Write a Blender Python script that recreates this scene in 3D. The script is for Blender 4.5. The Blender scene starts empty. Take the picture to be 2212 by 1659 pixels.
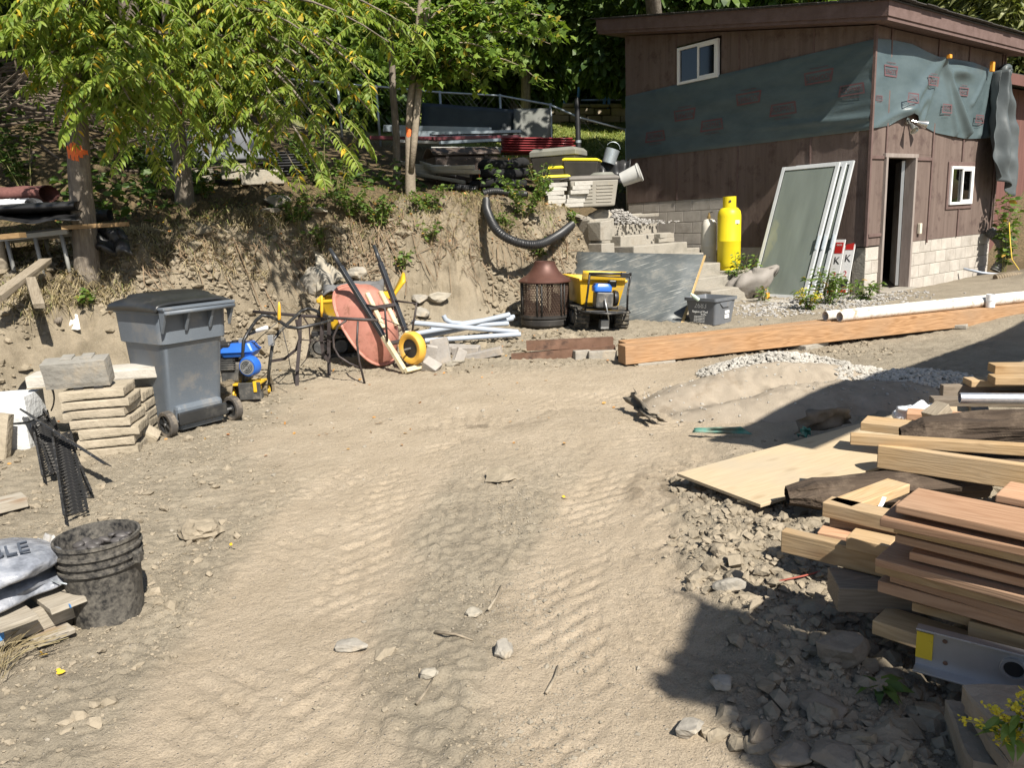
import bpy, bmesh, math, random
import numpy as np
from mathutils import Vector, Matrix, noise as mnoise
rnd = random.Random(7); npr = np.random.RandomState(5)
scene = bpy.context.scene; COL = scene.collection
R = math.radians; PI = math.pi
# ---------------------------------------------------------------- camera
CAMH, PITCH, ROLL, FPX = 1.5, R(12), R(2.7), 1661.0      # FPX: focal length for a 2212 px wide picture
cam = bpy.data.cameras.new('camera'); cam.sensor_width = 36; cam.lens = FPX/2212*36
cam.clip_start = .05; cam.clip_end = 900
camo = bpy.data.objects.new('camera', cam); COL.objects.link(camo); scene.camera = camo
_ct, _st, _cp, _sp = math.cos(ROLL), math.sin(ROLL), math.cos(PITCH), math.sin(PITCH)
_F = Vector((0, _cp, -_sp)); _U0 = Vector((0, _sp, _cp)); _R0 = Vector((1, 0, 0))
_U = _st*_R0 + _ct*_U0; _Rt = _ct*_R0 - _st*_U0
camo.matrix_world = Matrix(((_Rt.x, _U.x, -_F.x, 0), (_Rt.y, _U.y, -_F.y, 0), (_Rt.z, _U.z, -_F.z, CAMH), (0, 0, 0, 1)))
# ---------------------------------------------------------------- sky, sun, exposure
SUN_EL, SUN_A = R(47), R(29)          # elevation; azimuth right of straight behind the camera
sund = Vector((math.sin(SUN_A)*math.cos(SUN_EL), -math.cos(SUN_A)*math.cos(SUN_EL), math.sin(SUN_EL)))
world = bpy.data.worlds.new('World'); scene.world = world; world.use_nodes = True
nt = world.node_tree; sky = nt.nodes.new('ShaderNodeTexSky'); sky.sky_type = 'NISHITA'; sky.sun_disc = False
sky.sun_elevation = SUN_EL; sky.sun_rotation = math.atan2(sund.x, sund.y); sky.dust_density = 1.0
nt.links.new(sky.outputs[0], nt.nodes['Background'].inputs[0]); nt.nodes['Background'].inputs[1].default_value = .06
sl = bpy.data.lights.new('sun', 'SUN'); sl.energy = 5.0; sl.angle = R(.53); sl.color = (1, .94, .84)
so = bpy.data.objects.new('sun', sl); COL.objects.link(so); so.rotation_euler = (-sund).to_track_quat('-Z', 'Y').to_euler()
scene.view_settings.view_transform = 'Standard'; scene.view_settings.look = 'None'
scene.view_settings.exposure = .82; scene.view_settings.gamma = 1
scene.cycles.max_bounces = 6; scene.cycles.transparent_max_bounces = 8
# ---------------------------------------------------------------- where a sight line meets a height / a distance
def ray(x, y): return _F + (x-1106)/FPX*_Rt + (829.5-y)/FPX*_U
CAMP = Vector((0, 0, CAMH))
def Pz(x, y, z=0.0):
    r = ray(x, y); return CAMP + r*((z-CAMH)/r.z)
def PY(x, y, Y):
    r = ray(x, y); return CAMP + r*(Y/r.y)
def proj(p):
    d = Vector(p)-CAMP; w = d.dot(_F); return 1106+FPX*d.dot(_Rt)/w, 829.5-FPX*d.dot(_U)/w
# ---------------------------------------------------------------- numpy noise
def _h(i, j, s):
    n = (i.astype(np.int64)*374761393 + j.astype(np.int64)*668265263 + s*2147483647) & 0xffffffff
    n = ((n ^ (n >> 13))*1274126177) & 0xffffffff
    return ((n ^ (n >> 16)) & 0xffff)/65535.0
def vn(x, y, s=0):
    i = np.floor(x); j = np.floor(y); u = x-i; v = y-j
    u = u*u*(3-2*u); v = v*v*(3-2*v)
    a = _h(i, j, s); b = _h(i+1, j, s); c = _h(i, j+1, s); d = _h(i+1, j+1, s)
    return (a+(b-a)*u)*(1-v)+(c+(d-c)*u)*v
def fbm(x, y, s=0, o=4, g=.5):
    t = 0; a = 1; q = 0
    for k in range(o):
        t = t+a*vn(x*2**k+k*17.3, y*2**k-k*9.1, s+k); q += a; a *= g
    return t/q
def sst(a, b, x):
    t = np.clip((x-a)/(b-a), 0, 1); return t*t*(3-2*t)
def pdist(x, y, pts):                       # distance to a polyline and length along it
    best = np.full(np.shape(x), 1e9); al = np.zeros(np.shape(x)); L = 0
    for (ax, ay), (bx, by) in zip(pts[:-1], pts[1:]):
        dx, dy = bx-ax, by-ay; l = math.hypot(dx, dy)
        t = np.clip(((x-ax)*dx+(y-ay)*dy)/(l*l), 0, 1)
        d = np.hypot(x-ax-t*dx, y-ay-t*dy); m = d < best
        best = np.where(m, d, best); al = np.where(m, L+t*l, al); L += l
    return best, al
def psd(x, y, pts):                         # signed offset from a polyline and length along it
    best = np.full(np.shape(x), 1e9); sd = np.zeros(np.shape(x)); al = np.zeros(np.shape(x)); L = 0
    for (ax, ay), (bx, by) in zip(pts[:-1], pts[1:]):
        dx, dy = bx-ax, by-ay; l = math.hypot(dx, dy); t = np.clip(((x-ax)*dx+(y-ay)*dy)/(l*l), 0, 1); ox, oy = x-ax-t*dx, y-ay-t*dy
        d = np.hypot(ox, oy); m = d < best; best = np.where(m, d, best); sd = np.where(m, np.sign(dx*oy-dy*ox)*d, sd); al = np.where(m, L+t*l, al); L += l
    return sd, al
def lugs(x, y, pts, pitch, half, slant, seed):
    """tread print: two columns of slanted bars, worn away in patches"""
    sd, al = psd(x, y, pts); sd = sd+.05*(fbm(x*1.5, y*1.5, seed, 2)-.5); col = np.sign(sd); a = np.abs(sd)
    ph = (al-slant*a+np.where(col > 0, pitch/2, 0)+.03*(fbm(x*3, y*3, seed+1, 2)-.5))/pitch; f = np.abs((ph % 1)-.5)*2
    bar = sst(.38, .62, f)*sst(.015, .04, a)*(1-sst(half-.05, half, a))*sst(.1, .3, np.abs(((a/.125+.13*np.floor(ph)) % 1)-.5)*-2+1); return bar*sst(.36, .6, fbm(x*2.6, y*2.6, seed+2, 3))*(.35+.65*vn(x*11, y*11, seed+3))
# ---------------------------------------------------------------- materials
MATS = {}
def nd(t, ty, **k):
    n = t.nodes.new(ty)
    for a, b in k.items():
        if isinstance(a, str) and hasattr(n, a): setattr(n, a, b)
    return n
def rgba(c): return (c[0], c[1], c[2], 1)
def pm(name, c1, c2=None, c3=None, scale=4, rough=.8, metal=0, bump=0, bscale=30, stretch=(1, 1, 1), detail=6,
       dirt=None, dscale=6, dlo=.5, dhi=.7, spec=.4, rand=0, mid=.5, lo=.3, hi=.7, trans=0, alpha=1, coat=0, dup=False):
    """noise-mottled surface: c1..c2(..c3) by noise, an optional second layer of dirt, bump, a tint per object"""
    if name in MATS: return MATS[name]
    m = bpy.data.materials.new(name); m.use_nodes = True; t = m.node_tree; L = t.links.new
    b = t.nodes['Principled BSDF']; b.inputs['Roughness'].default_value = rough; b.inputs['Metallic'].default_value = metal
    b.inputs['Specular IOR Level'].default_value = spec; b.inputs['Coat Weight'].default_value = coat
    tc = nd(t, 'ShaderNodeTexCoord'); mp = nd(t, 'ShaderNodeMapping'); mp.inputs['Scale'].default_value = stretch
    L(tc.outputs['Object'], mp.inputs['Vector']); vec = mp.outputs[0]
    if rand:
        oi = nd(t, 'ShaderNodeObjectInfo'); vm = nd(t, 'ShaderNodeVectorMath', operation='ADD')
        sc_ = nd(t, 'ShaderNodeMath', operation='MULTIPLY'); sc_.inputs[1].default_value = 57.0
        L(oi.outputs['Random'], sc_.inputs[0]); L(vec, vm.inputs[0]); L(sc_.outputs[0], vm.inputs[1]); vec = vm.outputs[0]
    if c2 is None: c2 = tuple(min(1, k*1.25) for k in c1)
    n = nd(t, 'ShaderNodeTexNoise'); n.inputs['Scale'].default_value = scale; n.inputs['Detail'].default_value = detail
    n.inputs['Roughness'].default_value = .62
    L(vec, n.inputs['Vector']); r = nd(t, 'ShaderNodeValToRGB'); L(n.outputs[0], r.inputs[0])
    e = r.color_ramp.elements; e[0].position = lo; e[0].color = rgba(c1); e[1].position = hi; e[1].color = rgba(c2)
    if c3: q = e.new(mid); q.color = rgba(c3)
    out = r.outputs[0]
    if dirt:
        n2 = nd(t, 'ShaderNodeTexNoise'); n2.inputs['Scale'].default_value = dscale; n2.inputs['Detail'].default_value = 8
        n2.inputs['Roughness'].default_value = .7; L(tc.outputs['Object'], n2.inputs['Vector'])
        r2 = nd(t, 'ShaderNodeMapRange'); r2.inputs[1].default_value = dlo; r2.inputs[2].default_value = dhi
        L(n2.outputs[0], r2.inputs[0]); f = r2.outputs[0]
        if dup:
            ge = nd(t, 'ShaderNodeNewGeometry'); sx = nd(t, 'ShaderNodeSeparateXYZ'); L(ge.outputs['Normal'], sx.inputs[0])
            ad = nd(t, 'ShaderNodeMath', operation='MULTIPLY_ADD', use_clamp=True); ad.inputs[1].default_value = .55; L(sx.outputs[2], ad.inputs[0]); L(f, ad.inputs[2]); f = ad.outputs[0]
        mx = nd(t, 'ShaderNodeMix', data_type='RGBA'); L(f, mx.inputs[0]); L(out, mx.inputs[6]); mx.inputs[7].default_value = rgba(dirt); out = mx.outputs[2]
        rr = nd(t, 'ShaderNodeMapRange'); rr.inputs[3].default_value = rough; rr.inputs[4].default_value = .9; L(f, rr.inputs[0]); L(rr.outputs[0], b.inputs['Roughness'])
    if rand:
        hs = nd(t, 'ShaderNodeHueSaturation'); mr = nd(t, 'ShaderNodeMapRange'); mr.inputs[3].default_value = 1-rand; mr.inputs[4].default_value = 1+rand
        L(oi.outputs['Random'], mr.inputs[0]); L(mr.outputs[0], hs.inputs['Value']); L(out, hs.inputs['Color']); out = hs.outputs[0]
    L(out, b.inputs['Base Color'])
    if bump:
        n3 = nd(t, 'ShaderNodeTexNoise'); n3.inputs['Scale'].default_value = bscale; n3.inputs['Detail'].default_value = 8; L(vec, n3.inputs['Vector'])
        bp = nd(t, 'ShaderNodeBump'); bp.inputs['Strength'].default_value = min(1, bump); bp.inputs['Distance'].default_value = .02
        L(n3.outputs[0], bp.inputs['Height']); L(bp.outputs[0], b.inputs['Normal'])
    if trans:
        tr = nd(t, 'ShaderNodeBsdfTranslucent'); ms = nd(t, 'ShaderNodeMixShader'); ms.inputs[0].default_value = trans
        L(out, tr.inputs[0]); L(b.outputs[0], ms.inputs[1]); L(tr.outputs[0], ms.inputs[2]); L(ms.outputs[0], t.nodes['Material Output'].inputs[0])
    if alpha < 1: b.inputs['Alpha'].default_value = alpha
    MATS[name] = m; return m
def wood(name, ca, cb, ck, rough=.75, rand=.15, sx=1.2, dirt=None, dlo=.55, dhi=.8, bump=.25):
    """planks: growth-ring bands drawn out along local x, a few darker knots"""
    if name in MATS: return MATS[name]
    m = bpy.data.materials.new(name); m.use_nodes = True; t = m.node_tree; L = t.links.new; b = t.nodes['Principled BSDF']
    b.inputs['Roughness'].default_value = rough; b.inputs['Specular IOR Level'].default_value = .25
    tc = nd(t, 'ShaderNodeTexCoord'); oi = nd(t, 'ShaderNodeObjectInfo'); ml = nd(t, 'ShaderNodeMath', operation='MULTIPLY'); ml.inputs[1].default_value = 91.0
    L(oi.outputs['Random'], ml.inputs[0]); va = nd(t, 'ShaderNodeVectorMath', operation='ADD'); L(tc.outputs['Object'], va.inputs[0]); L(ml.outputs[0], va.inputs[1])
    mp = nd(t, 'ShaderNodeMapping'); mp.inputs['Scale'].default_value = (sx, 9, 9); L(va.outputs[0], mp.inputs['Vector'])
    n0 = nd(t, 'ShaderNodeTexNoise'); n0.inputs['Scale'].default_value = 1.3; n0.inputs['Detail'].default_value = 3; L(mp.outputs[0], n0.inputs['Vector'])
    mul = nd(t, 'ShaderNodeMath', operation='MULTIPLY'); mul.inputs[1].default_value = 26; L(n0.outputs[0], mul.inputs[0])
    fr = nd(t, 'ShaderNodeMath', operation='PINGPONG'); fr.inputs[1].default_value = 1.0; L(mul.outputs[0], fr.inputs[0])
    mp2 = nd(t, 'ShaderNodeMapping'); mp2.inputs['Scale'].default_value = (3, 90, 90); L(va.outputs[0], mp2.inputs['Vector'])
    nf = nd(t, 'ShaderNodeTexNoise'); nf.inputs['Scale'].default_value = 1.5; nf.inputs['Detail'].default_value = 4; L(mp2.outputs[0], nf.inputs['Vector'])
    mi = nd(t, 'ShaderNodeMath', operation='MULTIPLY_ADD'); mi.inputs[1].default_value = .45; L(fr.outputs[0], mi.inputs[0])
    hf = nd(t, 'ShaderNodeMath', operation='MULTIPLY'); hf.inputs[1].default_value = .6; L(nf.outputs[0], hf.inputs[0]); L(hf.outputs[0], mi.inputs[2])
    r = nd(t, 'ShaderNodeValToRGB'); e = r.color_ramp.elements; e[0].position = .15; e[0].color = rgba(cb); e[1].position = .75; e[1].color = rgba(ca); L(mi.outputs[0], r.inputs[0])
    mpk = nd(t, 'ShaderNodeMapping'); mpk.inputs['Scale'].default_value = (3.1, 8, 8); L(va.outputs[0], mpk.inputs['Vector'])
    vo = nd(t, 'ShaderNodeTexVoronoi'); vo.inputs['Scale'].default_value = 1.0; L(mpk.outputs[0], vo.inputs['Vector'])
    kr = nd(t, 'ShaderNodeMapRange'); kr.inputs[1].default_value = .22; kr.inputs[2].default_value = .06; L(vo.outputs['Distance'], kr.inputs[0])
    km = nd(t, 'ShaderNodeMath', operation='MULTIPLY'); km.inputs[1].default_value = .75; L(kr.outputs[0], km.inputs[0])
    mx = nd(t, 'ShaderNodeMix', data_type='RGBA'); L(km.outputs[0], mx.inputs[0]); L(r.outputs[0], mx.inputs[6]); mx.inputs[7].default_value = rgba(ck); out = mx.outputs[2]
    nb = nd(t, 'ShaderNodeTexNoise'); nb.inputs['Scale'].default_value = 2.2; nb.inputs['Detail'].default_value = 5; L(va.outputs[0], nb.inputs['Vector'])
    rb = nd(t, 'ShaderNodeMapRange'); rb.inputs[1].default_value = dlo if dirt else .3; rb.inputs[2].default_value = dhi if dirt else .75; L(nb.outputs[0], rb.inputs[0])
    mx2 = nd(t, 'ShaderNodeMix', data_type='RGBA'); mx2.blend_type = 'MIX' if dirt else 'MULTIPLY'; L(rb.outputs[0], mx2.inputs[0]); L(out, mx2.inputs[6])
    mx2.inputs[7].default_value = rgba(dirt) if dirt else (.78, .74, .7, 1); out = mx2.outputs[2]
    hs = nd(t, 'ShaderNodeHueSaturation'); mr = nd(t, 'ShaderNodeMapRange'); mr.inputs[3].default_value = 1-rand; mr.inputs[4].default_value = 1+rand
    L(oi.outputs['Random'], mr.inputs[0]); L(mr.outputs[0], hs.inputs['Value']); L(out, hs.inputs['Color']); L(hs.outputs[0], b.inputs['Base Color'])
    bp = nd(t, 'ShaderNodeBump'); bp.inputs['Strength'].default_value = bump; bp.inputs['Distance'].default_value = .004; L(mi.outputs[0], bp.inputs['Height']); L(bp.outputs[0], b.inputs['Normal'])
    MATS[name] = m; return m
# ---------------------------------------------------------------- mesh building
def mesh_np(name, V, F, mat, parent=None, smooth=False, loc=None):
    """big meshes from arrays; F is an (n,3) or (n,4) array"""
    me = bpy.data.meshes.new(name); V = np.asarray(V, dtype=np.float32); F = np.asarray(F, dtype=np.int32); k = F.shape[1]
    me.vertices.add(len(V)); me.vertices.foreach_set('co', V.ravel()); me.loops.add(F.size); me.loops.foreach_set('vertex_index', F.ravel())
    me.polygons.add(len(F)); me.polygons.foreach_set('loop_start', np.arange(0, F.size, k, dtype=np.int32))
    me.polygons.foreach_set('use_smooth', np.full(len(F), bool(smooth)))
    me.update(calc_edges=True); me.validate()
    if mat: me.materials.append(mat)
    o = bpy.data.objects.new(name, me); COL.objects.link(o); o.parent = parent
    if loc is not None: o.location = loc
    return o
def rotm(rx=0, ry=0, rz=0): return Matrix.Rotation(rz, 4, 'Z') @ Matrix.Rotation(ry, 4, 'Y') @ Matrix.Rotation(rx, 4, 'X')
def frame(o, xdir, up=(0, 0, 1)):
    """matrix with origin o, local x along xdir, local z as near up as can be"""
    x = Vector(xdir).normalized(); z = Vector(up); y = z.cross(x).normalized(); z = x.cross(y)
    return Matrix(((x.x, y.x, z.x, o[0]), (x.y, y.y, z.y, o[1]), (x.z, y.z, z.z, o[2]), (0, 0, 0, 1)))
class MB:
    def __init__(s): s.v = []; s.f = []; s.mi = []; s.T = None
    def add(s, vs, fs, m=0):
        b = len(s.v)
        if s.T is not None: vs = [s.T @ Vector(p) for p in vs]
        s.v += [tuple(p) for p in vs]; s.f += [tuple(b+i for i in f) for f in fs]; s.mi += [m]*len(fs); return s
    def box(s, c, d, m=0, M=None, jit=0):
        vs = []
        for z in (-.5, .5):
            for y in (-.5, .5):
                for x in (-.5, .5):
                    p = Vector((x*d[0], y*d[1], z*d[2]))
                    if jit: p += Vector((rnd.uniform(-jit, jit), rnd.uniform(-jit, jit), rnd.uniform(-jit, jit)))
                    if M is not None: p = M @ p
                    vs.append(p+Vector(c))
        return s.add(vs, [(0, 2, 3, 1), (4, 5, 7, 6), (0, 1, 5, 4), (2, 6, 7, 3), (0, 4, 6, 2), (1, 3, 7, 5)], m)
    def tube(s, pts, r, n=8, m=0, cap=True, close=False, flat=None):
        """pipe along points; r number or list; flat=(w,h): a strap of that section instead"""
        pts = [Vector(p) for p in pts]; N = len(pts); vs = []; up = None
        for i, p in enumerate(pts):
            a = pts[i-1] if i or close else pts[0]; b = pts[(i+1) % N] if i < N-1 or close else pts[-1]
            t = (b-a).normalized()
            if up is None:
                up = Vector((0, 0, 1)) if abs(t.z) < .9 else Vector((0, 1, 0))
            x = t.cross(up)
            if x.length < 1e-5: x = t.cross(Vector((1, 0, 0)))
            x.normalize(); up = x.cross(t).normalized()
            rr = r[i] if isinstance(r, (list, tuple)) else r
            if flat:
                for (u, w) in ((-1, -1), (1, -1), (1, 1), (-1, 1)): vs.append(p+x*u*flat[0]/2+up*w*flat[1]/2)
            else:
                for k in range(n):
                    a_ = 2*PI*k/n; vs.append(p+(x*math.cos(a_)+up*math.sin(a_))*rr)
        q = 4 if flat else n; fs = []
        for i in range(N if close else N-1):
            j = (i+1) % N
            for k in range(q): fs.append((i*q+k, i*q+(k+1) % q, j*q+(k+1) % q, j*q+k))
        if cap and not close: fs += [tuple(range(q-1, -1, -1)), tuple((N-1)*q+k for k in range(q))]
        return s.add(vs, fs, m)
    def lathe(s, prof, n=24, m=0, c=(0, 0, 0), M=None, cap=False):
        vs = []; fs = []
        for (r, z) in prof:
            for k in range(n):
                a = 2*PI*k/n; p = Vector((r*math.cos(a), r*math.sin(a), z))
                if M is not None: p = M @ p
                vs.append(p+Vector(c))
        for i in range(len(prof)-1):
            for k in range(n): fs.append((i*n+k, i*n+(k+1) % n, (i+1)*n+(k+1) % n, (i+1)*n+k))
        if cap: fs += [tuple(range(n-1, -1, -1)), tuple((len(prof)-1)*n+k for k in range(n))]
        return s.add(vs, fs, m)
    def prism(s, out, h, m=0, M=None):
        """outline in xy pulled up by h"""
        n = len(out); vs = [Vector((x, y, 0)) for x, y in out]+[Vector((x, y, h)) for x, y in out]
        if M is not None: vs = [M @ p for p in vs]
        return s.add(vs, [tuple(range(n-1, -1, -1)), tuple(range(n, 2*n))]+[(i, (i+1) % n, n+(i+1) % n, n+i) for i in range(n)], m)
    def grid(s, fn, nu, nv, m=0):
        vs = [fn(i/nu, j/nv) for j in range(nv+1) for i in range(nu+1)]
        return s.add(vs, [(j*(nu+1)+i, j*(nu+1)+i+1, (j+1)*(nu+1)+i+1, (j+1)*(nu+1)+i) for j in range(nv) for i in range(nu)], m)
    def build(s, name, mat, parent=None, smooth=False, bev=0, M=None, loc=None, seg=2, thick=0, sub=0):
        me = bpy.data.meshes.new(name); me.from_pydata(s.v, [], s.f)
        ms = mat if isinstance(mat, (list, tuple)) else [mat]
        for q in ms: me.materials.append(q)
        if len(ms) > 1: me.polygons.foreach_set('material_index', s.mi)
        if smooth:
            me.polygons.foreach_set('use_smooth', [True]*len(s.f))
        me.update()
        o = bpy.data.objects.new(name, me); COL.objects.link(o); o.parent = parent
        if M is not None: o.matrix_local = M
        if loc is not None: o.location = loc
        if smooth == 'auto':
            try: me.set_sharp_from_angle(angle=R(38))
            except Exception: pass
        if thick: md = o.modifiers.new('t', 'SOLIDIFY'); md.thickness = thick; md.offset = 0
        if bev: md = o.modifiers.new('b', 'BEVEL'); md.width = bev; md.segments = seg; md.limit_method = 'ANGLE'; md.angle_limit = R(40)
        if sub: md = o.modifiers.new('s', 'SUBSURF'); md.levels = sub; md.render_levels = sub
        return o
def tag(o, label=None, cat=None, group=None, kind=None):
    if label: o['label'] = label
    if cat: o['category'] = cat
    if group: o['group'] = group
    if kind or cat: o['kind'] = kind or 'thing'
    return o
def empty(name, M, label=None, cat=None, group=None):
    o = bpy.data.objects.new(name, None); COL.objects.link(o); o.empty_display_size = .1
    if isinstance(M, Matrix): o.matrix_world = M
    else: o.location = M
    return tag(o, label, cat, group)
def T(x, y=0, z=0): return Matrix.Translation((x, y, z)) if not hasattr(x, 'x') else Matrix.Translation(x)
def copy_tree(o, parent=None):
    c = o.copy(); COL.objects.link(c); c.parent = parent
    for ch in list(o.children): copy_tree(ch, c)
    return c
def box(name, d, mat, parent=None, c=(0, 0, 0), bev=.004, M=None, jit=0, seg=2):
    return MB().box(c, d, jit=jit).build(name, mat, parent, bev=bev, M=M, seg=seg)
def text(name, s, size, mat, parent, M, depth=.0015, align='CENTER'):
    cu = bpy.data.curves.new(name, 'FONT'); cu.body = s; cu.size = size; cu.align_x = align; cu.align_y = 'CENTER'; cu.extrude = depth; cu.resolution_u = 3
    t_ = bpy.data.objects.new(name, cu); COL.objects.link(t_); dg = bpy.context.evaluated_depsgraph_get(); dg.update()
    me = bpy.data.meshes.new_from_object(t_.evaluated_get(dg)); bpy.data.objects.remove(t_); me.materials.clear(); me.materials.append(mat)
    o = bpy.data.objects.new(name, me); COL.objects.link(o); o.parent = parent; o.matrix_local = M; return o
def arc(c, r, a0, a1, n, ax='xz'):
    out = []
    for i in range(n+1):
        a = a0+(a1-a0)*i/n; u, v = r*math.cos(a), r*math.sin(a)
        out.append({'xz': (c[0]+u, c[1], c[2]+v), 'xy': (c[0]+u, c[1]+v, c[2]), 'yz': (c[0], c[1]+u, c[2]+v)}[ax])
    return out
# ================================================================ GROUND
SC = Vector((5.5, 11.9, 0)); eL = Vector((-.613, .79, 0)); eR = Vector((.79, .613, 0)); nL = -eR; nR = -eL
SHED_A, SHED_B = 4.92, 4.65           # length of the left face, of the door face
def sn(x, y):
    dx, dy = x-SC.x, y-SC.y
    return dx*eL.x+dy*eL.y, dx*nL.x+dy*nL.y
_bx = [-30, -12, -6, -4.5, -3.4, -2.6, -1.5, 0, .9, 1.6]
_toe = [3.5, 4.8, 5.5, 6.2, 7.3, 8.6, 9.4, 10.2, 10.8, 11.2]
_cre = [6.5, 7.4, 7.8, 8.1, 9.2, 10.2, 10.8, 11.6, 12.0, 12.3]
_crz = [1.2, 1.2, 1.22, 1.27, 1.5, 1.62, 1.66, 1.64, 1.54, 1.45]
def Hb(x, y):
    x = np.asarray(x, float); y = np.asarray(y, float)
    wob = (fbm(x*1.3, y*.3, 31, 3)-.5)
    toe = np.interp(x, _bx, _toe)+wob*.55; cre = np.interp(x, _bx, _cre)+wob*.5; crz = np.interp(x, _bx, _crz)
    t = np.clip((y-toe)/(cre-toe), 0, 1); prof = .45*t+.55*t*t*(3-2*t)
    prof = np.where(x < -3.6, t*t*(2-t)*.45+t*.55, prof)
    sl = np.interp(x, [-20, -7, -4.5, -1, 1.4, 3], [.45, .40, .20, .16, .09, .07])
    back = np.clip(y-cre, 0, 5.0)*sl + np.clip(y-cre-5.0, 0, 14)*.27 + np.clip(y-cre-19, 0, 400)*.10
    left = crz*prof+back+.10*sst(7, 10, y)
    s, n = sn(x, y)
    wn = sst(.9, 1.5, n); tt = (sst(1.9, 5.3, s)*(1-wn)+sst(1.3, 3.7, s)*wn)*(1-sst(2.4, 3.0, n))
    right = .15*sst(8, 11.5, y)+1.3*tt + np.clip(s-5.2, 0, 8)*.22*(1-sst(2.4, 3.0, n)) + np.clip(s-9, 0, 400)*.12
    w = sst(.9, 1.5, x)*(1-sst(2.6, 3.4, n)*sst(11, 13, y))
    # far up the slope both sides are one hill
    w = w*(1-sst(16.0, 18.0, y))
    z = left*(1-w)+right*w
    # the plot of the shed is cut level
    ins = sst(-.35, -.1, -n)*sst(-.35, -.15, s)*(1-sst(SHED_A-.2, SHED_A+.1, s))*(1-sst(SHED_B-.2, SHED_B+.3, -n))
    z = z*(1-ins)+.06*ins
    # spoil thrown up right of the door
    z = z + .28*np.exp(-(((x-9.3)/1.0)**2+((y-12.6)/.8)**2)) + .16*np.exp(-(((x-6.6)/1.4)**2+((y-8.9)/.45)**2))
    return z
def gpix(pts): return [tuple(Pz(x, y)[:2]) for x, y in pts]
TRK_L = gpix([(430, 1900), (560, 1600), (650, 1300), (760, 1080), (900, 950), (1150, 870), (1450, 850)])
TRK_R = gpix([(1360, 1900), (1350, 1600), (1310, 1300), (1340, 1100), (1420, 960), (1560, 890)])
TRK_L2 = gpix([(760, 1900), (800, 1600), (820, 1300), (880, 1080), (1000, 950), (1250, 880), (1500, 870)]); TRK_C = gpix([(1480, 1900), (1500, 1600), (1430, 1250), (1360, 1080), (1200, 960), (950, 890), (800, 860)])
def zones(x, y):
    dl, al = pdist(x, y, TRK_L); dr, ar = pdist(x, y, TRK_R)
    wob = (fbm(x*2.2, y*2.2, 3, 4)-.5)
    tl = 1-sst(.30, .52, dl+wob*.34); tr = 1-sst(.26, .50, dr+wob*.42)
    open_ = sst(3.6, 5.2, y)*(1-sst(7.2, 8.2, y))*(1-sst(1.6, 2.6, x+wob))*sst(-2.3, -1.5, x+wob*1.2)
    track = np.clip(np.maximum(np.maximum(tl, tr), open_*.9), 0, 1)
    cg = np.exp(-((x-(.04+.02*(y-2)))/.28)**2)*sst(1.2, 2, y)*(1-sst(3.9, 4.9, y))      # loose grit between the wheel tracks
    return track, tl, tr, al, ar, cg, wob
def Hf(x, y):
    z = Hb(x, y); track, tl, tr, al, ar, cg, wob = zones(x, y)
    near = 1-sst(11, 14, y)
    zb = z-.15*sst(8, 11.5, y)
    onb = sst(.12, .4, zb)
    z = z+(fbm(x*.9, y*.9, 11, 3)-.5)*.045*near
    z = z-.018*tl-.018*tr*(1-tl)
    rip = -.0125*tl*lugs(x, y, TRK_L, .135, .33, .9, 201)-.007*tl*lugs(x, y, TRK_L2, .12, .3, 1.1, 221)-.0125*tr*(1-.7*tl)*lugs(x, y, TRK_R, .115, .34, -1.0, 241)-.006*lugs(x, y, TRK_C, .13, .3, .9, 261)
    rip = rip+.010*(np.exp(-((np.abs(psd(x, y, TRK_L)[0])-.37)/.05)**2)*tl+np.exp(-((np.abs(psd(x, y, TRK_R)[0])-.36)/.05)**2)*tr)*(fbm(x*6, y*6, 281, 3)-.1)
    z = z+rip*near
    rough = np.clip(1-track*.93, 0, 1)*near
    cl = fbm(x*14, y*14, 21, 3, .6); cl2 = vn(x*24, y*24, 23)
    z = z+rough*((np.abs(cl-.5)*2)*.03-.010+(cl2-.5)*.014)*(1+1.2*onb)
    # shovelled bank: hollows and overhanging lumps
    z = z+onb*near*((fbm(x*2.1, y*2.1, 41, 4)-.5)*.42+(fbm(x*5.5, y*5.5, 43, 4, .6)-.5)*.30+(np.abs(fbm(x*11, y*11, 47, 3, .6)-.5)-.12)*.26)*(1-sst(11.9, 13, y)*.65)
    # disturbed earth on the right, below the lumber
    rt = sst(.45, .9, x+wob*.5-.08*(y-2.5))*(1-sst(4.2, 5.0, y))
    z = z+rt*(fbm(x*5, y*5, 51, 4)-.45)*.13
    z = z+(fbm(x*38, y*38, 61, 2)-.5)*(.006+.010*rough)*near
    return z
def GZ(x, y): return float(Hf(np.array([x]), np.array([y]))[0])
def GP(px, py, y0=1.2, y1=34.0):
    """the point of the ground seen at a pixel"""
    r = ray(px, py); ys = np.concatenate([np.arange(y0, 12, .02), np.arange(12, y1, .06)]); t = ys/r.y
    h = Hf(t*r.x, ys); zz = CAMH+t*r.z; k = np.argmax(h >= zz)
    return Vector((t[k]*r.x, ys[k], h[k]))
xs = np.unique(np.concatenate([-np.geomspace(5.2, 260, 46), np.arange(-5.2, -2.6, .034), np.arange(-2.6, -1.5, .024), np.arange(-1.5, 1.2, .0125), np.arange(1.2, 2.6, .024), np.arange(2.6, 5.0, .034), np.arange(5.0, 10, .12), np.geomspace(10, 260, 40)]))
ys = np.unique(np.concatenate([-np.geomspace(1, 60, 14), np.arange(-1, 1.2, .1), np.arange(1.2, 4.6, .0125), np.arange(4.6, 5.6, .018), np.arange(5.6, 8.2, .027), np.arange(8.2, 12.6, .032), np.arange(12.6, 18, .14), np.geomspace(18, 420, 60)]))
GX, GY = np.meshgrid(xs, ys); GZZ = Hf(GX.ravel(), GY.ravel()).reshape(GX.shape)
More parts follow.
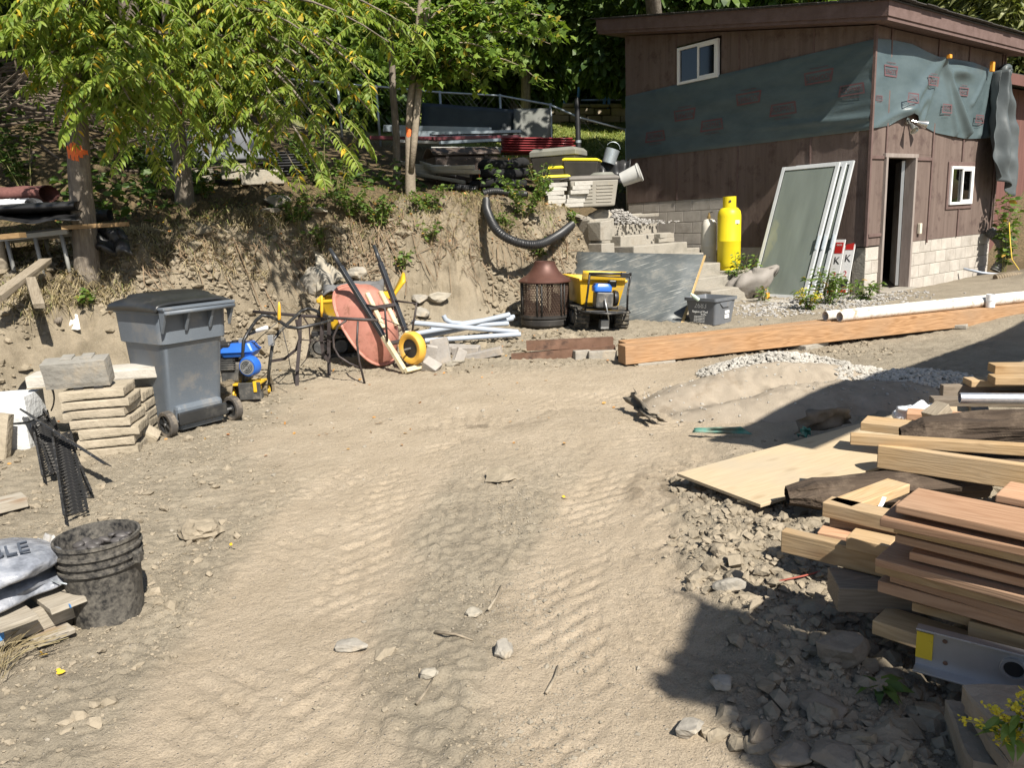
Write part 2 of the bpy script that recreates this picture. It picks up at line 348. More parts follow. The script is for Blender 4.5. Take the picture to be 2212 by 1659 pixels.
nx, ny = len(xs), len(ys); idx = np.arange(nx*ny).reshape(ny, nx)
F = np.stack([idx[:-1, :-1], idx[:-1, 1:], idx[1:, 1:], idx[1:, :-1]], -1).reshape(-1, 4)
def ground_mat():
    m = bpy.data.materials.new('yard_earth'); m.use_nodes = True; t = m.node_tree; L = t.links.new; b = t.nodes['Principled BSDF']
    b.inputs['Roughness'].default_value = .95; b.inputs['Specular IOR Level'].default_value = .1
    tc = nd(t, 'ShaderNodeTexCoord')
    def noise(s, d=6, r=.6):
        n = nd(t, 'ShaderNodeTexNoise'); n.inputs['Scale'].default_value = s; n.inputs['Detail'].default_value = d; n.inputs['Roughness'].default_value = r; L(tc.outputs['Object'], n.inputs['Vector']); return n.outputs[0]
    def ramp(f, cs):
        r = nd(t, 'ShaderNodeValToRGB'); e = r.color_ramp.elements
        for i, (p, c) in enumerate(cs):
            q = e[i] if i < 2 else e.new(p); q.position = p; q.color = rgba(c)
        L(f, r.inputs[0]); return r.outputs[0]
    def mix(f, a, bb, ty='MIX'):
        x = nd(t, 'ShaderNodeMix', data_type='RGBA'); x.blend_type = ty
        if isinstance(f, (int, float)): x.inputs[0].default_value = f
        else: L(f, x.inputs[0])
        for k, q in ((6, a), (7, bb)):
            if isinstance(q, tuple): x.inputs[k].default_value = rgba(q)
            else: L(q, x.inputs[k])
        return x.outputs[2]
    def attr(n): a = nd(t, 'ShaderNodeAttribute'); a.attribute_name = n; return a.outputs['Fac']
    n1 = noise(3, 8, .65); n2 = noise(28, 8, .7); n3 = noise(140, 4, .7)
    dust = ramp(n1, [(.3, (.345, .284, .208)), (.7, (.425, .355, .268))]); clay = ramp(n1, [(.3, (.225, .194, .147)), (.72, (.322, .28, .214))])
    base = mix(attr('track'), clay, dust)
    bank = ramp(n1, [(.3, (.155, .13, .092)), (.5, (.235, .198, .144)), (.7, (.305, .258, .19))]); base = mix(attr('bank'), base, bank)
    litter = ramp(n2, [(.32, (.045, .04, .022)), (.5, (.12, .092, .055)), (.7, (.19, .13, .075))])
    base = mix(attr('litter'), base, litter)
    lawn = ramp(n2, [(.3, (.10, .13, .03)), (.7, (.22, .25, .07))]); base = mix(attr('lawn'), base, lawn)
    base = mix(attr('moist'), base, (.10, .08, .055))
    sp = ramp(n3, [(.3, (.62, .6, .56)), (.5, (1, 1, 1)), (.74, (1.12, 1.1, 1.07))]); base = mix(.8, base, sp, 'MULTIPLY')
    v = nd(t, 'ShaderNodeTexVoronoi'); v.inputs['Scale'].default_value = 65; L(tc.outputs['Object'], v.inputs['Vector'])
    pb = nd(t, 'ShaderNodeMapRange'); pb.inputs[1].default_value = .24; pb.inputs[2].default_value = .12; L(v.outputs['Distance'], pb.inputs[0])
    gt = nd(t, 'ShaderNodeMath', operation='GREATER_THAN'); gt.inputs[1].default_value = .72; sx = nd(t, 'ShaderNodeSeparateColor'); L(v.outputs['Color'], sx.inputs[0]); L(sx.outputs[0], gt.inputs[0])
    pp = nd(t, 'ShaderNodeMath', operation='MULTIPLY'); L(pb.outputs[0], pp.inputs[0]); L(gt.outputs[0], pp.inputs[1])
    base = mix(pp.outputs[0], base, (.36, .32, .27)); L(base, b.inputs['Base Color'])
    ad = nd(t, 'ShaderNodeMath', operation='MULTIPLY_ADD'); ad.inputs[1].default_value = .35; L(n3, ad.inputs[0]); L(n2, ad.inputs[2])
    ad2 = nd(t, 'ShaderNodeMath', operation='MULTIPLY_ADD'); ad2.inputs[1].default_value = .35; L(pp.outputs[0], ad2.inputs[0]); L(ad.outputs[0], ad2.inputs[2])
    bp = nd(t, 'ShaderNodeBump'); bp.inputs['Strength'].default_value = .9; bp.inputs['Distance'].default_value = .02; L(ad2.outputs[0], bp.inputs['Height']); L(bp.outputs[0], b.inputs['Normal'])
    return m
MGROUND = ground_mat()
ground = mesh_np('ground', np.stack([GX.ravel(), GY.ravel(), GZZ.ravel()], -1), F, MGROUND, smooth=True)
tag(ground, 'dry tan earth of the yard rising in a dug bank', 'ground', kind='structure')
def setattr_f(o, name, arr):
    a = o.data.attributes.new(name, 'FLOAT', 'POINT'); a.data.foreach_set('value', np.asarray(arr, dtype=np.float32).ravel())
gx, gy, gz = GX.ravel(), GY.ravel(), GZZ.ravel()
trk, tl_, tr_, al_, ar_, cg_, wob_ = zones(gx, gy)
setattr_f(ground, 'track', trk*(1-sst(.1, .35, gz)))
crest = np.interp(gx, _bx, _cre); sg, ng = sn(gx, gy)
onbank = sst(.15, .45, Hb(gx, gy)-.15*sst(8, 11.5, gy))*(1-sst(-.1, .5, gy-crest))
setattr_f(ground, 'bank', onbank)
lit = sst(-.6, .6, gy-crest+(fbm(gx*1.4, gy*1.4, 71, 3)-.5)*1.8)*(1-sst(0, .6, gx-1.0)*(1-sst(13, 15, gy)))
lawn = sst(17.5, 19, gy)*(1-sst(27.5, 29, gy)); setattr_f(ground, 'litter', lit*(1-lawn)); setattr_f(ground, 'lawn', lawn)
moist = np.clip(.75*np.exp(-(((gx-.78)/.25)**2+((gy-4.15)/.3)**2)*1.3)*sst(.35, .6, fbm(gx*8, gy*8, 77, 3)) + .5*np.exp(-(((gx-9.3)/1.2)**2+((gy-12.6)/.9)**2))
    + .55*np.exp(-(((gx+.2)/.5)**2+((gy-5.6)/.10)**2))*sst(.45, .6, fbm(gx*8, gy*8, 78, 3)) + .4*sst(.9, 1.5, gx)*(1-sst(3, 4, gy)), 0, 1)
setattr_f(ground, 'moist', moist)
# ---------------------------------------------------------------- loose pieces: one mesh per kind, stones from squashed, chipped icospheres
def ico(sub=1):
    bm = bmesh.new(); bmesh.ops.create_icosphere(bm, subdivisions=sub, radius=1); v = np.array([p.co[:] for p in bm.verts]); f = np.array([[q.index for q in p.verts] for p in bm.faces]); bm.free(); return v, f
ICO1 = ico(1); ICO2 = ico(2); ICO3 = ico(3)
def scatter(name, P, S, mat, chip=.35, flat=.65, src=ICO1, parent=None, sink=.25):
    v0, f0 = src; n = len(P); k = len(v0)
    sc = S[:, None]*np.stack([npr.uniform(.75, 1.3, n), npr.uniform(.75, 1.3, n), npr.uniform(.5, 1, n)*flat*1.3], -1)
    V = v0[None]*(1+npr.uniform(-chip, chip, (n, k, 1))); V = V*sc[:, None, :]
    a = npr.uniform(0, 2*PI, n); c, s_ = np.cos(a)[:, None], np.sin(a)[:, None]
    tl = npr.uniform(-.5, .5, n); ct, stt = np.cos(tl)[:, None], np.sin(tl)[:, None]
    y = V[..., 1]*ct-V[..., 2]*stt; z = V[..., 1]*stt+V[..., 2]*ct; x = V[..., 0]
    V = np.stack([x*c-y*s_, x*s_+y*c, z], -1)+P[:, None, :]; V[..., 2] += (S*flat*(1-2*sink))[:, None]*.5
    FF = (f0[None]+(np.arange(n)*k)[:, None, None]).reshape(-1, 3)
    return mesh_np(name, V.reshape(-1, 3), FF, mat, parent)
def on_ground(x, y): return np.stack([x, y, Hf(x, y)], -1)
M_CLOD = pm('dry_clay_clod', (.20, .17, .125), (.33, .28, .21), scale=9, rough=.95, bump=.5, bscale=40, spec=.1)
M_PEB = pm('yard_pebble', (.20, .18, .145), (.36, .32, .26), scale=3, rough=.85, spec=.2)
def field(n, xr, yr, dens):
    x = npr.uniform(xr[0], xr[1], n); y = npr.uniform(yr[0], yr[1], n); m = npr.uniform(0, 1, n) < dens(x, y); return x[m], y[m]
def rough_d(x, y):
    tr, a, b_, c, d, cg, w = zones(x, y)
    rt = sst(.5, 1.0, x+w*.5-.10*(y-2.5))*(1-sst(4.3, 5.2, y)); lf = 1-sst(-1.35, -.95, x+w*.4+.12*(y-3))
    ed = sst(7.2, 7.8, y)*(1-sst(10.5, 11.5, y))
    return (1-tr)**2*np.clip(rt+.34*lf+.45*ed+.05, 0, 1)*sst(.25, .6, fbm(x*1.8, y*1.8, 91, 3))
x, y = field(40000, (-3.6, 4.0), (1.5, 9.5), rough_d); s = npr.gamma(1.5, .005, len(x))+.003; s = np.minimum(s, .04)
tag(scatter('clay_clods', on_ground(x, y), s, M_CLOD, chip=.4), 'crumbled clay clods strewn over the yard', 'clods', kind='stuff')
x, y = field(9000, (.5, 2.6), (1.4, 4.3), lambda x, y: sst(.62, 1.0, x-.10*(y-2.5)+(fbm(x*3, y*3, 94, 2)-.5)*.5)); s = npr.gamma(1.2, .0085, len(x))+.003
tag(scatter('earth_clods', on_ground(x, y), np.minimum(s, .045), M_CLOD, chip=.45), 'lumpy broken earth below the lumber pile', 'clods', kind='stuff')
x, y = field(30000, (-.9, 1.0), (1.5, 5), lambda x, y: zones(x, y)[5]*sst(.4, .62, fbm(x*2.5, y*2.5, 95, 3))*.9); s = npr.gamma(2, .0013, len(x))+.0016
OCT = (np.array([(1, 0, 0), (-1, 0, 0), (0, 1, 0), (0, -1, 0), (0, 0, 1), (0, 0, -1)], float), np.array([(0, 2, 4), (2, 1, 4), (1, 3, 4), (3, 0, 4), (2, 0, 5), (1, 2, 5), (3, 1, 5), (0, 3, 5)]))
tag(scatter('grit', on_ground(x, y), s, pm('grit', (.17, .15, .118), (.29, .255, .2), scale=6, rough=.9), chip=.3, src=OCT), 'grey grit strip between the wheel tracks', 'grit', kind='stuff')
x, y = field(90000, (-2.9, 1.6), (1.5, 6.0), lambda x, y: np.clip((1-zones(x, y)[0])**1.5*.75+.10, 0, 1)*sst(.3, .65, fbm(x*3, y*3, 98, 3))); s = npr.gamma(1.6, .0014, len(x))+.0014
tag(scatter('crumbs', on_ground(x, y), s, M_CLOD, chip=.3, src=OCT), 'fine soil crumbs over the yard', 'crumbs', kind='stuff')
x, y = field(1700, (-3.6, 3.2), (1.5, 9.0), lambda x, y: .35+.4*sst(.5, .7, fbm(x, y, 97, 3))); s = npr.gamma(1.5, .003, len(x))+.002
tag(scatter('pebbles', on_ground(x, y), np.minimum(s, .02), M_PEB, chip=.2), 'small loose pebbles on the earth', 'pebbles', kind='stuff')
x, y = field(48000, (-5.2, 1.2), (6.2, 12.0), lambda x, y: sst(.02, .3, Hb(x, y))*(1-sst(1.45, 1.6, Hb(x, y)))*sst(.28, .55, fbm(x*1.6, y*1.6, 93, 3))*.9); s = npr.gamma(1.2, .013, len(x))+.004
tag(scatter('bank_clods', on_ground(x, y), np.minimum(s, .10), pm('bank_clod', (.17, .143, .102), (.31, .262, .192), scale=7, rough=.95, bump=.5, spec=.1), chip=.4), 'crumbly soil lumps on the dug bank', 'clods', kind='stuff')
# single rocks big enough to pick out
def rock(name, loc, size, mat, label, cat='rock', group=None, seed=0, rz=0, chip=.16, angular=True, sink=.2):
    v, f = ICO3; r_ = np.random.RandomState(seed); V = v.copy()
    if angular:
        for k in range(9):
            d = r_.normal(size=3); d /= np.linalg.norm(d); o = r_.uniform(.45, .8); dd = V@d; V = np.where((dd > o)[:, None], V-np.outer(dd-o, d), V)
    nz = np.array([mnoise.fractal(Vector(p*1.7+seed), 1, 2, 4) for p in V]); V = V*(1+chip*nz)[:, None]
    V = V*np.array(size)/2; c, s_ = math.cos(rz), math.sin(rz); V = np.stack([V[:, 0]*c-V[:, 1]*s_, V[:, 0]*s_+V[:, 1]*c, V[:, 2]+size[2]*(.5-sink)], -1)
    o = mesh_np(name, V, f, mat, loc=loc, smooth=False)
    return tag(o, label, cat, group)
M_ROCK = pm('field_stone', (.20, .185, .16), (.38, .35, .30), scale=7, rough=.9, bump=.5, bscale=25, dirt=(.36, .29, .2), dlo=.5, dhi=.75)
M_PALE = pm('pale_stone', (.26, .235, .19), (.38, .345, .28), scale=8, rough=.9, bump=.4, dirt=(.40, .32, .23), dlo=.55, dhi=.8)
M_DARKR = pm('dark_brown_stone', (.15, .125, .095), (.26, .222, .175), scale=6, rough=.85, bump=.5)  # darker, browner stone colour
def yrock(px, py, w, h, d, label, mat=M_ROCK, seed=1, name='rock', **k):
    p = GP(px, py); return rock(name, p, (w, d, h), mat, label, seed=seed, **k)
yrock(437, 1160, .21, .12, .17, 'round crusted clay lump right of the bucket of stones', M_CLOD, 3, name='clay_lump', chip=.3, angular=False)
yrock(1085, 1035, .24, .07, .2, 'crumbling clay lump in the middle of the wheel tracks', M_CLOD, 4, name='clay_lump', chip=.35)
yrock(765, 1408, .14, .05, .09, 'flat wedge stone pressed in the left wheel track', M_ROCK, 5)
yrock(1085, 1420, .08, .06, .12, 'grey angular stone in the grit strip', M_ROCK, 6)
yrock(927, 1465, .095, .035, .045, 'small tan brick-shaped stone in the grit', M_PALE, 7)
yrock(1562, 1490, .085, .05, .07, 'oval stone at the edge of the lumber shade', M_ROCK, 8)
yrock(1025, 1330, .07, .035, .06, 'small pale stone behind the dry stick', M_PALE, 9)
yrock(1230, 795-60, .2, .12, .16, 'lump of earth just before the chimney fire pit', M_CLOD, 10, name='clay_lump', chip=.3)
# ================================================================ SHED   local frame: x along the door face, y along the left face
SHM = Matrix.Translation(SC) @ Matrix.Rotation(math.atan2(eR.y, eR.x), 4, 'Z')
def SL(x, y, z=0): return SHM @ Vector((x, y, z))
M_SIDE = pm('brown_stained_siding', (.112, .082, .070), (.175, .132, .113), scale=1.4, stretch=(6, 6, .5), rough=.85, bump=.22, bscale=14, spec=.2, dirt=(.075, .05, .045), dscale=3.5, dlo=.52, dhi=.72)
M_TRIM = pm('brown_trim', (.11, .073, .064), (.16, .11, .10), scale=3, stretch=(2, 2, 2), rough=.8, bump=.15, spec=.2)
M_BLOCK = pm('concrete_block', (.36, .33, .29), (.50, .46, .41), scale=5, rough=.92, bump=.5, bscale=70, spec=.15, rand=.09, dirt=(.27, .24, .2), dscale=2.2, dlo=.55, dhi=.8)
M_MORTAR = pm('mortar', (.22, .2, .17), (.3, .28, .24), scale=12, rough=.95, bump=.3)
M_WHITE = pm('white_vinyl', (.74, .74, .73), (.8, .8, .79), scale=3, rough=.45)
M_SHING = pm('asphalt_shingle', (.03, .028, .026), (.07, .065, .06), scale=40, rough=.95, bump=.5)
M_CONC = pm('weathered_concrete', (.235, .218, .185), (.385, .355, .305), scale=4, rough=.92, bump=.4, bscale=45, spec=.15, dirt=(.20, .175, .14), dscale=4, dlo=.5, dhi=.75)
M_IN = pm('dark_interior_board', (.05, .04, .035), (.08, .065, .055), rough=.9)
def glassm(name, tint=(.55, .6, .58), rough=.05, dirt=.0, dcol=(.6, .6, .55)):
    m = bpy.data.materials.new(name); m.use_nodes = True; t = m.node_tree; L = t.links.new; b = t.nodes['Principled BSDF']
    b.inputs['Base Color'].default_value = rgba(tint); b.inputs['Roughness'].default_value = rough; b.inputs['Specular IOR Level'].default_value = 1.0; b.inputs['IOR'].default_value = 1.6
    tp = nd(t, 'ShaderNodeBsdfTransparent'); tp.inputs[0].default_value = rgba(tint); mx = nd(t, 'ShaderNodeMixShader'); fr = nd(t, 'ShaderNodeFresnel'); fr.inputs[0].default_value = 1.9
    gl = nd(t, 'ShaderNodeBsdfGlossy'); gl.inputs['Roughness'].default_value = rough
    L(fr.outputs[0], mx.inputs[0]); L(tp.outputs[0], mx.inputs[1]); L(gl.outputs[0], mx.inputs[2]); out = mx.outputs[0]
    if dirt:
        tc = nd(t, 'ShaderNodeTexCoord'); mp = nd(t, 'ShaderNodeMapping'); mp.inputs['Scale'].default_value = (3, .7, 1); mp.inputs['Rotation'].default_value = (0, 0, .15); L(tc.outputs['Object'], mp.inputs['Vector'])
        n = nd(t, 'ShaderNodeTexNoise'); n.inputs['Scale'].default_value = 1.4; n.inputs['Detail'].default_value = 6; L(mp.outputs[0], n.inputs['Vector'])
        mr = nd(t, 'ShaderNodeMapRange'); mr.inputs[1].default_value = .35; mr.inputs[2].default_value = .8; mr.inputs[3].default_value = dirt*.72; mr.inputs[4].default_value = dirt; L(n.outputs[0], mr.inputs[0])
        df = nd(t, 'ShaderNodeBsdfDiffuse'); df.inputs[0].default_value = rgba(dcol); m2 = nd(t, 'ShaderNodeMixShader'); L(mr.outputs[0], m2.inputs[0]); L(out, m2.inputs[1]); L(df.outputs[0], m2.inputs[2]); out = m2.outputs[0]
    L(out, t.nodes['Material Output'].inputs[0]); return m
M_GLASS = glassm('window_glass', (.35, .38, .37))
shed = empty('shed', SHM, 'brown board shed on a concrete block base with green house wrap', 'shed')
H0, RK = 4.02, .17                                   # wall top at the door face, roof rise per metre
def wtop(y): return H0+RK*y
def vpanel(face, a0, a1, zb, zts, t=.014):
    """a siding sheet on a face between a0 and a1; zts: (top at a0, top at a1)"""
    mb = MB()
    if face == 'd': vs = [(a0, 0, zb), (a1, 0, zb), (a1, 0, zts[1]), (a0, 0, zts[0])]; off = (0, -t, 0)
    else: vs = [(0, a1, zb), (0, a0, zb), (0, a0, zts[0]), (0, a1, zts[1])]; off = (-t, 0, 0)
    V = [Vector(p) for p in vs]+[Vector(p)+Vector(off) for p in vs]
    mb.add(V, [(0, 1, 2, 3), (7, 6, 5, 4), (0, 4, 5, 1), (1, 5, 6, 2), (2, 6, 7, 3), (3, 7, 4, 0)])
    return mb.build('siding_panel', M_SIDE, shed)
SB, SB2 = .86, 1.73
DX0, DX1, DTOP = .47, 1.36, 2.19
vpanel('d', .0, .44, SB+.004, (H0, H0)); vpanel('d', .446, 1.996, DTOP+.05, (H0, H0)); vpanel('d', 1.415, 1.996, SB, (DTOP+.047,)*2)
for a, b in ((2.002, 2.62), (3.68, 4.646)): vpanel('d', a, b, SB, (H0, H0))
vpanel('d', 2.624, 3.676, SB, (1.34, 1.34)); vpanel('d', 2.624, 3.676, 2.13, (H0, H0))
WY0, WY1, WZ0, WZ1 = 2.72, 3.61, 3.76, 4.385
for a, b, zb in ((.003, .956, SB), (.962, 2.316, SB), (2.322, 2.50, SB), (3.66, 4.915, SB2)): vpanel('l', a, b, zb, (wtop(a), wtop(b)))
vpanel('l', 2.505, 3.655, SB2, (WZ0-.04,)*2); vpanel('l', 2.505, 2.68, WZ0-.037, (wtop(2.505), wtop(2.68))); vpanel('l', 2.683, 3.655, WZ1+.04, (wtop(2.68), wtop(3.655)))
for x_ in (.443, 1.999, 3.15, 4.55):
    z0 = SB-.05 if x_ != .443 else .75
    zz = [(z0, H0)] if x_ not in (3.15,) else [(SB, 1.33), (2.15, H0)]
    for a, b in zz: box('batten', (.035, .02, b-a), M_TRIM, shed, (x_, -.0265, (a+b)/2), bev=.003)
box('batten', (.42, .02, .05), M_TRIM, shed, (.22, -.0265, 2.18), bev=.003); box('batten', (.40, .02, .05), M_TRIM, shed, (.235, -.0265, 1.02), bev=.003)
box('batten', (.52, .02, .05), M_TRIM, shed, (1.715, -.0265, 2.17), bev=.003)
for y_ in (.959, 2.319, 3.658): box('batten', (.012, .03, wtop(y_)-(SB if y_ < 2.4 else SB2)), M_TRIM, shed, (-.0205, y_, (wtop(y_)+(SB if y_ < 2.4 else SB2))/2), bev=.003)
for xx in (-.018, 4.66): box('corner_board', (.045, .045, H0-SB), M_TRIM, shed, (xx, -.018, (H0+SB)/2), bev=.003)
# foundation: a mortar core with each block in front of it
def blockwall(face, a0, a1, z0, z1, first=.4, skip=None):
    L_ = .398; Hc = .205; row = 0; z = z1
    core = MB()
    if face == 'd': core.box(((a0+a1)/2, .10, (z0+z1)/2), (a1-a0, .2, z1-z0))
    else: core.box((.10, (a0+a1)/2, (z0+z1)/2), (.2, a1-a0, z1-z0))
    core.build('mortar_bed', M_MORTAR, shed)
    while z > z0+.05:
        h = min(Hc, z-z0); a = a0-(L_/2 if row % 2 else 0)
        while a < a1-.02:
            p, q = max(a, a0)+.005, min(a+L_, a1)-.005
            if q-p > .03:
                c = ((p+q)/2, .0925, z-h/2) if face == 'd' else (.0925, (p+q)/2, z-h/2)
                d = (q-p, .2, h-.011) if face == 'd' else (.2, q-p, h-.011)
                box('block', d, M_BLOCK, shed, c, bev=.004, seg=1)
            a += L_
        z -= h; row += 1
blockwall('d', 1.41, SHED_B, .02, SB); blockwall('d', .012, .43, .05, SB-.02)
blockwall('l', .22, 2.50, -.05, SB); blockwall('l', 2.512, SHED_A, .8, SB2)
# body behind: back and right walls, floor, inside face
box('wall', (.1, SHED_A, 4.1), M_SIDE, shed, (SHED_B-.06, SHED_A/2+.02, 2.05), bev=0); box('wall', (SHED_B-.2, .1, 4.6), M_SIDE, shed, (SHED_B/2, SHED_A-.06, 2.3), bev=0)
box('floor_slab', (SHED_B-.3, SHED_A-.3, .1), M_CONC, shed, (SHED_B/2, SHED_A/2+.1, .06), bev=0)
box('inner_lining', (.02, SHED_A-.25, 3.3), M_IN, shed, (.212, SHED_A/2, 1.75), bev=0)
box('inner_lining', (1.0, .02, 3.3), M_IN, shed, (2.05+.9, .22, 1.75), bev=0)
# roof: deck, two fascia boards, shingle edge
ov = .36; ya, yb = -ov, SHED_A+.42; xa, xb = -ov, SHED_B+.55
def slope(y, dz): return H0+RK*y+dz
def slab(name, x0, x1, y0, y1, d0, d1, mat):
    mb = MB(); V = [(x0, y0, slope(y0, d0)), (x1, y0, slope(y0, d0)), (x1, y1, slope(y1, d0)), (x0, y1, slope(y1, d0)), (x0, y0, slope(y0, d1)), (x1, y0, slope(y0, d1)), (x1, y1, slope(y1, d1)), (x0, y1, slope(y1, d1))]
    mb.add(V, [(3, 2, 1, 0), (4, 5, 6, 7), (0, 1, 5, 4), (1, 2, 6, 5), (2, 3, 7, 6), (3, 0, 4, 7)]); return mb.build(name, mat, shed)
roof = slab('roof', xa+.02, xb-.02, ya+.02, yb-.02, .02, .26, M_TRIM)
slab('fascia', xa, xa+.018, ya+.021, yb, .07, .272, M_TRIM)
fz = slope(ya, 0)
for a, b in ((xa, 2.4), (2.404, xb)): MB().box(((a+b)/2, ya+.01, fz+.175), (b-a, .018, .2)).build('fascia', M_TRIM, shed, bev=.003)
rj = random.Random(3)
for q in range(int((xb-xa)/.33)+1):                    # shingle courses show only as a ragged edge
    x0 = xa-.05+q*.33; box('shingle', (.325, .36, .012), M_SHING, shed, (x0+.16, ya+.10+rj.uniform(-.02, .01), slope(ya+.1, .29)+rj.uniform(0, .008)), bev=0, M=None)
slab('shingle_field', xa-.03, xb+.03, ya-.02, yb, .272, .29, M_SHING)
for q in range(int((yb-ya)/.3)): slab('shingle', xa-.045+rj.uniform(-.012, .012), xa+.3, ya+q*.3+.15, ya+q*.3+.44, .293, .303, M_SHING)
# door: frame, leaf opened inward
dr = MB(); dr.box((DX0-.03, .02, DTOP/2+.04), (.06, .16, DTOP-.08)).box((DX1+.03, .02, DTOP/2+.04), (.06, .16, DTOP-.08)).box(((DX0+DX1)/2, .02, DTOP+.02), (DX1-DX0+.18, .16, .06))
dfr = dr.build('door_frame', pm('weathered_jamb', (.20, .165, .145), (.30, .26, .235), scale=3, stretch=(5, 5, .7), rough=.85, bump=.2), shed, bev=.003)
leaf = MB().box((0, .43, 0), (.042, .86, 2.0)).build('door', pm('door_grey', (.16, .15, .14), (.24, .23, .215), scale=3, stretch=(5, 5, .6), rough=.6, dirt=(.13, .10, .08), dscale=5), shed, bev=.003, M=T(DX1-.03, .12, 1.15) @ Matrix.Rotation(R(-58), 4, 'Z'))
MB().box((0, .005, 0), (.046, .012, 2.0)).build('edge_strip', pm('galvanised', (.5, .51, .52), (.6, .61, .62), rough=.35, metal=.8), leaf)
box('door_sill', (1.0, .3, .05), M_CONC, shed, ((DX0+DX1)/2, -.02, .10), bev=.006)
# windows
def window(face, a0, a1, z0, z1, casing):
    w = a1-a0; h = z1-z0
    Mw = T((a0+a1)/2, 0, (z0+z1)/2) if face == 'd' else T(0, (a0+a1)/2, (z0+z1)/2) @ Matrix.Rotation(-PI/2, 4, 'Z')
    f = .045; fr = MB(); y = -.035
    for sx in (-1, 1): fr.box((sx*(w/2-f/2), y, 0), (f, .06, h))
    for sz in (-1, 1): fr.box((0, y, sz*(h/2-f/2)), (w-2*f, .06, f))
    o = fr.build('window', M_WHITE, shed, bev=.004, M=Mw)
    sash = MB(); sx0 = .0
    for xx in (sx0+.02, w/2-f-.018): sash.box((xx, -.045, 0), (.034, .03, h-2*f))
    for sz in (-1, 1): sash.box(((sx0+.02+w/2-f-.018)/2, -.045, sz*(h/2-f-.017)), (w/2-f-.07, .03, .034))
    sash.build('sash', M_WHITE, o, bev=.003)
    MB().box((w/4-.01, -.04, 0), (w/2-.11, .006, h-2*f-.07)).build('pane', M_GLASS, o); MB().box((-w/4, -.022, 0), (w/2-.05, .006, h-2*f)).build('pane', M_GLASS, o)
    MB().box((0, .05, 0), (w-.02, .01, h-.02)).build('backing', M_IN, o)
    if casing:
        ca = MB(); c = .075
        for sx in (-1, 1): ca.box((sx*(w/2+c/2), -.022, 0), (c, .028, h+2*c))
        for sz in (-1, 1): ca.box((0, -.022, sz*(h/2+c/2)), (w, .028, c))
        ca.build('casing', M_TRIM, o, bev=.003)
    return o
wr = window('d', 2.70, 3.60, 1.415, 2.06, True); window('l', WY0, WY1, WZ0, WZ1, False)
for q in range(9): box('curtain_fold', (.03, .01, .5), M_WHITE, wr, (.06+q*.035, .02+.008*(q % 2), 0), bev=0)
box('doorbell_box', (.07, .05, .17), pm('ivory_plastic', (.6, .56, .45), (.66, .62, .5), rough=.5), shed, (1.67, -.045, 1.06), bev=.008)
# flood lamps under the wrap
fl = MB().lathe([(.05, 0), (.05, .03)], 16, cap=True, M=Matrix.Rotation(PI/2, 4, 'X'), c=(1.05, -.015, 2.74)).build('flood_lamp', pm('lamp_metal', (.55, .55, .52), (.7, .7, .66), rough=.25, metal=.9), shed, smooth='auto')
for dx, rz, tilt in ((-.09, -.5, 1.0), (.10, .7, .35)):
    d = Vector((math.sin(rz), -math.cos(rz), -tilt)).normalized(); p = Vector((1.05+dx*.5, -.06, 2.74)); q = p+d*.10; Mr = d.to_track_quat('Z', 'Y').to_matrix().to_4x4()
    MB().tube([p, q], .018, 8).build('lamp_arm', MATS['lamp_metal'], fl, smooth='auto')
    MB().lathe([(.028, 0), (.035, .04), (.062, .12), (.066, .15), (.058, .148), (.03, .06), (0, .06)], 20, M=Mr, c=q).build('lamp_head', MATS['lamp_metal'], fl, smooth='auto')
# things inside the door
fr_ = box('chest_freezer', (.95, .6, .9), M_WHITE, None, (0, 0, .45), bev=.02, M=T(SL(1.35-.35, 1.7, .11)) @ Matrix.Rotation(math.atan2(eR.y, eR.x), 4, 'Z')); tag(fr_, 'white chest freezer inside the open shed door', 'freezer')
fe = empty('fire_extinguisher', T(SL(.72, .42, .11)), 'red fire extinguisher standing just inside the shed door', 'extinguisher')
M_RED = pm('red_paint', (.42, .02, .018), (.5, .03, .025), rough=.35)
MB().lathe([(.0, 0), (.085, 0), (.09, .03), (.09, .42), (.06, .5), (.025, .53), (.025, .56), (0, .56)], 20).build('cylinder', M_RED, fe, smooth='auto'); MB().box((0, 0, .59), (.05, .1, .05)).build('valve', M_IN, fe)
MB().tube([(0, .04, .58), (.1, .04, .56), (.12, .04, .4), (.11, .04, .15)], .012, 6).build('hose', M_IN, fe)
for k, (x0, x1, mt, lb) in enumerate(((.62, 1.12, M_RED, 'red'), (.58, 1.22, wood('handle_wood', (.42, .30, .16), (.3, .2, .1), (.2, .12, .06)), 'wooden'), (1.02, 1.2, MATS['handle_wood'], 'upright wooden'))):
    a, b = SL(x0, .32+.05*k, .13), SL(x1, .62+.05*k, 1.25+.1*k)
    o = MB().tube([a-a, b-a], .02 if k else .035, 8, flat=(.07, .025) if k == 0 else None).build('tool_handle', mt, None, loc=a); tag(o, ['red spirit level leaning inside the shed door', 'wooden tool shaft slanting across the shed doorway', 'upright wooden tool shaft beside the open shed door'][k], 'tool')
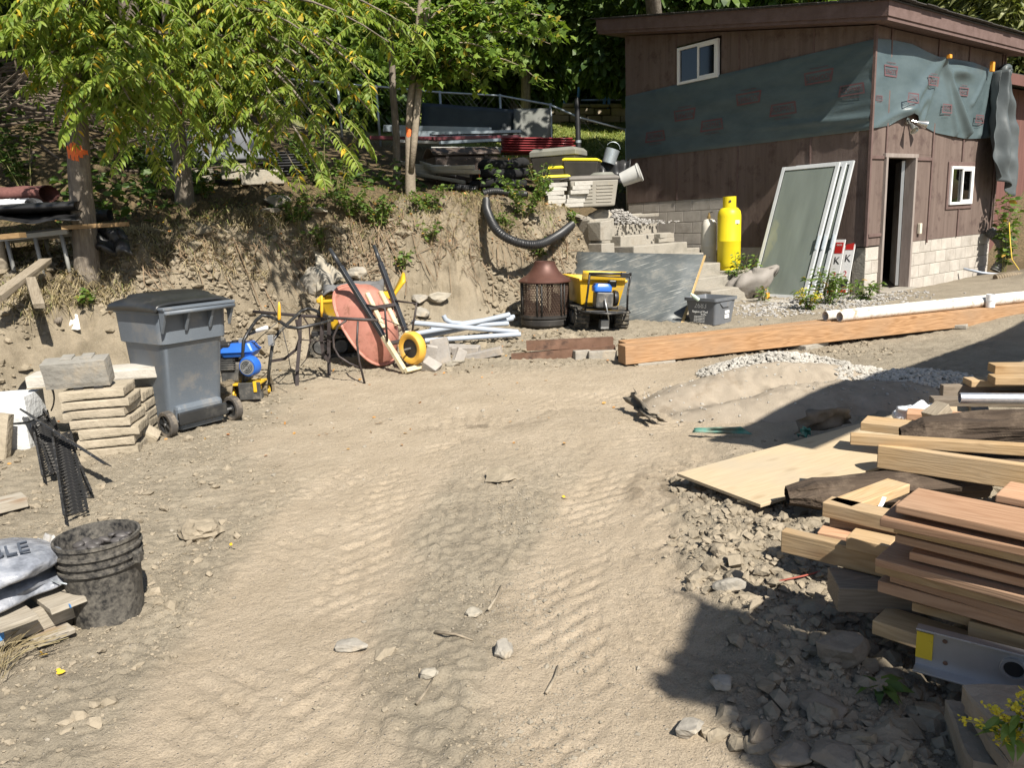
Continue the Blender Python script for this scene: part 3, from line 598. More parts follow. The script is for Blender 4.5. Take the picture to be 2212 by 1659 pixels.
# house wrap: one sheet round the corner
M_WRAP = pm('green_house_wrap', (.062, .088, .095), (.094, .127, .135), scale=2, rough=.42, bump=.12, bscale=9, spec=.5, stretch=(1, 1, 2))
M_WRAPL = pm('dark_wrap_back', (.055, .065, .068), (.085, .10, .105), scale=2, rough=.5, bump=.15, bscale=12, spec=.5)
M_INK = pm('faded_red_print', (.155, .06, .066), (.12, .08, .084), scale=6, rough=.5)
wrap = empty('house_wrap', SHM, 'dark green printed house wrap tacked round the shed corner', 'house wrap')
def wl(u, v):
    y = 4.91*u; z0 = 2.57+.0*u; z1 = 3.83-.07*u
    z = z0+(z1-z0)*v; w = .022+.018*mnoise.noise((y*.8, z*4, 3))*1+.02*max(0, mnoise.noise((y*1.1, z*9+y*1.6, 5)))*sst(1.7, .2, y)
    w += .05*float(np.exp(-((z-2.75-.04*y)/.045)**2))*float(sst(2.6, .4, y))*.6
    if v == 0 or v == 1: w *= .6
    return (-.016-max(.004, w), y, z)
MB().grid(wl, 110, 36).build('side_sheet', M_WRAP, wrap, smooth=True)
_tx = [0, .4, 1.0, 1.6, 2.11, 2.6, 3.2, 3.77, 4.35]; _tz = [3.83, 3.86, 3.85, 3.78, 3.74, 3.77, 3.77, 3.73, 3.66]
_px = [0, .5, .8, .98, 1.2, 1.5, 2.07, 2.6, 3.2, 4.0, 4.35]; _pz = [2.59, 2.65, 2.76, 2.83, 2.80, 2.69, 2.585, 2.55, 2.52, 2.55, 2.58]
def seg_d(px, pz, a, b):
    dx, dz = b[0]-a[0], b[1]-a[1]; l2 = dx*dx+dz*dz; t = max(0, min(1, ((px-a[0])*dx+(pz-a[1])*dz)/l2)); return math.hypot(px-a[0]-t*dx, pz-a[1]-t*dz), t
def wd(u, v):
    x = 4.35*u; z0 = float(np.interp(x, _px, _pz)); z1 = float(np.interp(x, _tx, _tz)); z = z0+(z1-z0)*v
    w = .05+.03*mnoise.noise((x*1.3, z*1.5, 1))
    for a, b, am, wd_ in (((2.11, 3.74), (3.2, 2.62), .12, .07), ((2.11, 3.74), (2.75, 2.6), .05, .05), ((2.11, 3.74), (.9, 2.85), .07, .09), ((2.11, 3.74), (1.5, 2.75), .04, .06), ((1.05, 2.8), (1.6, 3.1), .05, .08), ((.0, 2.6), (.9, 2.9), .03, .05),
                          ((4.05, 3.70), (3.7, 2.6), .05, .05), ((3.9, 3.7), (3.3, 3.1), .035, .05), ((4.2, 3.7), (4.0, 2.6), .08, .07)):
        d, t = seg_d(x, z, a, b); w += am*(.35+.65*t)*math.exp(-(d/wd_)**2)
    w += .10*math.exp(-((x-2.75)/.4)**2-((z-3.58)/.10)**2)-.02
    w += .07*math.exp(-((x-1.1)/.3)**2-((z-2.85)/.16)**2)
    if x < .1: w = w*x/.1+.02*(1-x/.1)
    return (x-.018*(1-min(1, x/.1)), -.016-max(.012, w), z)
MB().grid(wd, 120, 44).build('front_sheet', M_WRAP, wrap, smooth=True)
# loose end gathered at the right and hanging clear of the wall
def hang(u, v):
    zt, zb = 3.68, 1.52+.45*abs(u-.62)**.8*1.2
    z = zt+(zb-zt)*v; wv = .2+1.55*v**.75*(1-.28*v)
    cx = 4.12+.16*v**.7; x = cx+(u-.5)*wv*(1-.35*sst(.75, 1, v)); ph = u*5.5*PI
    y = -.10-.20*v-.11*math.cos(ph)*(1-.3*v)-.10*math.sin(u*PI)+.05*mnoise.noise((x*5, z*4, 2))
    if u > .6: x += .35*(u-.6)*2.2*math.exp(-((v-.5)/.22)**2)
    return (x+.03*mnoise.noise((u*7, v*6, 9)), y, z+.10*mnoise.noise((u*5, 1, v*2))*v)
MB().grid(hang, 46, 40).build('hanging_end', M_WRAPL, wrap, smooth=True, thick=.004)
def knot(u, v):
    a = 2*PI*u; b = 2*PI*v; r = .085*(1+.35*mnoise.noise((math.cos(a)*2, math.sin(a)*2, v*5))); return (4.40+(.11+r*math.cos(b))*math.cos(a)*.8, -.13+r*math.sin(b), 3.70+(.09+r*math.cos(b))*math.sin(a)*.7)
MB().grid(knot, 24, 12).build('bunched_knot', M_WRAPL, wrap, smooth=True)
M_CLIP = pm('orange_clip', (.75, .30, .03), (.8, .36, .05), rough=.4)
for x_, z_, h_ in ((2.11, 3.75, .06), (3.80, 3.73, .17), (4.22, 3.63, .09)): box('clamp', (.08, .06, h_), M_CLIP, wrap, (x_, -.14, z_), bev=.008)
# printed marks: the words in a tapered frame, upright and upside down in turn
def logo(face, a, z, w, flip, offs):
    h = w*.38; o = -.004
    if face == 'd': Ml = T(a, offs, z) @ Matrix.Rotation(PI/2, 4, 'X')
    else: Ml = T(offs, a, z) @ Matrix.Rotation(-PI/2, 4, 'Z') @ Matrix.Rotation(PI/2, 4, 'X')
    if flip: Ml = Ml @ Matrix.Rotation(PI, 4, 'Z')
    mb = MB(); W0, W1 = w*.5, w*.44; b = w*.055
    outer = [(-W0, -h/2), (W0, -h/2), (W1, h/2), (-W1, h/2)]; inner = [(-W0+b*1.2, -h/2+b), (W0-b*1.2, -h/2+b), (W1-b, h/2-b), (-W1+b, h/2-b)]
    V = [(x, y, 0) for x, y in outer]+[(x, y, 0) for x, y in inner]; mb.add(V, [(i, (i+1) % 4, 4+(i+1) % 4, 4+i) for i in range(4)])
    f = mb.build('printed_frame', M_INK, wrap, M=Ml)
    text('printed_word', 'ROOFMART', w*.178, M_INK, f, Matrix.Diagonal((.86, 1.35, 1, 1)), depth=.0004); text('printed_address', 'www.roofmart.ca', w*.085, M_INK, f, T(0, -h/2-w*.08, 0), depth=.0004)
def wrapoff(x, z):
    z0 = float(np.interp(x, _px, _pz)); z1 = float(np.interp(x, _tx, _tz)); return min(wd((x+dx)/4.35, min(1, max(0, (z+dz-z0)/(z1-z0))))[1] for dx in (-.18, 0, .18) for dz in (-.08, 0, .08))-.004
for a, z, w, fl_ in ((.42, 3.42, .42, True), (.92, 3.05, .38, False), (1.72, 3.36, .38, True), (2.28, 2.97, .38, False), (2.95, 3.28, .36, True), (3.58, 2.86, .36, False), (.12, 3.02, .2, False)):
    logo('d', a, z, w, fl_, wrapoff(a, z))
for a, z, w, fl_ in ((4.15, 2.93, .5, False), (3.45, 3.23, .5, True), (2.85, 2.98, .5, False), (2.1, 3.32, .5, True), (1.45, 3.06, .5, False), (.85, 3.45, .5, True), (.3, 3.18, .42, False)):
    off = min(wl((a+d)/4.91, (z+e-2.57)/1.22)[0] for d in (-.2, 0, .2) for e in (-.08, 0, .08))-.003; logo('l', a, z, w, fl_, off)
# ---------------------------------------------------------------- second shed behind, right
sh2 = empty('second_shed', SHM, 'dark red-brown shed half hidden behind the first one', 'shed')
M_S2 = pm('redbrown_board', (.11, .05, .042), (.16, .075, .062), scale=2, stretch=(6, 6, .6), rough=.85, bump=.2)
for k in range(5): box('siding_panel', (1.212, .02, 3.5), M_S2, sh2, (5.6+1.22*k, .7, 1.95), bev=.002)
box('wall', (.1, 3.4, 3.5), M_S2, sh2, (5.05, 2.4, 1.95), bev=0); box('wall', (5.8, .1, 3.5), M_S2, sh2, (7.9, .78, 1.93), bev=0)
box('roof', (6.8, 4.4, .09), M_SHING, sh2, (8.1, 2.45, 3.80), bev=0); box('fascia', (6.9, .02, .2), M_S2, sh2, (8.1, .22, 3.72), bev=.003)
# concrete apron before the door and footing ledge along the wall
ap = empty('concrete_apron', SHM, 'worn concrete footing ledge along the shed door wall', 'footing')
box('door_pad', (1.5, .75, .14), M_CONC, ap, (1.0, -.42, .02), bev=.01, jit=.012); box('ledge', (3.3, .14, .12), M_CONC, ap, (3.2, -.08, -.045), bev=.01, jit=.006)
MB().grid(lambda u, v: (1.75+1.4*u, -.16-.65*v-.1*math.sin(u*4), .08-.25*v*v-.10*u+.02*mnoise.noise((u*6, v*4, 1))), 14, 8).build('spalled_slab', M_CONC, ap, smooth=True, thick=.05)
# ---------------------------------------------------------------- steps up the slope beside the shed
st = empty('concrete_steps', SHM, 'broken concrete steps climbing beside the shed wall', 'steps')
for k in range(8):
    xr = -1.35 if k > 1 else -1.0
    y0 = 1.0+.33*k; zt = .36+.165*k; x0 = -2.45+(.12 if k % 2 else 0)-.05*k
    box('step', (xr-x0, 1.1, 1.1), M_CONC, st, ((xr+x0)/2, y0+.55, zt-.55), bev=.015, jit=.01)
box('landing', (1.0, 1.5, .5), M_CONC, st, (-.86, 2.15, .30), bev=.015, jit=.01)
box('landing', (1.05, 1.5, .5), M_CONC, st, (-.82, 3.65, .62), bev=.015, jit=.01)
for c, d, rz in (((-2.75, 3.05, .98), (.55, .35, .95), 0), ((-2.95, 2.75, 1.28), (.25, .30, .30), .3), ((-2.15, 3.35, 1.30), (.75, .25, .17), .1), ((-2.95, 2.72, .72), (.3, .3, .75), .15)):
    box('wing_block', d, M_CONC, st, c, bev=.015, jit=.012, M=None)
for k, (x_, y_, z_, w_) in enumerate(((-1.55, 3.35, 1.48, .9), (-2.75, 3.55, 1.49, .8))): MB().box((0, 0, 0), (w_, .45, .05), jit=.012).build('flagstone', M_CONC, st, bev=.006, M=T(x_, y_, z_) @ Matrix.Rotation(.3*k+.1, 4, 'Z'))
for k in range(2): tag(box('paver', (.34, .2, .07), M_CONC, None, (0, 0, .035), bev=.006, M=T(SL(-1.62, 2.62, .85+.02+.165+.07*k)) @ rotm(rz=R(30+7*k))), ['lower of two pavers lying on the steps', 'upper of two pavers lying on the steps'][k], 'paver', 'pavers on the steps')
rock('rock', SL(-2.35, 3.3, 1.385), (.46, .3, .26), M_PALE, 'tan quarry stone sitting on the concrete steps', seed=23, sink=.12)
# ================================================================ PLANTS
def leafmat(name, c1, c2, c3=None, trans=.3, rough=.5):
    """leaf colour varies from leaf to leaf (random per island)"""
    if name in MATS: return MATS[name]
    m = bpy.data.materials.new(name); m.use_nodes = True; t = m.node_tree; L = t.links.new; b = t.nodes['Principled BSDF']
    b.inputs['Roughness'].default_value = rough; b.inputs['Specular IOR Level'].default_value = .35
    g = nd(t, 'ShaderNodeNewGeometry'); r = nd(t, 'ShaderNodeValToRGB'); e = r.color_ramp.elements; L(g.outputs['Random Per Island'], r.inputs[0])
    e[0].position = 0; e[0].color = rgba(c1); e[1].position = .9; e[1].color = rgba(c2)
    if c3: q = e.new(.955); q.color = rgba(c3); q2 = e.new(.94); q2.color = rgba(c2)
    L(r.outputs[0], b.inputs['Base Color']); tr = nd(t, 'ShaderNodeBsdfTranslucent'); br = nd(t, 'ShaderNodeMix', data_type='RGBA'); br.blend_type = 'MULTIPLY'; br.inputs[0].default_value = 1; br.inputs[7].default_value = (1.25, 1.3, .55, 1)
    L(r.outputs[0], br.inputs[6]); L(br.outputs[2], tr.inputs[0]); ms = nd(t, 'ShaderNodeMixShader'); ms.inputs[0].default_value = trans
    L(b.outputs[0], ms.inputs[1]); L(tr.outputs[0], ms.inputs[2]); L(ms.outputs[0], t.nodes['Material Output'].inputs[0]); MATS[name] = m; return m
M_WALNUT = leafmat('walnut_leaf', (.105, .175, .024), (.245, .31, .045), (.6, .42, .04), .38)
M_MAPLE = leafmat('maple_leaf', (.075, .14, .022), (.19, .27, .04), (.4, .32, .05), .36)
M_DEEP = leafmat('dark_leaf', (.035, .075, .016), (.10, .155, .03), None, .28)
M_BRAM = leafmat('bramble_leaf', (.07, .13, .025), (.16, .235, .05), (.45, .28, .06), .3)
M_WILLOW = leafmat('grey_willow_leaf', (.13, .16, .06), (.25, .26, .10), None, .3)
M_BARK = pm('grey_bark', (.12, .10, .08), (.25, .215, .175), scale=3, stretch=(9, 9, 1.5), rough=.92, bump=.8, bscale=9, spec=.15, dirt=(.30, .27, .22), dscale=5, dlo=.55, dhi=.8)
M_BARKS = pm('smooth_bark', (.20, .165, .125), (.31, .265, .205), scale=4, stretch=(3, 3, 6), rough=.88, bump=.35, bscale=12, spec=.15)
M_ORANGE = pm('orange_spray_paint', (.75, .13, .03), (.85, .2, .05), scale=20, rough=.7)
M_STRAW = leafmat('straw_blade', (.24, .19, .105), (.42, .35, .21), (.2, .22, .07), .2, .7)
M_GRASS = leafmat('grass_blade', (.09, .13, .03), (.24, .27, .07), (.45, .38, .15), .3, .6)
def leaf_shape(kind):
    """outline points (x along the leaf, y across, z fold) and faces, length 1"""
    if kind == 'lance': return np.array([(0, 0, 0), (.3, .17, .04), (.3, -.17, .04), (.65, .135, .0), (.65, -.135, .0), (1, 0, -.10)]), [(0, 2, 4, 3), (0, 3, 1, 1), (3, 4, 5, 5)]
    if kind == 'oval': return np.array([(0, 0, 0), (.3, .3, .05), (.3, -.3, .05), (.7, .27, .02), (.7, -.27, .02), (1, 0, -.06)]), [(0, 2, 4, 3), (0, 3, 1, 1), (3, 4, 5, 5)]
    p = [(0, 0), (.1, .34), (.28, .28), (.45, .55), (.55, .25), (1, 0), (.55, -.25), (.45, -.55), (.28, -.28), (.1, -.34)]
    return np.array([(a, b, .12*abs(b)-.1*a*a) for a, b in p]), [(0, 9, 8, 2), (0, 2, 1, 1), (8, 7, 6, 6), (2, 8, 6, 4), (2, 4, 3, 3), (4, 6, 5, 5)]
def tris_of(fs):
    o = []
    for f in fs:
        o.append((f[0], f[1], f[2]))
        if f[3] != f[2]: o.append((f[0], f[2], f[3]))
    return np.array(o)
def place_leaves(P, D, S, kind, rng, droop=.2):
    """many leaves: base points P, directions D, sizes S -> vertices, triangles"""
    v0, fs = leaf_shape(kind); f0 = tris_of(fs); n = len(P); D = D/np.linalg.norm(D, axis=1)[:, None]
    up = np.tile([0, 0, 1.], (n, 1))+rng.normal(0, .45, (n, 3)); Y = np.cross(up, D); Y /= np.linalg.norm(Y, axis=1)[:, None]+1e-9; Z = np.cross(D, Y)
    V = P[:, None, :]+S[:, None, None]*(v0[None, :, 0:1]*D[:, None, :]+v0[None, :, 1:2]*Y[:, None, :]+v0[None, :, 2:3]*Z[:, None, :])
    V[..., 2] -= droop*S[:, None]*v0[None, :, 0]**2
    k = len(v0); F = (f0[None]+(np.arange(n)*k)[:, None, None]).reshape(-1, 3); return V.reshape(-1, 3), F
class LB:
    def __init__(s): s.P = []; s.D = []; s.S = []
    def add(s, p, d, z): s.P.append(tuple(p)); s.D.append(tuple(d)); s.S.append(z)
    def build(s, name, kind, mat, parent, rng, droop=.2, origin=(0, 0, 0)):
        V, F = place_leaves(np.array(s.P)-np.array(origin), np.array(s.D), np.array(s.S), kind, rng, droop); return mesh_np(name, V, F, mat, parent)
def frond(lb, tw, p, d, L_, r, lw=.08):
    """a walnut leaf: a drooping stalk with paired leaflets"""
    d = Vector(d).normalized(); q = Vector(p); n = r.randint(9, 13); st_ = L_/n; pts = [q.copy()]
    dr = r.uniform(.05, .13)
    for i in range(n):
        q = q+d*st_; d = (d+Vector((0, 0, -dr))).normalized(); pts.append(q.copy())
        side = d.cross(Vector((0, 0, 1)));
        if side.length < .1: side = Vector((1, 0, 0))
        side.normalize()
        if i < 1: continue
        sc = lw*(.75+.5*math.sin(PI*(i+1)/(n+1.5)))
        for sg_ in (-1, 1):
            dd = side*sg_+d*r.uniform(.35, .7)+Vector((0, 0, r.uniform(-.55, -.05))); lb.add(q, dd, sc*r.uniform(.85, 1.15))
    lb.add(q, d, lw*1.05); tw.tube(pts, .0028, 3, cap=False)
def make_tree(name, base, trunk, radii, branches, style, mat, bark, label, nfr=13, seed=1, paint=None, cloud=None, lw=.095):
    r = random.Random(seed); rg = np.random.RandomState(seed); root = empty(name, T(Vector(base)), label, 'tree'); B = Vector(base)
    tk = MB(); tp = [Vector(p)-B for p in trunk]
    fine = []; fr = []
    for i in range(len(tp)-1):
        for k in range(6):
            u = k/6; q = tp[i].lerp(tp[i+1], u); q += Vector((mnoise.noise((q.z*1.3, seed, 0)), mnoise.noise((q.z*1.3, 5, seed)), 0))*.03; fine.append(q); fr.append(radii[i]+(radii[i+1]-radii[i])*u)
    fine.append(tp[-1]); fr.append(radii[-1]); tk.tube(fine, fr, 14)
    tko = tk.build('trunk', bark, root, smooth=True)
    if paint:
        k = min(range(len(fine)), key=lambda i: abs((fine[i]+B).z-paint)); c = fine[k]; rr = fr[k]*1.02+.003
        pb = MB(); rp = random.Random(seed)
        for a_ in range(11):
            az = -PI*.5+(a_-5)*.16+rp.uniform(-.1, .1)+.35; h = rp.uniform(.02, .09)
            pb.grid(lambda u, v: (c.x+rr*math.cos(az+(u-.5)*.3), c.y+rr*math.sin(az+(u-.5)*.3), c.z+(v-.5)*h*2+rp.uniform(-.01, .01)), 3, 2)
        pb.build('paint_mark', M_ORANGE, tko, smooth=True)
    bl = MB(); lb = LB(); tw = MB()
    for (t0, end, sag) in branches:
        k = int(t0*(len(fine)-1)); a = fine[k]; e = Vector(end)-B; m1 = a.lerp(e, .5)+Vector((0, 0, sag)); pts = []
        for i in range(11):
            u = i/10; pts.append(a*(1-u)**2+m1*2*u*(1-u)+e*u*u)
        l = (e-a).length; bl.tube(pts, [max(.004, min(fr[k]*.55, .02+.012*l)*(1-.85*i/10)) for i in range(11)], 6)
        if style == 'frond':
            for j in range(nfr):
                u = .25+.75*(j+r.random())/nfr; i = min(9, int(u*10)); p = pts[i].lerp(pts[i+1], u*10-i); d = (pts[i+1]-pts[i]).normalized()
                az = r.uniform(0, 2*PI); o = Vector((math.cos(az), math.sin(az), r.uniform(-.25, .35))); frond(lb, tw, p, d*.5+o, r.uniform(.34, .58), r, lw*r.uniform(.7, .98))
        else:
            for j in range(nfr):
                u = .2+.8*(j+r.random())/nfr; i = min(9, int(u*10)); p = pts[i].lerp(pts[i+1], u*10-i)
                o = Vector((r.gauss(0, 1), r.gauss(0, 1), r.gauss(0, .6))).normalized(); q = p+o*r.uniform(.15, .5); tw.tube([p, (p+q)/2+Vector((0, 0, .03)), q], .003, 3, cap=False)
                for w in range(9):
                    s_ = p.lerp(q, r.uniform(.3, 1)); lb.add(s_+Vector((r.gauss(0, .05), r.gauss(0, .05), r.gauss(0, .04))), (r.gauss(0, 1)+o.x, r.gauss(0, 1)+o.y-.3, r.gauss(-.35, .3)), r.uniform(.08, .14)*lw/.095)
    if cloud:                                           # crown above the picture, with clumps added there to shade bank and terrace
        for (c, rad, n) in cloud:
            c = Vector(c)-B; bl.tube([fine[-1], (fine[-1]+c)/2+Vector((.1, 0, .2)), c], [fr[-1], fr[-1]*.6, .01], 6)
            for q in range(n):
                v = Vector((r.gauss(0, 1), r.gauss(0, 1), r.gauss(0, 1))).normalized()*(r.random()**.4); p = c+Vector((v.x*rad[0], v.y*rad[1], v.z*rad[2]))
                if mnoise.noise(p*1.4+Vector((seed, 0, 0))) < -.12: continue
                lb.add(p, (r.gauss(0, 1), r.gauss(0, 1), r.gauss(-.3, .5)), r.uniform(.13, .24))
    if bl.v: bl.build('branches', bark, root, smooth=True)
    if tw.v: tw.build('twigs', pm('leaf_stalk', (.2, .22, .06), (.3, .3, .09), rough=.7), root)
    if lb.P: cr = lb.build('crown', {'frond': 'lance', 'maple': 'maple'}.get(style, 'oval'), mat, root, rg, .25); cr['kind'] = 'stuff'
    return root
def pz(x, y, Y): return PY(x, y, Y)
b1 = pz(185, 585, 8.0); b1.z = GZ(b1.x, b1.y)-.1
make_tree('walnut_tree', b1, [b1, pz(180, 470, 8), pz(172, 330, 8), pz(160, 200, 8), pz(148, 60, 8), pz(140, -120, 8.1), pz(150, -320, 8.2)], [.125, .112, .102, .095, .085, .07, .05],
    [(.62, pz(40, 60, 7.5), .3), (.66, pz(255, 60, 7.4), .4), (.6, pz(345, 160, 7.3), .55), (.5, pz(215, 235, 7.3), .35), (.52, pz(330, 330, 7.6), .7), (.7, pz(420, 60, 7.7), .5), (.75, pz(110, 20, 7.2), .3), (.56, pz(255, 150, 7.0), .4), (.8, pz(300, -60, 7.6), .5), (.8, pz(30, -60, 8), .4),
     (.58, pz(100, 140, 7.3), .3), (.62, pz(480, 190, 7.9), .8), (.55, pz(280, 215, 7.2), .6), (.85, pz(200, -30, 7.2), .2), (.85, pz(400, -60, 8.2), .4), (.63, pz(390, 240, 7.8), .7)], 'frond', M_WALNUT, M_BARK,
    'leaning walnut tree at left with orange paint spot, beside the black sheet table', nfr=22, seed=3, paint=pz(175, 322, 8).z, cloud=[((-4.2, 8.0, 6.6), (2.0, 1.8, 1.2), 1900), ((-5.8, 8.5, 6.2), (1.6, 1.6, 1.3), 1200), ((-2.7, 5.9, 4.7), (1.1, .9, .45), 330)])
b2 = pz(395, 440, 10.2); b2.z = GZ(b2.x, b2.y)-.1
make_tree('walnut_tree', b2, [b2, pz(390, 330, 10.2), pz(378, 220, 10.2), pz(368, 130, 10.2), pz(360, 0, 10.2), pz(365, -200, 10.2)], [.125, .10, .085, .075, .06, .04],
    [(.5, pz(480, 210, 9.1), .5), (.55, pz(570, 130, 9.0), .7), (.6, pz(660, 70, 8.9), .8), (.62, pz(720, 190, 8.7), 1.0), (.66, pz(815, 190, 8.8), 1.2), (.7, pz(840, 90, 9.0), .9), (.5, pz(620, 270, 8.8), .9), (.52, pz(720, 310, 8.6), 1.3), (.48, pz(540, 290, 9.0), .7), (.75, pz(520, 20, 9.2), .5),
     (.45, pz(440, 320, 9.4), .5), (.75, pz(900, 70, 9.6), 1.0), (.7, pz(620, 20, 9.2), .5), (.6, pz(480, 100, 9.2), .5), (.55, pz(310, 110, 9.5), .4), (.58, pz(770, 120, 9.3), .9), (.8, pz(740, 10, 9.4), .7), (.55, pz(640, 190, 8.9), .9), (.47, pz(560, 370, 8.9), 1.0), (.6, pz(450, 160, 9.4), .5), (.85, pz(430, -40, 9.6), .4), (.52, pz(690, 370, 8.5), 1.4), (.56, pz(770, 300, 8.6), 1.4), (.5, pz(630, 350, 8.7), 1.2), (.6, pz(800, 240, 8.8), 1.3), (.5, pz(500, 350, 9.2), .8)], 'frond', M_WALNUT, M_BARK,
    'walnut tree with long drooping leaf fronds before the grey bench seat', nfr=20, seed=5, paint=pz(383, 242, 10.2).z, cloud=[((-3.2, 10.5, 7.4), (2.2, 2.0, 1.3), 1800), ((-1.2, 6.9, 4.9), (1.1, .9, .45), 330)])
b3 = pz(888, 436, 12.0); b3.z = GZ(b3.x, b3.y)-.1
mt3 = make_tree('maple_tree', b3, [b3, pz(887, 380, 12), pz(884, 300, 12), pz(886, 220, 12), pz(902, 100, 12), pz(915, -20, 12), pz(920, -250, 12)], [.085, .078, .06, .054, .05, .045, .035],
    [(.62, pz(980, 70, 12.0), .4), (.66, pz(1080, 70, 12.0), .6), (.6, pz(1190, 95, 11.8), .7), (.66, pz(1215, 45, 12), .6), (.58, pz(1120, 140, 11.8), .5), (.58, pz(1030, 165, 11.8), .4), (.56, pz(960, 160, 12), .3), (.72, pz(1140, 20, 12.2), .5), (.7, pz(1010, 20, 12), .4), (.75, pz(830, 30, 12.2), .4), (.55, pz(930, 100, 11.6), .3), (.63, pz(1160, 170, 12), .7), (.6, pz(1060, 110, 11.6), .5), (.68, pz(780, 80, 12.6), .5)],
    'maple', M_MAPLE, M_BARKS, 'slim twin-stemmed maple with orange paint mark on the bank crest', nfr=22, seed=8, paint=pz(890, 292, 12).z, cloud=[((-.6, 12.4, 8.0), (2.4, 2.0, 1.4), 1800), ((1.5, 11.4, 7.2), (1.8, 1.3, .7), 800)])
s2 = [pz(888, 372, 11.93), pz(895, 300, 11.93), pz(902, 220, 11.95), pz(912, 120, 12), pz(922, 20, 12.05), pz(940, -150, 12.1)]
MB().tube([p-b3 for p in s2], [.045, .052, .05, .047, .043, .035], 12).build('second_stem', M_BARKS, mt3, smooth=True)
b4 = pz(858, 392, 13.2); b4.z = GZ(b4.x, b4.y)-.1
make_tree('sapling_tree', b4, [b4, pz(856, 300, 13.2), pz(849, 200, 13.2), pz(843, 100, 13.2), pz(838, -100, 13.2)], [.07, .06, .055, .05, .04], [(.8, pz(760, 40, 12.8), .5), (.8, pz(900, 60, 13), .5), (.85, pz(820, -40, 13), .3)], 'maple', M_MAPLE, M_BARK, 'thin dark-stemmed sapling just left of the twin-stemmed maple', nfr=20, seed=9, cloud=[((-1.8, 13.4, 8.6), (2.0, 1.8, 1.2), 1200)])
# ---------------------------------------------------------------- trees up the slope: a few crowns shared between individuals
def crown_mesh(seed, n, R3, kind, leaf, mat, lumps=9):
    r = np.random.RandomState(seed); C_ = r.normal(0, 1, (lumps, 3)); C_ /= np.linalg.norm(C_, axis=1)[:, None]; C_ *= r.uniform(.35, .8, (lumps, 1)); rad = r.uniform(.32, .55, lumps)
    k = r.randint(0, lumps, n); d = r.normal(0, 1, (n, 3)); d /= np.linalg.norm(d, axis=1)[:, None]; P = C_[k]+d*(rad[k]*r.uniform(.55, 1.05, n)**.6)[:, None]
    D = d+r.normal(0, .7, (n, 3)); D[:, 2] -= .35
    V, F_ = place_leaves(P*np.array(R3), D, r.uniform(leaf*.7, leaf*1.3, n), kind, r, .2); o = mesh_np('crown', V, F_, mat); me = o.data; bpy.data.objects.remove(o); return me
CR = [crown_mesh(1, 7000, (2.6, 2.4, 2.9), 'oval', .26, M_DEEP), crown_mesh(2, 7000, (2.8, 2.6, 2.6), 'maple', .28, M_MAPLE), crown_mesh(3, 6000, (2.2, 2.2, 3.0), 'oval', .24, M_MAPLE), crown_mesh(4, 8000, (1.6, 1.6, 2.6), 'lance', .30, M_WILLOW, 14)]
def far_tree(px, py, Y, k, sc, label, group='trees up the slope behind', trunk=True):
    c = PY(px, py, Y); g = Vector((c.x, c.y, float(Hb(np.array([c.x]), np.array([c.y]))[0]))); root = empty('slope_tree', T(g), label, 'tree', group)
    o = bpy.data.objects.new('crown', CR[k]); COL.objects.link(o); o.parent = root; o.location = c-g; o.scale = (sc, sc, sc); o.rotation_euler = (0, 0, rnd.uniform(0, 6.28)); o['kind'] = 'stuff'
    MB().tube([(0, 0, -.2), (.1, 0, (c.z-g.z)*.5), (c.x-g.x, c.y-g.y, c.z-g.z)], [.16*sc, .12*sc, .05], 8).build('trunk', M_BARK, root, smooth=True)
for a in ((-60, 60, 17, 0, 1.0, 'dark leafy tree in the far left top corner above the brush pile'), (120, 0, 19, 0, 1.1, 'dark tree behind the leaning walnut trunk'), (300, 60, 20.5, 0, 1.1, 'dark dense tree behind the second walnut'), (470, 90, 21.5, 0, 1.1, 'shaded tree behind the drooping fronds, left of the steel fence posts'),
          (620, 60, 20.5, 2, 1.0, 'mid green tree behind the drooping walnut fronds'), (740, 120, 19.5, 0, .8, 'dark bushy tree behind the fence left of the sapling'), (820, 20, 23, 1, 1.1, 'broad tree behind the sapling stem'), (960, 20, 24, 0, 1.2, 'dark tree behind the twin-stemmed maple'), (1100, 0, 24, 0, 1.2, 'dark tree above the chain-link fence corner'),
          (1410, -20, 20.0, 0, .95, 'dark shaded maple hanging left of the shed roof'), (1120, -60, 22, 0, .95, 'dark tree whose crown meets the shed eave'), (1400, -30, 26, 0, 1.3, 'dark tree rising over the shed roof left end'), (1600, -40, 27, 0, 1.3, 'tree behind the middle of the shed roof'), (1800, -50, 27, 1, 1.3, 'bright green tree over the shed corner'), (1980, -10, 25, 1, 1.1, 'yellow-green tree behind the right roof edge'),
          (2130, 70, 22, 3, 1.2, 'tall grey-green willowy tree right of the shed roof'), (2250, 30, 23, 3, 1.4, 'grey-green willowy tree at the right frame edge'), (2190, 180, 20.5, 3, 1.0, 'low willowy shrub tree above the second shed'), (1330, 150, 30, 2, .8, 'sunny small tree behind the blue poles'), (1180, 170, 31, 2, .8, 'sunlit shrub tree above the stone wall'), (1060, 170, 30, 3, .9, 'pale tree seen through the fence above the dark panels')):
    far_tree(*a)
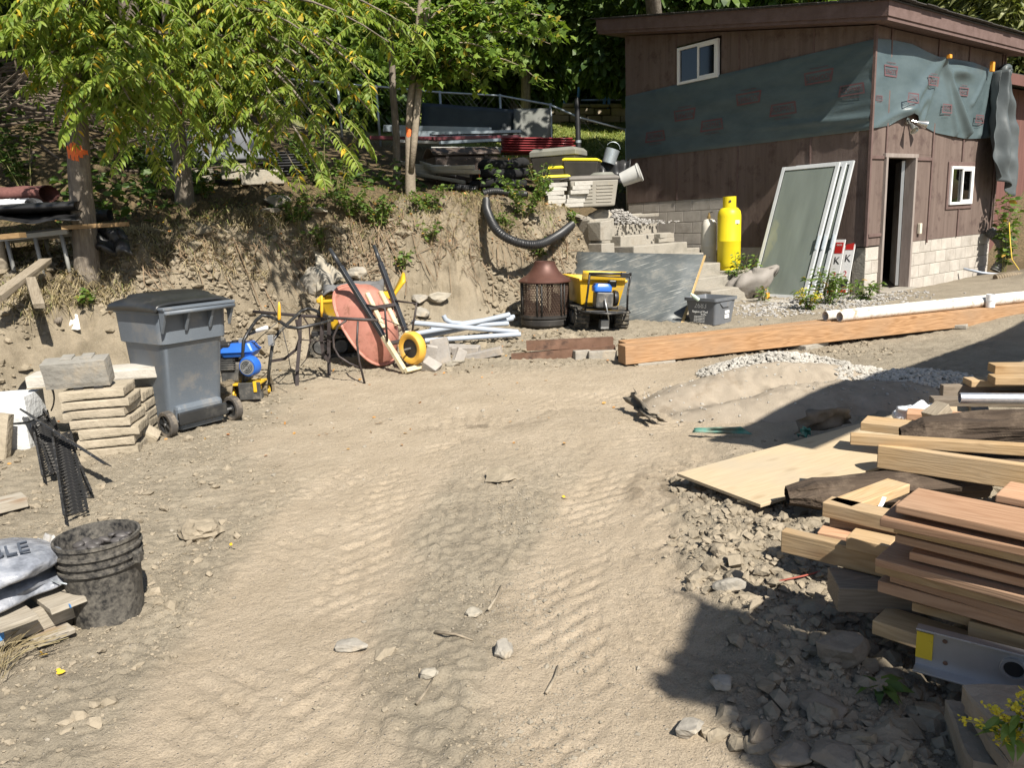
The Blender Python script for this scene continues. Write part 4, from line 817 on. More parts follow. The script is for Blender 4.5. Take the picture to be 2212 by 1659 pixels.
for k, (x_, y_, z_, sc) in enumerate(((-9.5, 11, 7.5, 1.2), (1.5, 13.8, 9.3, 1.0), (-6.2, 14.0, 9.0, 1.2))):       # tall crowns just above the picture, they dapple the terrace
    g = Vector((x_, y_, float(Hb(np.array([x_]), np.array([y_]))[0]))); root = empty('tall_tree', T(g), ['tall dark tree left of the picture above the brush', 'tall tree between maple and shed with its crown above the picture', 'tall tree behind the walnuts with its crown above the picture'][k], 'tree')
    o = bpy.data.objects.new('crown', CR[0 if k != 1 else 2]); COL.objects.link(o); o.parent = root; o.location = (0, 0, z_-g.z); o.scale = (sc, sc, sc*.8); o['kind'] = 'stuff'
    if k != 1: MB().tube([(0, 0, -.2), (.1, 0, 3), (0, 0, z_-g.z)], [.2, .15, .06], 10).build('trunk', M_BARK, root, smooth=True)
    else: MB().tube([(2.4, 4.6, .6), (1.6, 3, 5.5), (0, 0, z_-g.z)], [.2, .15, .06], 10).build('trunk', M_BARK, root, smooth=True)
# ---------------------------------------------------------------- low plants
def shrub(name, loc, w, h, n, mat, label, kind='oval', leaf=.05, stems=7, seed=1, cat='plant', group=None, flowers=None):
    r = random.Random(seed); root = empty(name, T(Vector(loc)), label, cat, group); sm = MB(); lb = LB(); fb = LB()
    for s_ in range(stems):
        a = r.uniform(0, 2*PI); hh = h*r.uniform(.55, 1.0); o = Vector((math.cos(a), math.sin(a), 0))*w*.5*r.uniform(.25, 1); pts = [Vector((o.x*.15, o.y*.15, -.03)), Vector((o.x*.5, o.y*.5, hh*.6)), Vector((o.x, o.y, hh))]
        sm.tube(pts, [.006, .004, .002], 4, cap=False)
        for q in range(n//stems):
            u = r.uniform(.12, 1); p = pts[0].lerp(pts[1], u*2) if u < .5 else pts[1].lerp(pts[2], u*2-1)
            az = r.uniform(0, 2*PI); lb.add(p+Vector((math.cos(az), math.sin(az), 0))*r.uniform(0, .04), (math.cos(az), math.sin(az), r.uniform(-.3, .6)), leaf*r.uniform(.6, 1.3))
        if flowers:
            for q in range(24): az = r.uniform(0, 2*PI); fb.add(pts[2]+Vector((r.gauss(0, .02), r.gauss(0, .02), r.uniform(-.12, .02))), (math.cos(az), math.sin(az), .3), leaf*.4)
    sm.build('stems', pm('green_stem', (.16, .18, .06), (.24, .2, .08), rough=.7), root); f = lb.build('foliage', kind, mat, root, np.random.RandomState(seed)); f['kind'] = 'stuff'
    if fb.P: g = fb.build('flowers', 'oval', flowers, root, np.random.RandomState(seed+1)); g['kind'] = 'stuff'
    return root
M_GOLD = leafmat('goldenrod_bloom', (.5, .42, .03), (.65, .55, .05), None, .2)
for k, (px, py, w, h, n, lb) in enumerate(((640, 480, .8, .35, 160, 'low bramble on the crest above the dug bank, left of the leaf pile'), (760, 462, .9, .45, 220, 'bramble clump on the bank crest left of the maple foot'), (820, 486, .8, .4, 220, 'bright bramble hanging over the bank edge below the maple'), (930, 455, .7, .35, 160, 'bramble right of the maple foot'), (735, 425, .5, .55, 120, 'upright leafy sapling shoot among the crest brambles'),
        (1130, 462, .9, .6, 260, 'green shrub between the hanging black pipe and the white pavers'), (1165, 430, .5, .6, 130, 'tall leafy shoots left of the beige storage box'), (1090, 500, .4, .3, 70, 'small weed on the bank right of the black pipe end'), (1165, 548, .35, .25, 60, 'small weed under the hanging black pipe'), (1235, 480, .3, .2, 50, 'weed at the foot of the white paver stack'),
        (330, 420, 1.0, .9, 300, 'dark undergrowth between the two walnut trunks'), (300, 370, 1.1, 1.0, 280, 'shaded bush behind the left walnut trunk'), (440, 420, .6, .5, 140, 'leafy weeds right of the second walnut trunk'), (530, 395, .9, .35, 90, 'low hanging leaves before the concrete blocks'), (700, 400, 1.0, .9, 260, 'dark bush left of the sapling under the fronds'), (60, 400, 1.3, .8, 260, 'dark ground cover at the left edge below the logs'),
        (700, 530, .4, .3, 50, 'bramble trailing down the face of the bank'), (870, 580, .3, .25, 40, 'green sprig between the wheelbarrow handles'), (930, 520, .4, .3, 50, 'bramble sprig on the bank right of the wheelbarrow handles'), (190, 655, .35, .15, 40, 'small green sprig on the bare slope behind the bin'))):
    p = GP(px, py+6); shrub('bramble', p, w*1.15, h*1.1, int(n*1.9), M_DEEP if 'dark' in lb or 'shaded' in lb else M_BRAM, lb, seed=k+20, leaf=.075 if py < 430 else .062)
for k, (px, py, w, h, n, lb, fl_) in enumerate(((1598, 648, .55, .75, 420, 'tall leafy weed between the grey sack and the glass doors', None), (1560, 628, .25, .35, 90, 'yellow goldenrod before the grey sack', M_GOLD), (1790, 660, .8, .55, 420, 'bushy weed at the foot of the signs', None), (1868, 652, .6, .3, 220, 'low weed beside the shed door', None), (1745, 668, .35, .3, 110, 'weed below the right corner of the glass doors', M_GOLD), (1650, 655, .2, .25, 60, 'thin weed before the glass doors', None), (1815, 690, .35, .2, 90, 'low yellowing weed behind the timbers', None))):
    p = Pz(px, py, .12); p.z = GZ(p.x, p.y); shrub('weed', p, w, h, n, M_BRAM, lb, 'lance', .085, 9, seed=60+k, flowers=fl_)
p = PY(2175, 500, 14.2); p.z = GZ(p.x, p.y); shrub('vine_bush', p, .7, 1.5, 260, M_BRAM, 'broad-leaved bush between the two sheds', 'oval', .12, 8, seed=70)
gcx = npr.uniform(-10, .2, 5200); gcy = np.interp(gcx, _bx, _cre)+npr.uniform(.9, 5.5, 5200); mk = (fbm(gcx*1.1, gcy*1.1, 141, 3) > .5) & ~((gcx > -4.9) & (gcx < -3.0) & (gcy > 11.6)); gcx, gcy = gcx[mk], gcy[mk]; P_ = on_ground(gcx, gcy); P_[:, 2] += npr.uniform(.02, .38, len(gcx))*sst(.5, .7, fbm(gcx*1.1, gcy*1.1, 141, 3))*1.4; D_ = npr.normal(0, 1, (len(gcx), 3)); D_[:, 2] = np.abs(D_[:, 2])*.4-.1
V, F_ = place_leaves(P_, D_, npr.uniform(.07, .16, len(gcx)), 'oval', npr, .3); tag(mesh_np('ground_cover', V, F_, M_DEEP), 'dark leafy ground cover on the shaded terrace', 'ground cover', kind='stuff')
# dock weed and goldenrod low right, in the shade
p = GP(1900, 1500); dk = empty('dock_weed', T(p), 'dark rosette weed in the shade under the lumber pile', 'plant'); lb = LB()
for k in range(11): a = k*2.4; lb.add(Vector((0, 0, .02)), (math.cos(a), math.sin(a), .35+.2*(k % 3)), .075+.02*(k % 3))
lb.build('leaves', 'lance', M_DEEP, dk, np.random.RandomState(3), .5)['kind'] = 'stuff'
g0 = PY(2240, 1590, 1.5); gd = empty('goldenrod', T(Vector((g0.x, g0.y, GZ(g0.x, g0.y)))), 'bright yellow goldenrod spray at the lower right edge', 'plant'); B = gd.location; sm = MB(); lb = LB(); fb = LB(); r_ = random.Random(4)
for (a, b_) in (((2230, 1600), (2075, 1556)), ((2200, 1580), (2130, 1525)), ((2210, 1590), (2150, 1600)), ((2225, 1570), (2180, 1520)), ((2240, 1560), (2205, 1500))):
    A_, B_ = PY(a[0], a[1], 1.5)-B, PY(b_[0], b_[1], 1.48)-B; sm.tube([A_, (A_+B_)/2+Vector((0, 0, .01)), B_], .0018, 4)
    for q in range(80): u = r_.uniform(.1, 1); fb.add(A_.lerp(B_, u)+Vector((r_.gauss(0, .006), r_.gauss(0, .006), r_.gauss(.004, .005))), (r_.gauss(0, 1), r_.gauss(0, 1), .5), .011)
    for q in range(7): u = r_.uniform(0, .6); lb.add(A_.lerp(B_, u), (r_.gauss(0, 1), r_.gauss(-.3, 1), -.2), .05)
for k in range(3): A_ = PY(2230+8*k, 1600, 1.5)-B; sm.tube([Vector((.06*k, 0, 0)), A_*.5+Vector((.03, 0, .05)), A_], .0025, 5)
sm.build('stems', MATS['green_stem'], gd); fb.build('flowers', 'oval', M_GOLD, gd, np.random.RandomState(5))['kind'] = 'stuff'; lb.build('leaves', 'lance', M_BRAM, gd, np.random.RandomState(6))['kind'] = 'stuff'
# ---------------------------------------------------------------- dry grass, fallen leaves, roots, brush
def blades(name, n, gen, mat, label, size=(.10, .26), wid=.004, droop=.5):
    P = []; V = []; F_ = []; r = np.random.RandomState(len(name)); x, y = gen(n, r); m = len(x); base = np.stack([x, y, Hf(x, y)], -1); L_ = r.uniform(size[0], size[1], m); a = r.uniform(0, 2*PI, m)
    d = np.stack([np.cos(a)*.6, np.sin(a)*.6-.3, r.uniform(.1, 1, m)], -1); d /= np.linalg.norm(d, axis=1)[:, None]; sd = np.stack([-np.sin(a), np.cos(a), np.zeros(m)], -1)
    rows = []
    for u, w in ((0, 1), (.4, .8), (.75, .5)):
        c = base+d*(L_*u)[:, None]; c[:, 2] -= droop*L_*u*u*1.4; rows += [c-sd*wid*w, c+sd*wid*w]
    c = base+d*L_[:, None]; c[:, 2] -= droop*L_*1.4; rows.append(c); V = np.stack(rows, 1); f = np.array([(0, 1, 3), (0, 3, 2), (2, 3, 5), (2, 5, 4), (4, 5, 6)]); F_ = (f[None]+(np.arange(m)*7)[:, None, None]).reshape(-1, 3)
    return tag(mesh_np(name, V.reshape(-1, 3), F_, mat), label, 'grass', kind='stuff')
def crest_gen(xr, lo, hi, thr, sd_):
    def g(n, r):
        x = r.uniform(xr[0], xr[1], n); y = np.interp(x, _bx, _cre)+r.uniform(lo, hi, n); m = fbm(x*2.2, y*2.2, sd_, 3) > thr; return x[m], y[m]
    return g
blades('dry_grass', 11000, crest_gen((-6.5, 1.0), -.55, .7, .53, 101), M_STRAW, 'matted dry straw hanging over the bank crest')
blades('straw_mat', 8000, crest_gen((-4.8, -2.2), -.75, .5, .46, 102), M_STRAW, 'thick straw mat on the bank behind the bin', (.15, .34))
blades('green_grass', 9000, crest_gen((-6.5, .8), -.4, 2.2, .5, 103), M_GRASS, 'sparse green grass along the terrace')
def lawn_gen(n, r):
    x = r.uniform(-.5, 4, n); y = r.uniform(17.6, 27, n); return x, y
blades('lawn_grass', 9000, lawn_gen, M_GRASS, 'sunlit lawn grass beyond the chain-link fence', (.1, .25), .012, .3)
M_FALL = leafmat('fallen_leaf', (.35, .14, .05), (.5, .28, .08), (.7, .42, .04), .1)
def litter_mesh(name, x, y, s, mat, label):
    P = on_ground(x, y); P[:, 2] += .008; D = np.stack([npr.normal(0, 1, len(x)), npr.normal(0, 1, len(x)), npr.normal(.1, .15, len(x))], -1); V, F_ = place_leaves(P, D, s*.8, 'oval', npr, .0); return tag(mesh_np(name, V, F_, mat), label, 'leaves', kind='stuff')
x = npr.uniform(-6, 1.2, 1500); y = np.interp(x, _bx, _cre)+npr.uniform(-.6, 2.5, 1500); litter_mesh('fallen_leaves', x, y, npr.uniform(.03, .07, 1500), M_FALL, 'brown and orange leaf litter on the terrace')
x = npr.uniform(-4.5, 1.0, 150); y = npr.uniform(5, 10, 150); litter_mesh('fallen_leaves', x, y, npr.uniform(.02, .05, 150), M_FALL, 'scattered orange leaves at the foot of the bank')
M_YEL = leafmat('yellow_leaf', (.65, .4, .03), (.75, .5, .05), None, .1)
for k, (px, py, lb_) in enumerate(((122, 1463, 'single yellow leaf by the pallet'), (497, 1186, 'yellow leaf pair right of the clay lump'), (1218, 1082, 'yellow leaf in the right wheel track'), (85, 1425, 'yellow leaf behind the flagstone stack'))):
    p = GP(px, py); V, F_ = place_leaves(np.array([[0, 0, .01], [.01, .01, .012]]), np.array([[1, .3, .1], [-.6, .4, .1]]), np.array([.032, .024]), 'oval', npr, 0); tag(mesh_np('fallen_leaf', V, F_, M_YEL, loc=p), lb_, 'leaf')
rt = MB(); r_ = random.Random(12)
for k in range(150):                                    # roots and dead vines dangling from the undercut
    x0 = r_.uniform(-3.8, .9); y0 = float(np.interp(x0, _bx, _cre))-r_.uniform(.1, .5); z0 = GZ(x0, y0); pts = []
    for q in range(6): yq = y0-q*r_.uniform(.03, .09); xq = x0+r_.uniform(-.05, .05)*q; pts.append((xq, yq-.03, GZ(xq, yq)+.03+r_.uniform(0, .05)))
    rt.tube(pts, r_.uniform(.002, .007), 4, cap=False)
tag(rt.build('dead_roots', pm('dead_root', (.16, .11, .07), (.3, .22, .14), rough=.9), None), 'dead roots and vines trailing down the bank face', 'roots', kind='stuff')
br_ = MB(); r_ = random.Random(15)
for k in range(420):
    p = Vector((r_.uniform(-10, -5.2), r_.uniform(11.5, 16), 0)); p.z = float(Hb(np.array([p.x]), np.array([p.y]))[0])+r_.uniform(0, .7); d = Vector((r_.gauss(1, .6), r_.gauss(0, .6), r_.gauss(0, .25))).normalized()*r_.uniform(.6, 1.8)
    br_.tube([p, p+d*.5+Vector((0, 0, r_.uniform(-.1, .1))), p+d], [.022, .015, .006], 5)
tag(br_.build('brush_pile', pm('dead_branch', (.08, .06, .045), (.17, .135, .10), rough=.95), None), 'tangled dark brush heap on the slope at upper left', 'brush', kind='stuff')
M_CUT = pm('sawn_log_end', (.45, .32, .16), (.55, .42, .24), scale=12, rough=.85)
for k, (px, py, Y, L_, r0, lb_) in enumerate(((150, 308, 12.5, 2.6, .12, 'thick sawn log lying at the left edge, cut end towards the walnut trunk'), (130, 285, 12.9, 2.0, .08, 'thinner sawn log above the thick one'), (170, 232, 13.6, 1.8, .08, 'sawn branch end poking out of the brush heap'))):
    p = PY(px, py, Y); d = Vector((-1, .15, .02))*L_; o = MB().tube([(0, 0, 0), d*.5, d], [r0, r0*1.05, r0], 12, cap=False).build('log', M_BARK, None, smooth=True, loc=p); MB().lathe([(0, 0), (r0*.98, 0)], 14, M=Vector((1, -.15, 0)).to_track_quat('Z', 'Y').to_matrix().to_4x4(), c=(.002, 0, 0)).build('cut_end', M_CUT, o); tag(o, lb_, 'log')
# ================================================================ TERRACE: fence, stored stuff
def plank(name, a, b, w, t, mat, label, cat='board', group=None, up=(0, 0, 1), bev=.003, parent=None, jit=0):
    """a straight piece from a to b (top centre line at a..b), w across, t deep"""
    a, b = Vector(a), Vector(b); l = (b-a).length; M = frame(a, b-a, up); o = MB().box((l/2, 0, -t/2), (l, w, t), jit=jit).build(name, mat, parent, bev=bev, M=M)
    if label: tag(o, label, cat, group)
    return o
def quadslab(name, P, t, mat, label, cat, nu=10, nv=8, wav=0, group=None, parent=None, seed=0):
    P = [Vector(p) for p in P]; o0 = P[0]; n = (P[1]-P[0]).cross(P[3]-P[0]).normalized()
    def f(u, v):
        p = P[0]*(1-u)*(1-v)+P[1]*u*(1-v)+P[2]*u*v+P[3]*(1-u)*v; return p-o0+n*wav*mnoise.noise((u*3+seed, v*3, seed))
    o = MB().grid(f, nu, nv).build(name, mat, parent, smooth=True, thick=t, loc=o0)
    if label: tag(o, label, cat, group)
    return o
M_GALV = pm('galvanised_tube', (.35, .40, .44), (.5, .55, .58), scale=8, rough=.45, metal=.6)
fn = empty('chain_link_fence', T(PY(812, 300, 17.5)), 'chain-link fence with steel posts and top rail along the slope', 'fence'); B = fn.location
FR = [PY(x_, y_, Y_) for x_, y_, Y_ in ((-150, 95, 17.5), (0, 109, 17.5), (175, 126, 17.5), (375, 146, 17.5), (560, 164, 17.5), (729, 180, 17.5), (812, 186, 17.5), (950, 199, 17.4), (1080, 206, 17.3), (1189, 226, 17.0), (1250, 253, 16.6), (1353, 280, 16.2))]
MB().tube([p-B for p in FR], .021, 8).build('top_rail', M_GALV, fn, smooth=True)
wm = MB()
for i, p in enumerate(FR):
    g = GZ(p.x, p.y)-.05
    if i not in (10,): MB().tube([(p.x-B.x, p.y-B.y, g-B.z), (p.x-B.x, p.y-B.y, p.z-B.z+.03)], .028, 8).build('post', M_GALV, fn, smooth=True)
for p, q in zip(FR[:-1], FR[1:]):
    L_ = (q-p).length; sp_ = .11; e = (q-p)/L_; gp, gq = GZ(p.x, p.y), GZ(q.x, q.y)
    def at_(s, h): b = p+(q-p)*s; zb = gp+(gq-gp)*s; return Vector((b.x, b.y, zb+(b.z-zb)*h))-B
    hh = max(.8, p.z-gp); n_ = int((L_+hh)/sp_)
    for sg_ in (0, 1):
        for k in range(n_):
            s0 = k*sp_-hh; pts = []
            for h in (0, .5, 1):
                s_ = (s0+h*hh) if sg_ == 0 else (k*sp_-h*hh); pts.append((s_/L_, h))
            ok = [(s_, h) for s_, h in pts if 0 <= s_ <= 1]
            if len(ok) >= 2: wm.tube([at_(*ok[0]), at_(*ok[-1])], .0028, 3, cap=False)
wo = wm.build('wire_mesh', pm('fence_wire', (.18, .19, .18), (.28, .29, .28), rough=.6, metal=.3), fn); wo['kind'] = 'stuff'
bp_ = PY(1250, 340, 16.6); gz_ = GZ(bp_.x, bp_.y); h_ = PY(1250, 214, 16.6).z-gz_
po = empty('steel_post', T(Vector((bp_.x, bp_.y, gz_))), 'thick black steel gate post at the fence corner', 'post'); MB().lathe([(.055, -.1), (.055, h_), (.045, h_+.03), (0, h_+.03)], 14).build('tube', pm('black_paint', (.012, .012, .013), (.03, .03, .03), rough=.4), po, smooth='auto')
for z_ in (.4, 1.3): MB().lathe([(.062, 0), (.062, .05)], 14, c=(0, 0, z_)).build('band', M_GALV, po, smooth='auto')
# stone wall and poles on the upper lawn
rw = empty('stone_wall', T(PY(1270, 245, 27.5)), 'low tan stone retaining wall on the upper lawn', 'wall'); B = rw.location; r_ = random.Random(31)
M_WST = pm('wall_stone', (.30, .25, .18), (.45, .39, .29), scale=3, rough=.9, bump=.4, rand=.2)
for row in range(4):
    x_ = -7.0
    while x_ < 6:
        w_ = r_.uniform(.35, .8); h_ = .24 if row < 3 else .13; MB().box((0, 0, 0), (w_-.03, .4+(.1 if row == 3 else r_.uniform(0, .06)), h_-.02), jit=.02).build('stone', M_WST, rw, bev=.02, seg=1, M=T(x_+w_/2, .05*x_*0, -.45+row*.24-(.05 if row == 3 else 0)-x_*.055) @ rotm(ry=.055)); x_ += w_
M_BLUE = pm('blue_pole_wrap', (.16, .42, .75), (.25, .52, .8), scale=6, rough=.5)
for k, (x_, y0, y1, lb_) in enumerate(((1222, 142, 222, 'leftmost leaning blue pole above the stone wall'), (1251, 148, 214, 'second blue pole from the left, by the black gate post'), (1308, 140, 218, 'leaning blue pole, left of the pair by the shed'), (1318, 118, 219, 'upright blue pole, right of the pair by the shed'))):
    a, b = PY(x_-5, y1, 28.3), PY(x_+4, y0, 28.3); o = MB().tube([(0, 0, -.4), b-a], .05, 8).build('pole', M_BLUE, None, smooth=True, loc=a); tag(o, lb_, 'pole', 'blue poles')
a, b = PY(1255, 216, 28.3), PY(1420, 214, 28.3); o = MB().tube([(0, 0, 0), b-a], .035, 8).build('pool_rail', M_GALV, None, smooth=True, loc=a); tag(o, 'pale horizontal pool rail behind the blue poles', 'rail')
for k in range(26):
    x_ = 1000+k*15; p = PY(x_, 205+rnd.uniform(0, 14), rnd.uniform(28.6, 30)); p.z -= .5
    shrub('garden_plant', p, 1.2, 1.3, 70, [M_WILLOW, M_GRASS, M_BRAM][k % 3], ['pale', 'straw-coloured', 'green'][k % 3]+' garden weed above the stone wall, '+('first second third fourth fifth sixth seventh eighth ninth'.split()[k//3])+' of its colour from the left', 'lance', .3, 7, seed=200+k, group='garden plants above the stone wall')
# stacked sheets, trims, panels
M_DKP = pm('dark_blue_panel', (.018, .025, .03), (.035, .045, .05), scale=3, rough=.45); M_GRP = pm('grey_green_panel', (.10, .105, .095), (.15, .155, .14), scale=3, rough=.5)
quadslab('roof_panel', [PY(908, 300, 17.1), PY(1112, 308, 16.9), PY(1116, 237, 17.1), PY(912, 222, 17.3)], .04, M_DKP, 'long dark blue ribbed panel standing against the fence', 'panel', wav=.03)
quadslab('wall_panel', [PY(1108, 306, 16.7), PY(1188, 308, 16.6), PY(1190, 234, 16.9), PY(1110, 235, 17.0)], .03, M_GRP, 'grey-green ribbed panel standing right of the dark one', 'panel', wav=.02)
M_TB = pm('blue_grey_metal', (.16, .20, .23), (.27, .31, .34), scale=3, rough=.35, metal=.4); M_MAR = pm('maroon_metal', (.10, .022, .03), (.15, .035, .045), scale=3, rough=.4); M_WM = pm('white_metal', (.5, .5, .48), (.62, .62, .6), scale=3, rough=.4, dirt=(.3, .28, .24), dlo=.5, dhi=.8)
M_TAN = pm('tan_board', (.28, .22, .14), (.36, .29, .19), rough=.8)
def chan(a, b, w, h, mat, label, Yv=None):
    a, b = Vector(a), Vector(b); l = (b-a).length; M = frame(a, b-a); mb = MB(); out = [(-w/2, 0), (-w/2, h), (-w/2+.012, h), (-w/2+.012, .012), (w/2-.012, .012), (w/2-.012, h), (w/2, h), (w/2, 0)]
    vs = [(0, y_, z_-h) for y_, z_ in out]+[(l, y_, z_-h) for y_, z_ in out]; n = 8; mb.add(vs, [(i, (i+1) % n, n+(i+1) % n, n+i) for i in range(n)]+[tuple(range(n-1, -1, -1)), tuple(range(n, 2*n))]); return tag(mb.build('metal_trim', mat, None, M=M), label, 'metal trim', 'stack of metal trims')
for a, b, w, h, mt, lb_ in (((828, 270, 15.6), (1060, 276, 16.0), .16, .12, M_TB, 'topmost blue-grey gutter trim on the stored metal pile'), ((848, 283, 15.4), (1060, 284, 15.9), .14, .10, M_TB, 'second blue-grey trim on the stored metal pile'), ((930, 286, 15.2), (1122, 281, 15.7), .22, .05, M_TB, 'pale blue-grey flat trim slanting over the metal pile'), ((800, 294, 15.5), (980, 296, 15.6), .2, .06, M_MAR, 'maroon trim at the left end of the metal pile'),
        ((935, 296, 15.2), (1122, 292, 15.6), .2, .06, M_MAR, 'long maroon trim under the pale flat one'), ((950, 305, 15.0), (1125, 297, 15.5), .16, .05, M_TB, 'lower blue-grey trim slanting right in the metal pile'), ((930, 318, 14.9), (1110, 318, 15.2), .22, .05, M_WM, 'pale trim at the bottom of the metal pile'), ((1010, 326, 14.9), (1120, 322, 15.0), .2, .06, M_TB, 'short grey trim beside the red sheets'), ((860, 302, 15.4), (960, 306, 15.4), .25, .05, M_WM, 'white trim poking out left of the maple stems')):
    chan(PY(*a), PY(*b), w, h, mt, lb_)
for k in range(6):
    a, b = PY(1082+3*k % 7, 330-5.2*k, 15.1), PY(1240-(k*5) % 9, 331-5.2*k, 15.0)
    def cor(u, v, a=a, b=b): p = a.lerp(b, u)-a; return (p.x, p.y+(v-.5)*.8, p.z+.022*math.sin(v*26)+.01)
    o = MB().grid(cor, 6, 40).build('roofing_sheet', pm('red_sheet_metal', (.20, .025, .03), (.27, .04, .045), scale=3, rough=.35), None, smooth=True, thick=.004, loc=a)
    tag(o, ['lowest red corrugated roofing sheet of the stack', 'second red roofing sheet from the bottom', 'third red roofing sheet from the bottom', 'fourth red roofing sheet from the bottom', 'fifth red roofing sheet, just under the top one', 'topmost red corrugated roofing sheet of the stack'][k], 'sheet', 'red roofing sheets')
for k, (a, b) in enumerate((((1068, 340, 15.0), (1160, 340, 14.9)), ((930, 336, 15.2), (960, 345, 14.9)), ((1160, 342, 14.9), (1245, 343, 14.8)))): plank('sleeper', PY(*a), PY(*b), .2, .22, M_TAN, ['timber sleeper under the metal pile, behind the wicker box', 'short timber prop left of the wicker box', 'timber sleeper under the red sheets'][k], 'timber')
r_ = random.Random(41)
for k in range(9):                                     # broken pale eaves trim lying in a heap
    a = PY(868+8*k, 352+k % 5*6, 13.9-.05*k); b = a+Vector((r_.uniform(.5, .9), r_.uniform(-.5, .2), r_.uniform(-.22, -.02)))
    o = MB().grid(lambda u, v: ((b-a)*u)+Vector((0, (v-.5)*.22, .03*math.cos(v*9))), 4, 10).build('eaves_strip', M_WM, None, smooth=True, thick=.004, loc=a); tag(o, ['leftmost', 'second', 'third', 'fourth', 'middle', 'sixth', 'seventh', 'eighth', 'rightmost'][k]+' off-white strip in the crooked heap beside the wicker box', 'strip', 'off-white strips beside the wicker box')
# wicker deck box
M_WICK = pm('brown_resin', (.055, .04, .033), (.08, .06, .05), scale=4, rough=.5, dirt=(.16, .13, .10), dlo=.5, dhi=.8)
dbp = PY(1000, 397, 14.2); dbx = empty('deck_box', T(dbp) @ Matrix.Rotation(R(20), 4, 'Z'), 'brown resin wicker deck box with arched lid', 'storage box')
box('body', (1.15, .62, .46), M_WICK, dbx, (0, 0, .23), bev=.02)
wv = MB()
for i in range(30):
    for sg_ in (-1, 1):
        x0 = -.52+i*.036; x1 = x0+sg_*.40
        lo_, hi_ = 0, 1
        if x1 > .52: hi_ = (.52-x0)/(x1-x0)
        if x1 < -.52: hi_ = (-.52-x0)/(x1-x0)
        wv.tube([(x0, -.318, .04), (x0+(x1-x0)*hi_, -.318, .04+.38*hi_)], .005, 3, cap=False)
wvo = wv.build('wicker_weave', M_WICK, dbx); wvo['kind'] = 'stuff'
MB().grid(lambda u, v: ((u-.5)*1.22, -.36+.72*v, .46+.02+.15*math.sin(PI*min(1, max(0, v)))*.9), 8, 12).build('lid', M_WICK, dbx, smooth=True, thick=.03)
for x_ in (-.35, .35): box('latch', (.06, .02, .06), M_WICK, dbx, (x_, -.325, .45), bev=.004)
# black coiled drainage hose in a sock, loose corrugated pipe
M_BLK = pm('black_plastic', (.012, .012, .013), (.025, .025, .026), scale=6, rough=.42, spec=.5); M_SOCK = pm('black_sock', (.008, .008, .009), (.016, .016, .017), scale=10, rough=.95, bump=.3)
hc = PY(1075, 402, 13.5); hc.z = GZ(hc.x, hc.y); coil = empty('hose_coil', T(hc), 'coiled black drainage hose in a fabric sock', 'hose')
for k, (z_, r1, dx) in enumerate(((.09, .42, 0), (.12, .24, .02), (.25, .40, .06), (.40, .36, .12), (.27, .2, .1))):
    MB().tube([(dx+r1*math.cos(a), .6*r1*math.sin(a)*1.3, z_+.02*math.sin(3*a+k)) for a in np.linspace(0, 2*PI, 40)[:-1]], .085, 10, close=True).build('loop', M_SOCK, coil, smooth=True)
for k in range(3): MB().tube(arc((.06-.35*math.cos(k), -.28+.1*k, .25+.08*k), .088, 0, 2*PI, 14, 'yz')[:-1], .006, 5, close=True).build('orange_tie', M_ORANGE, coil)
def corr_pipe(name, pts, r0, mat, label, pitch=.035, parent=None, n=16):
    """ribbed pipe along a smooth curve through points"""
    pts = [Vector(p) for p in pts]; o0 = pts[0]; cv = []
    P4 = [pts[0]*2-pts[1]]+pts+[pts[-1]*2-pts[-2]]
    for i in range(1, len(P4)-2):
        for k in range(24):
            t = k/24; a, b, c, d = P4[i-1:i+3]; cv.append(.5*((2*b)+(c-a)*t+(2*a-5*b+4*c-d)*t*t+(3*b-a-3*c+d)*t**3))
    cv.append(pts[-1]); L_ = [0]
    for a, b in zip(cv[:-1], cv[1:]): L_.append(L_[-1]+(b-a).length)
    m = int(L_[-1]/pitch)*4; out = []; rr = []
    for k in range(m+1):
        s_ = L_[-1]*k/m; i = max(0, min(len(cv)-2, int(np.searchsorted(L_, s_))-1)); u = (s_-L_[i])/(L_[i+1]-L_[i]+1e-9); out.append(cv[i].lerp(cv[i+1], u)-o0); rr.append(r0*(1 if k % 4 in (0, 1) else .88))
    o = MB().tube(out, rr, n).build(name, mat, parent, smooth='auto', loc=o0)
    if label: tag(o, label, 'pipe')
    return o
corr_pipe('drain_pipe', [PY(x_, y_, Y_) for x_, y_, Y_ in ((1050, 434, 11.5), (1053, 458, 11.05), (1076, 500, 10.6), (1120, 524, 10.55), (1165, 527, 10.75), (1205, 508, 11.2), (1234, 486, 11.9))], .064, M_BLK, 'black corrugated drain pipe hanging in a loop over the bank')
corr_pipe('drain_pipe', [PY(948, 408, 13.0), PY(985, 405, 13.0), PY(1030, 410, 12.9)], .06, M_BLK, 'black corrugated pipe length lying left of the hose coil')
corr_pipe('drain_pipe', [PY(1042, 418, 12.4), PY(1070, 413, 12.5), PY(1110, 418, 12.6), PY(1135, 420, 12.8)], .06, M_BLK, 'black corrugated pipe length lying before the hose coil')
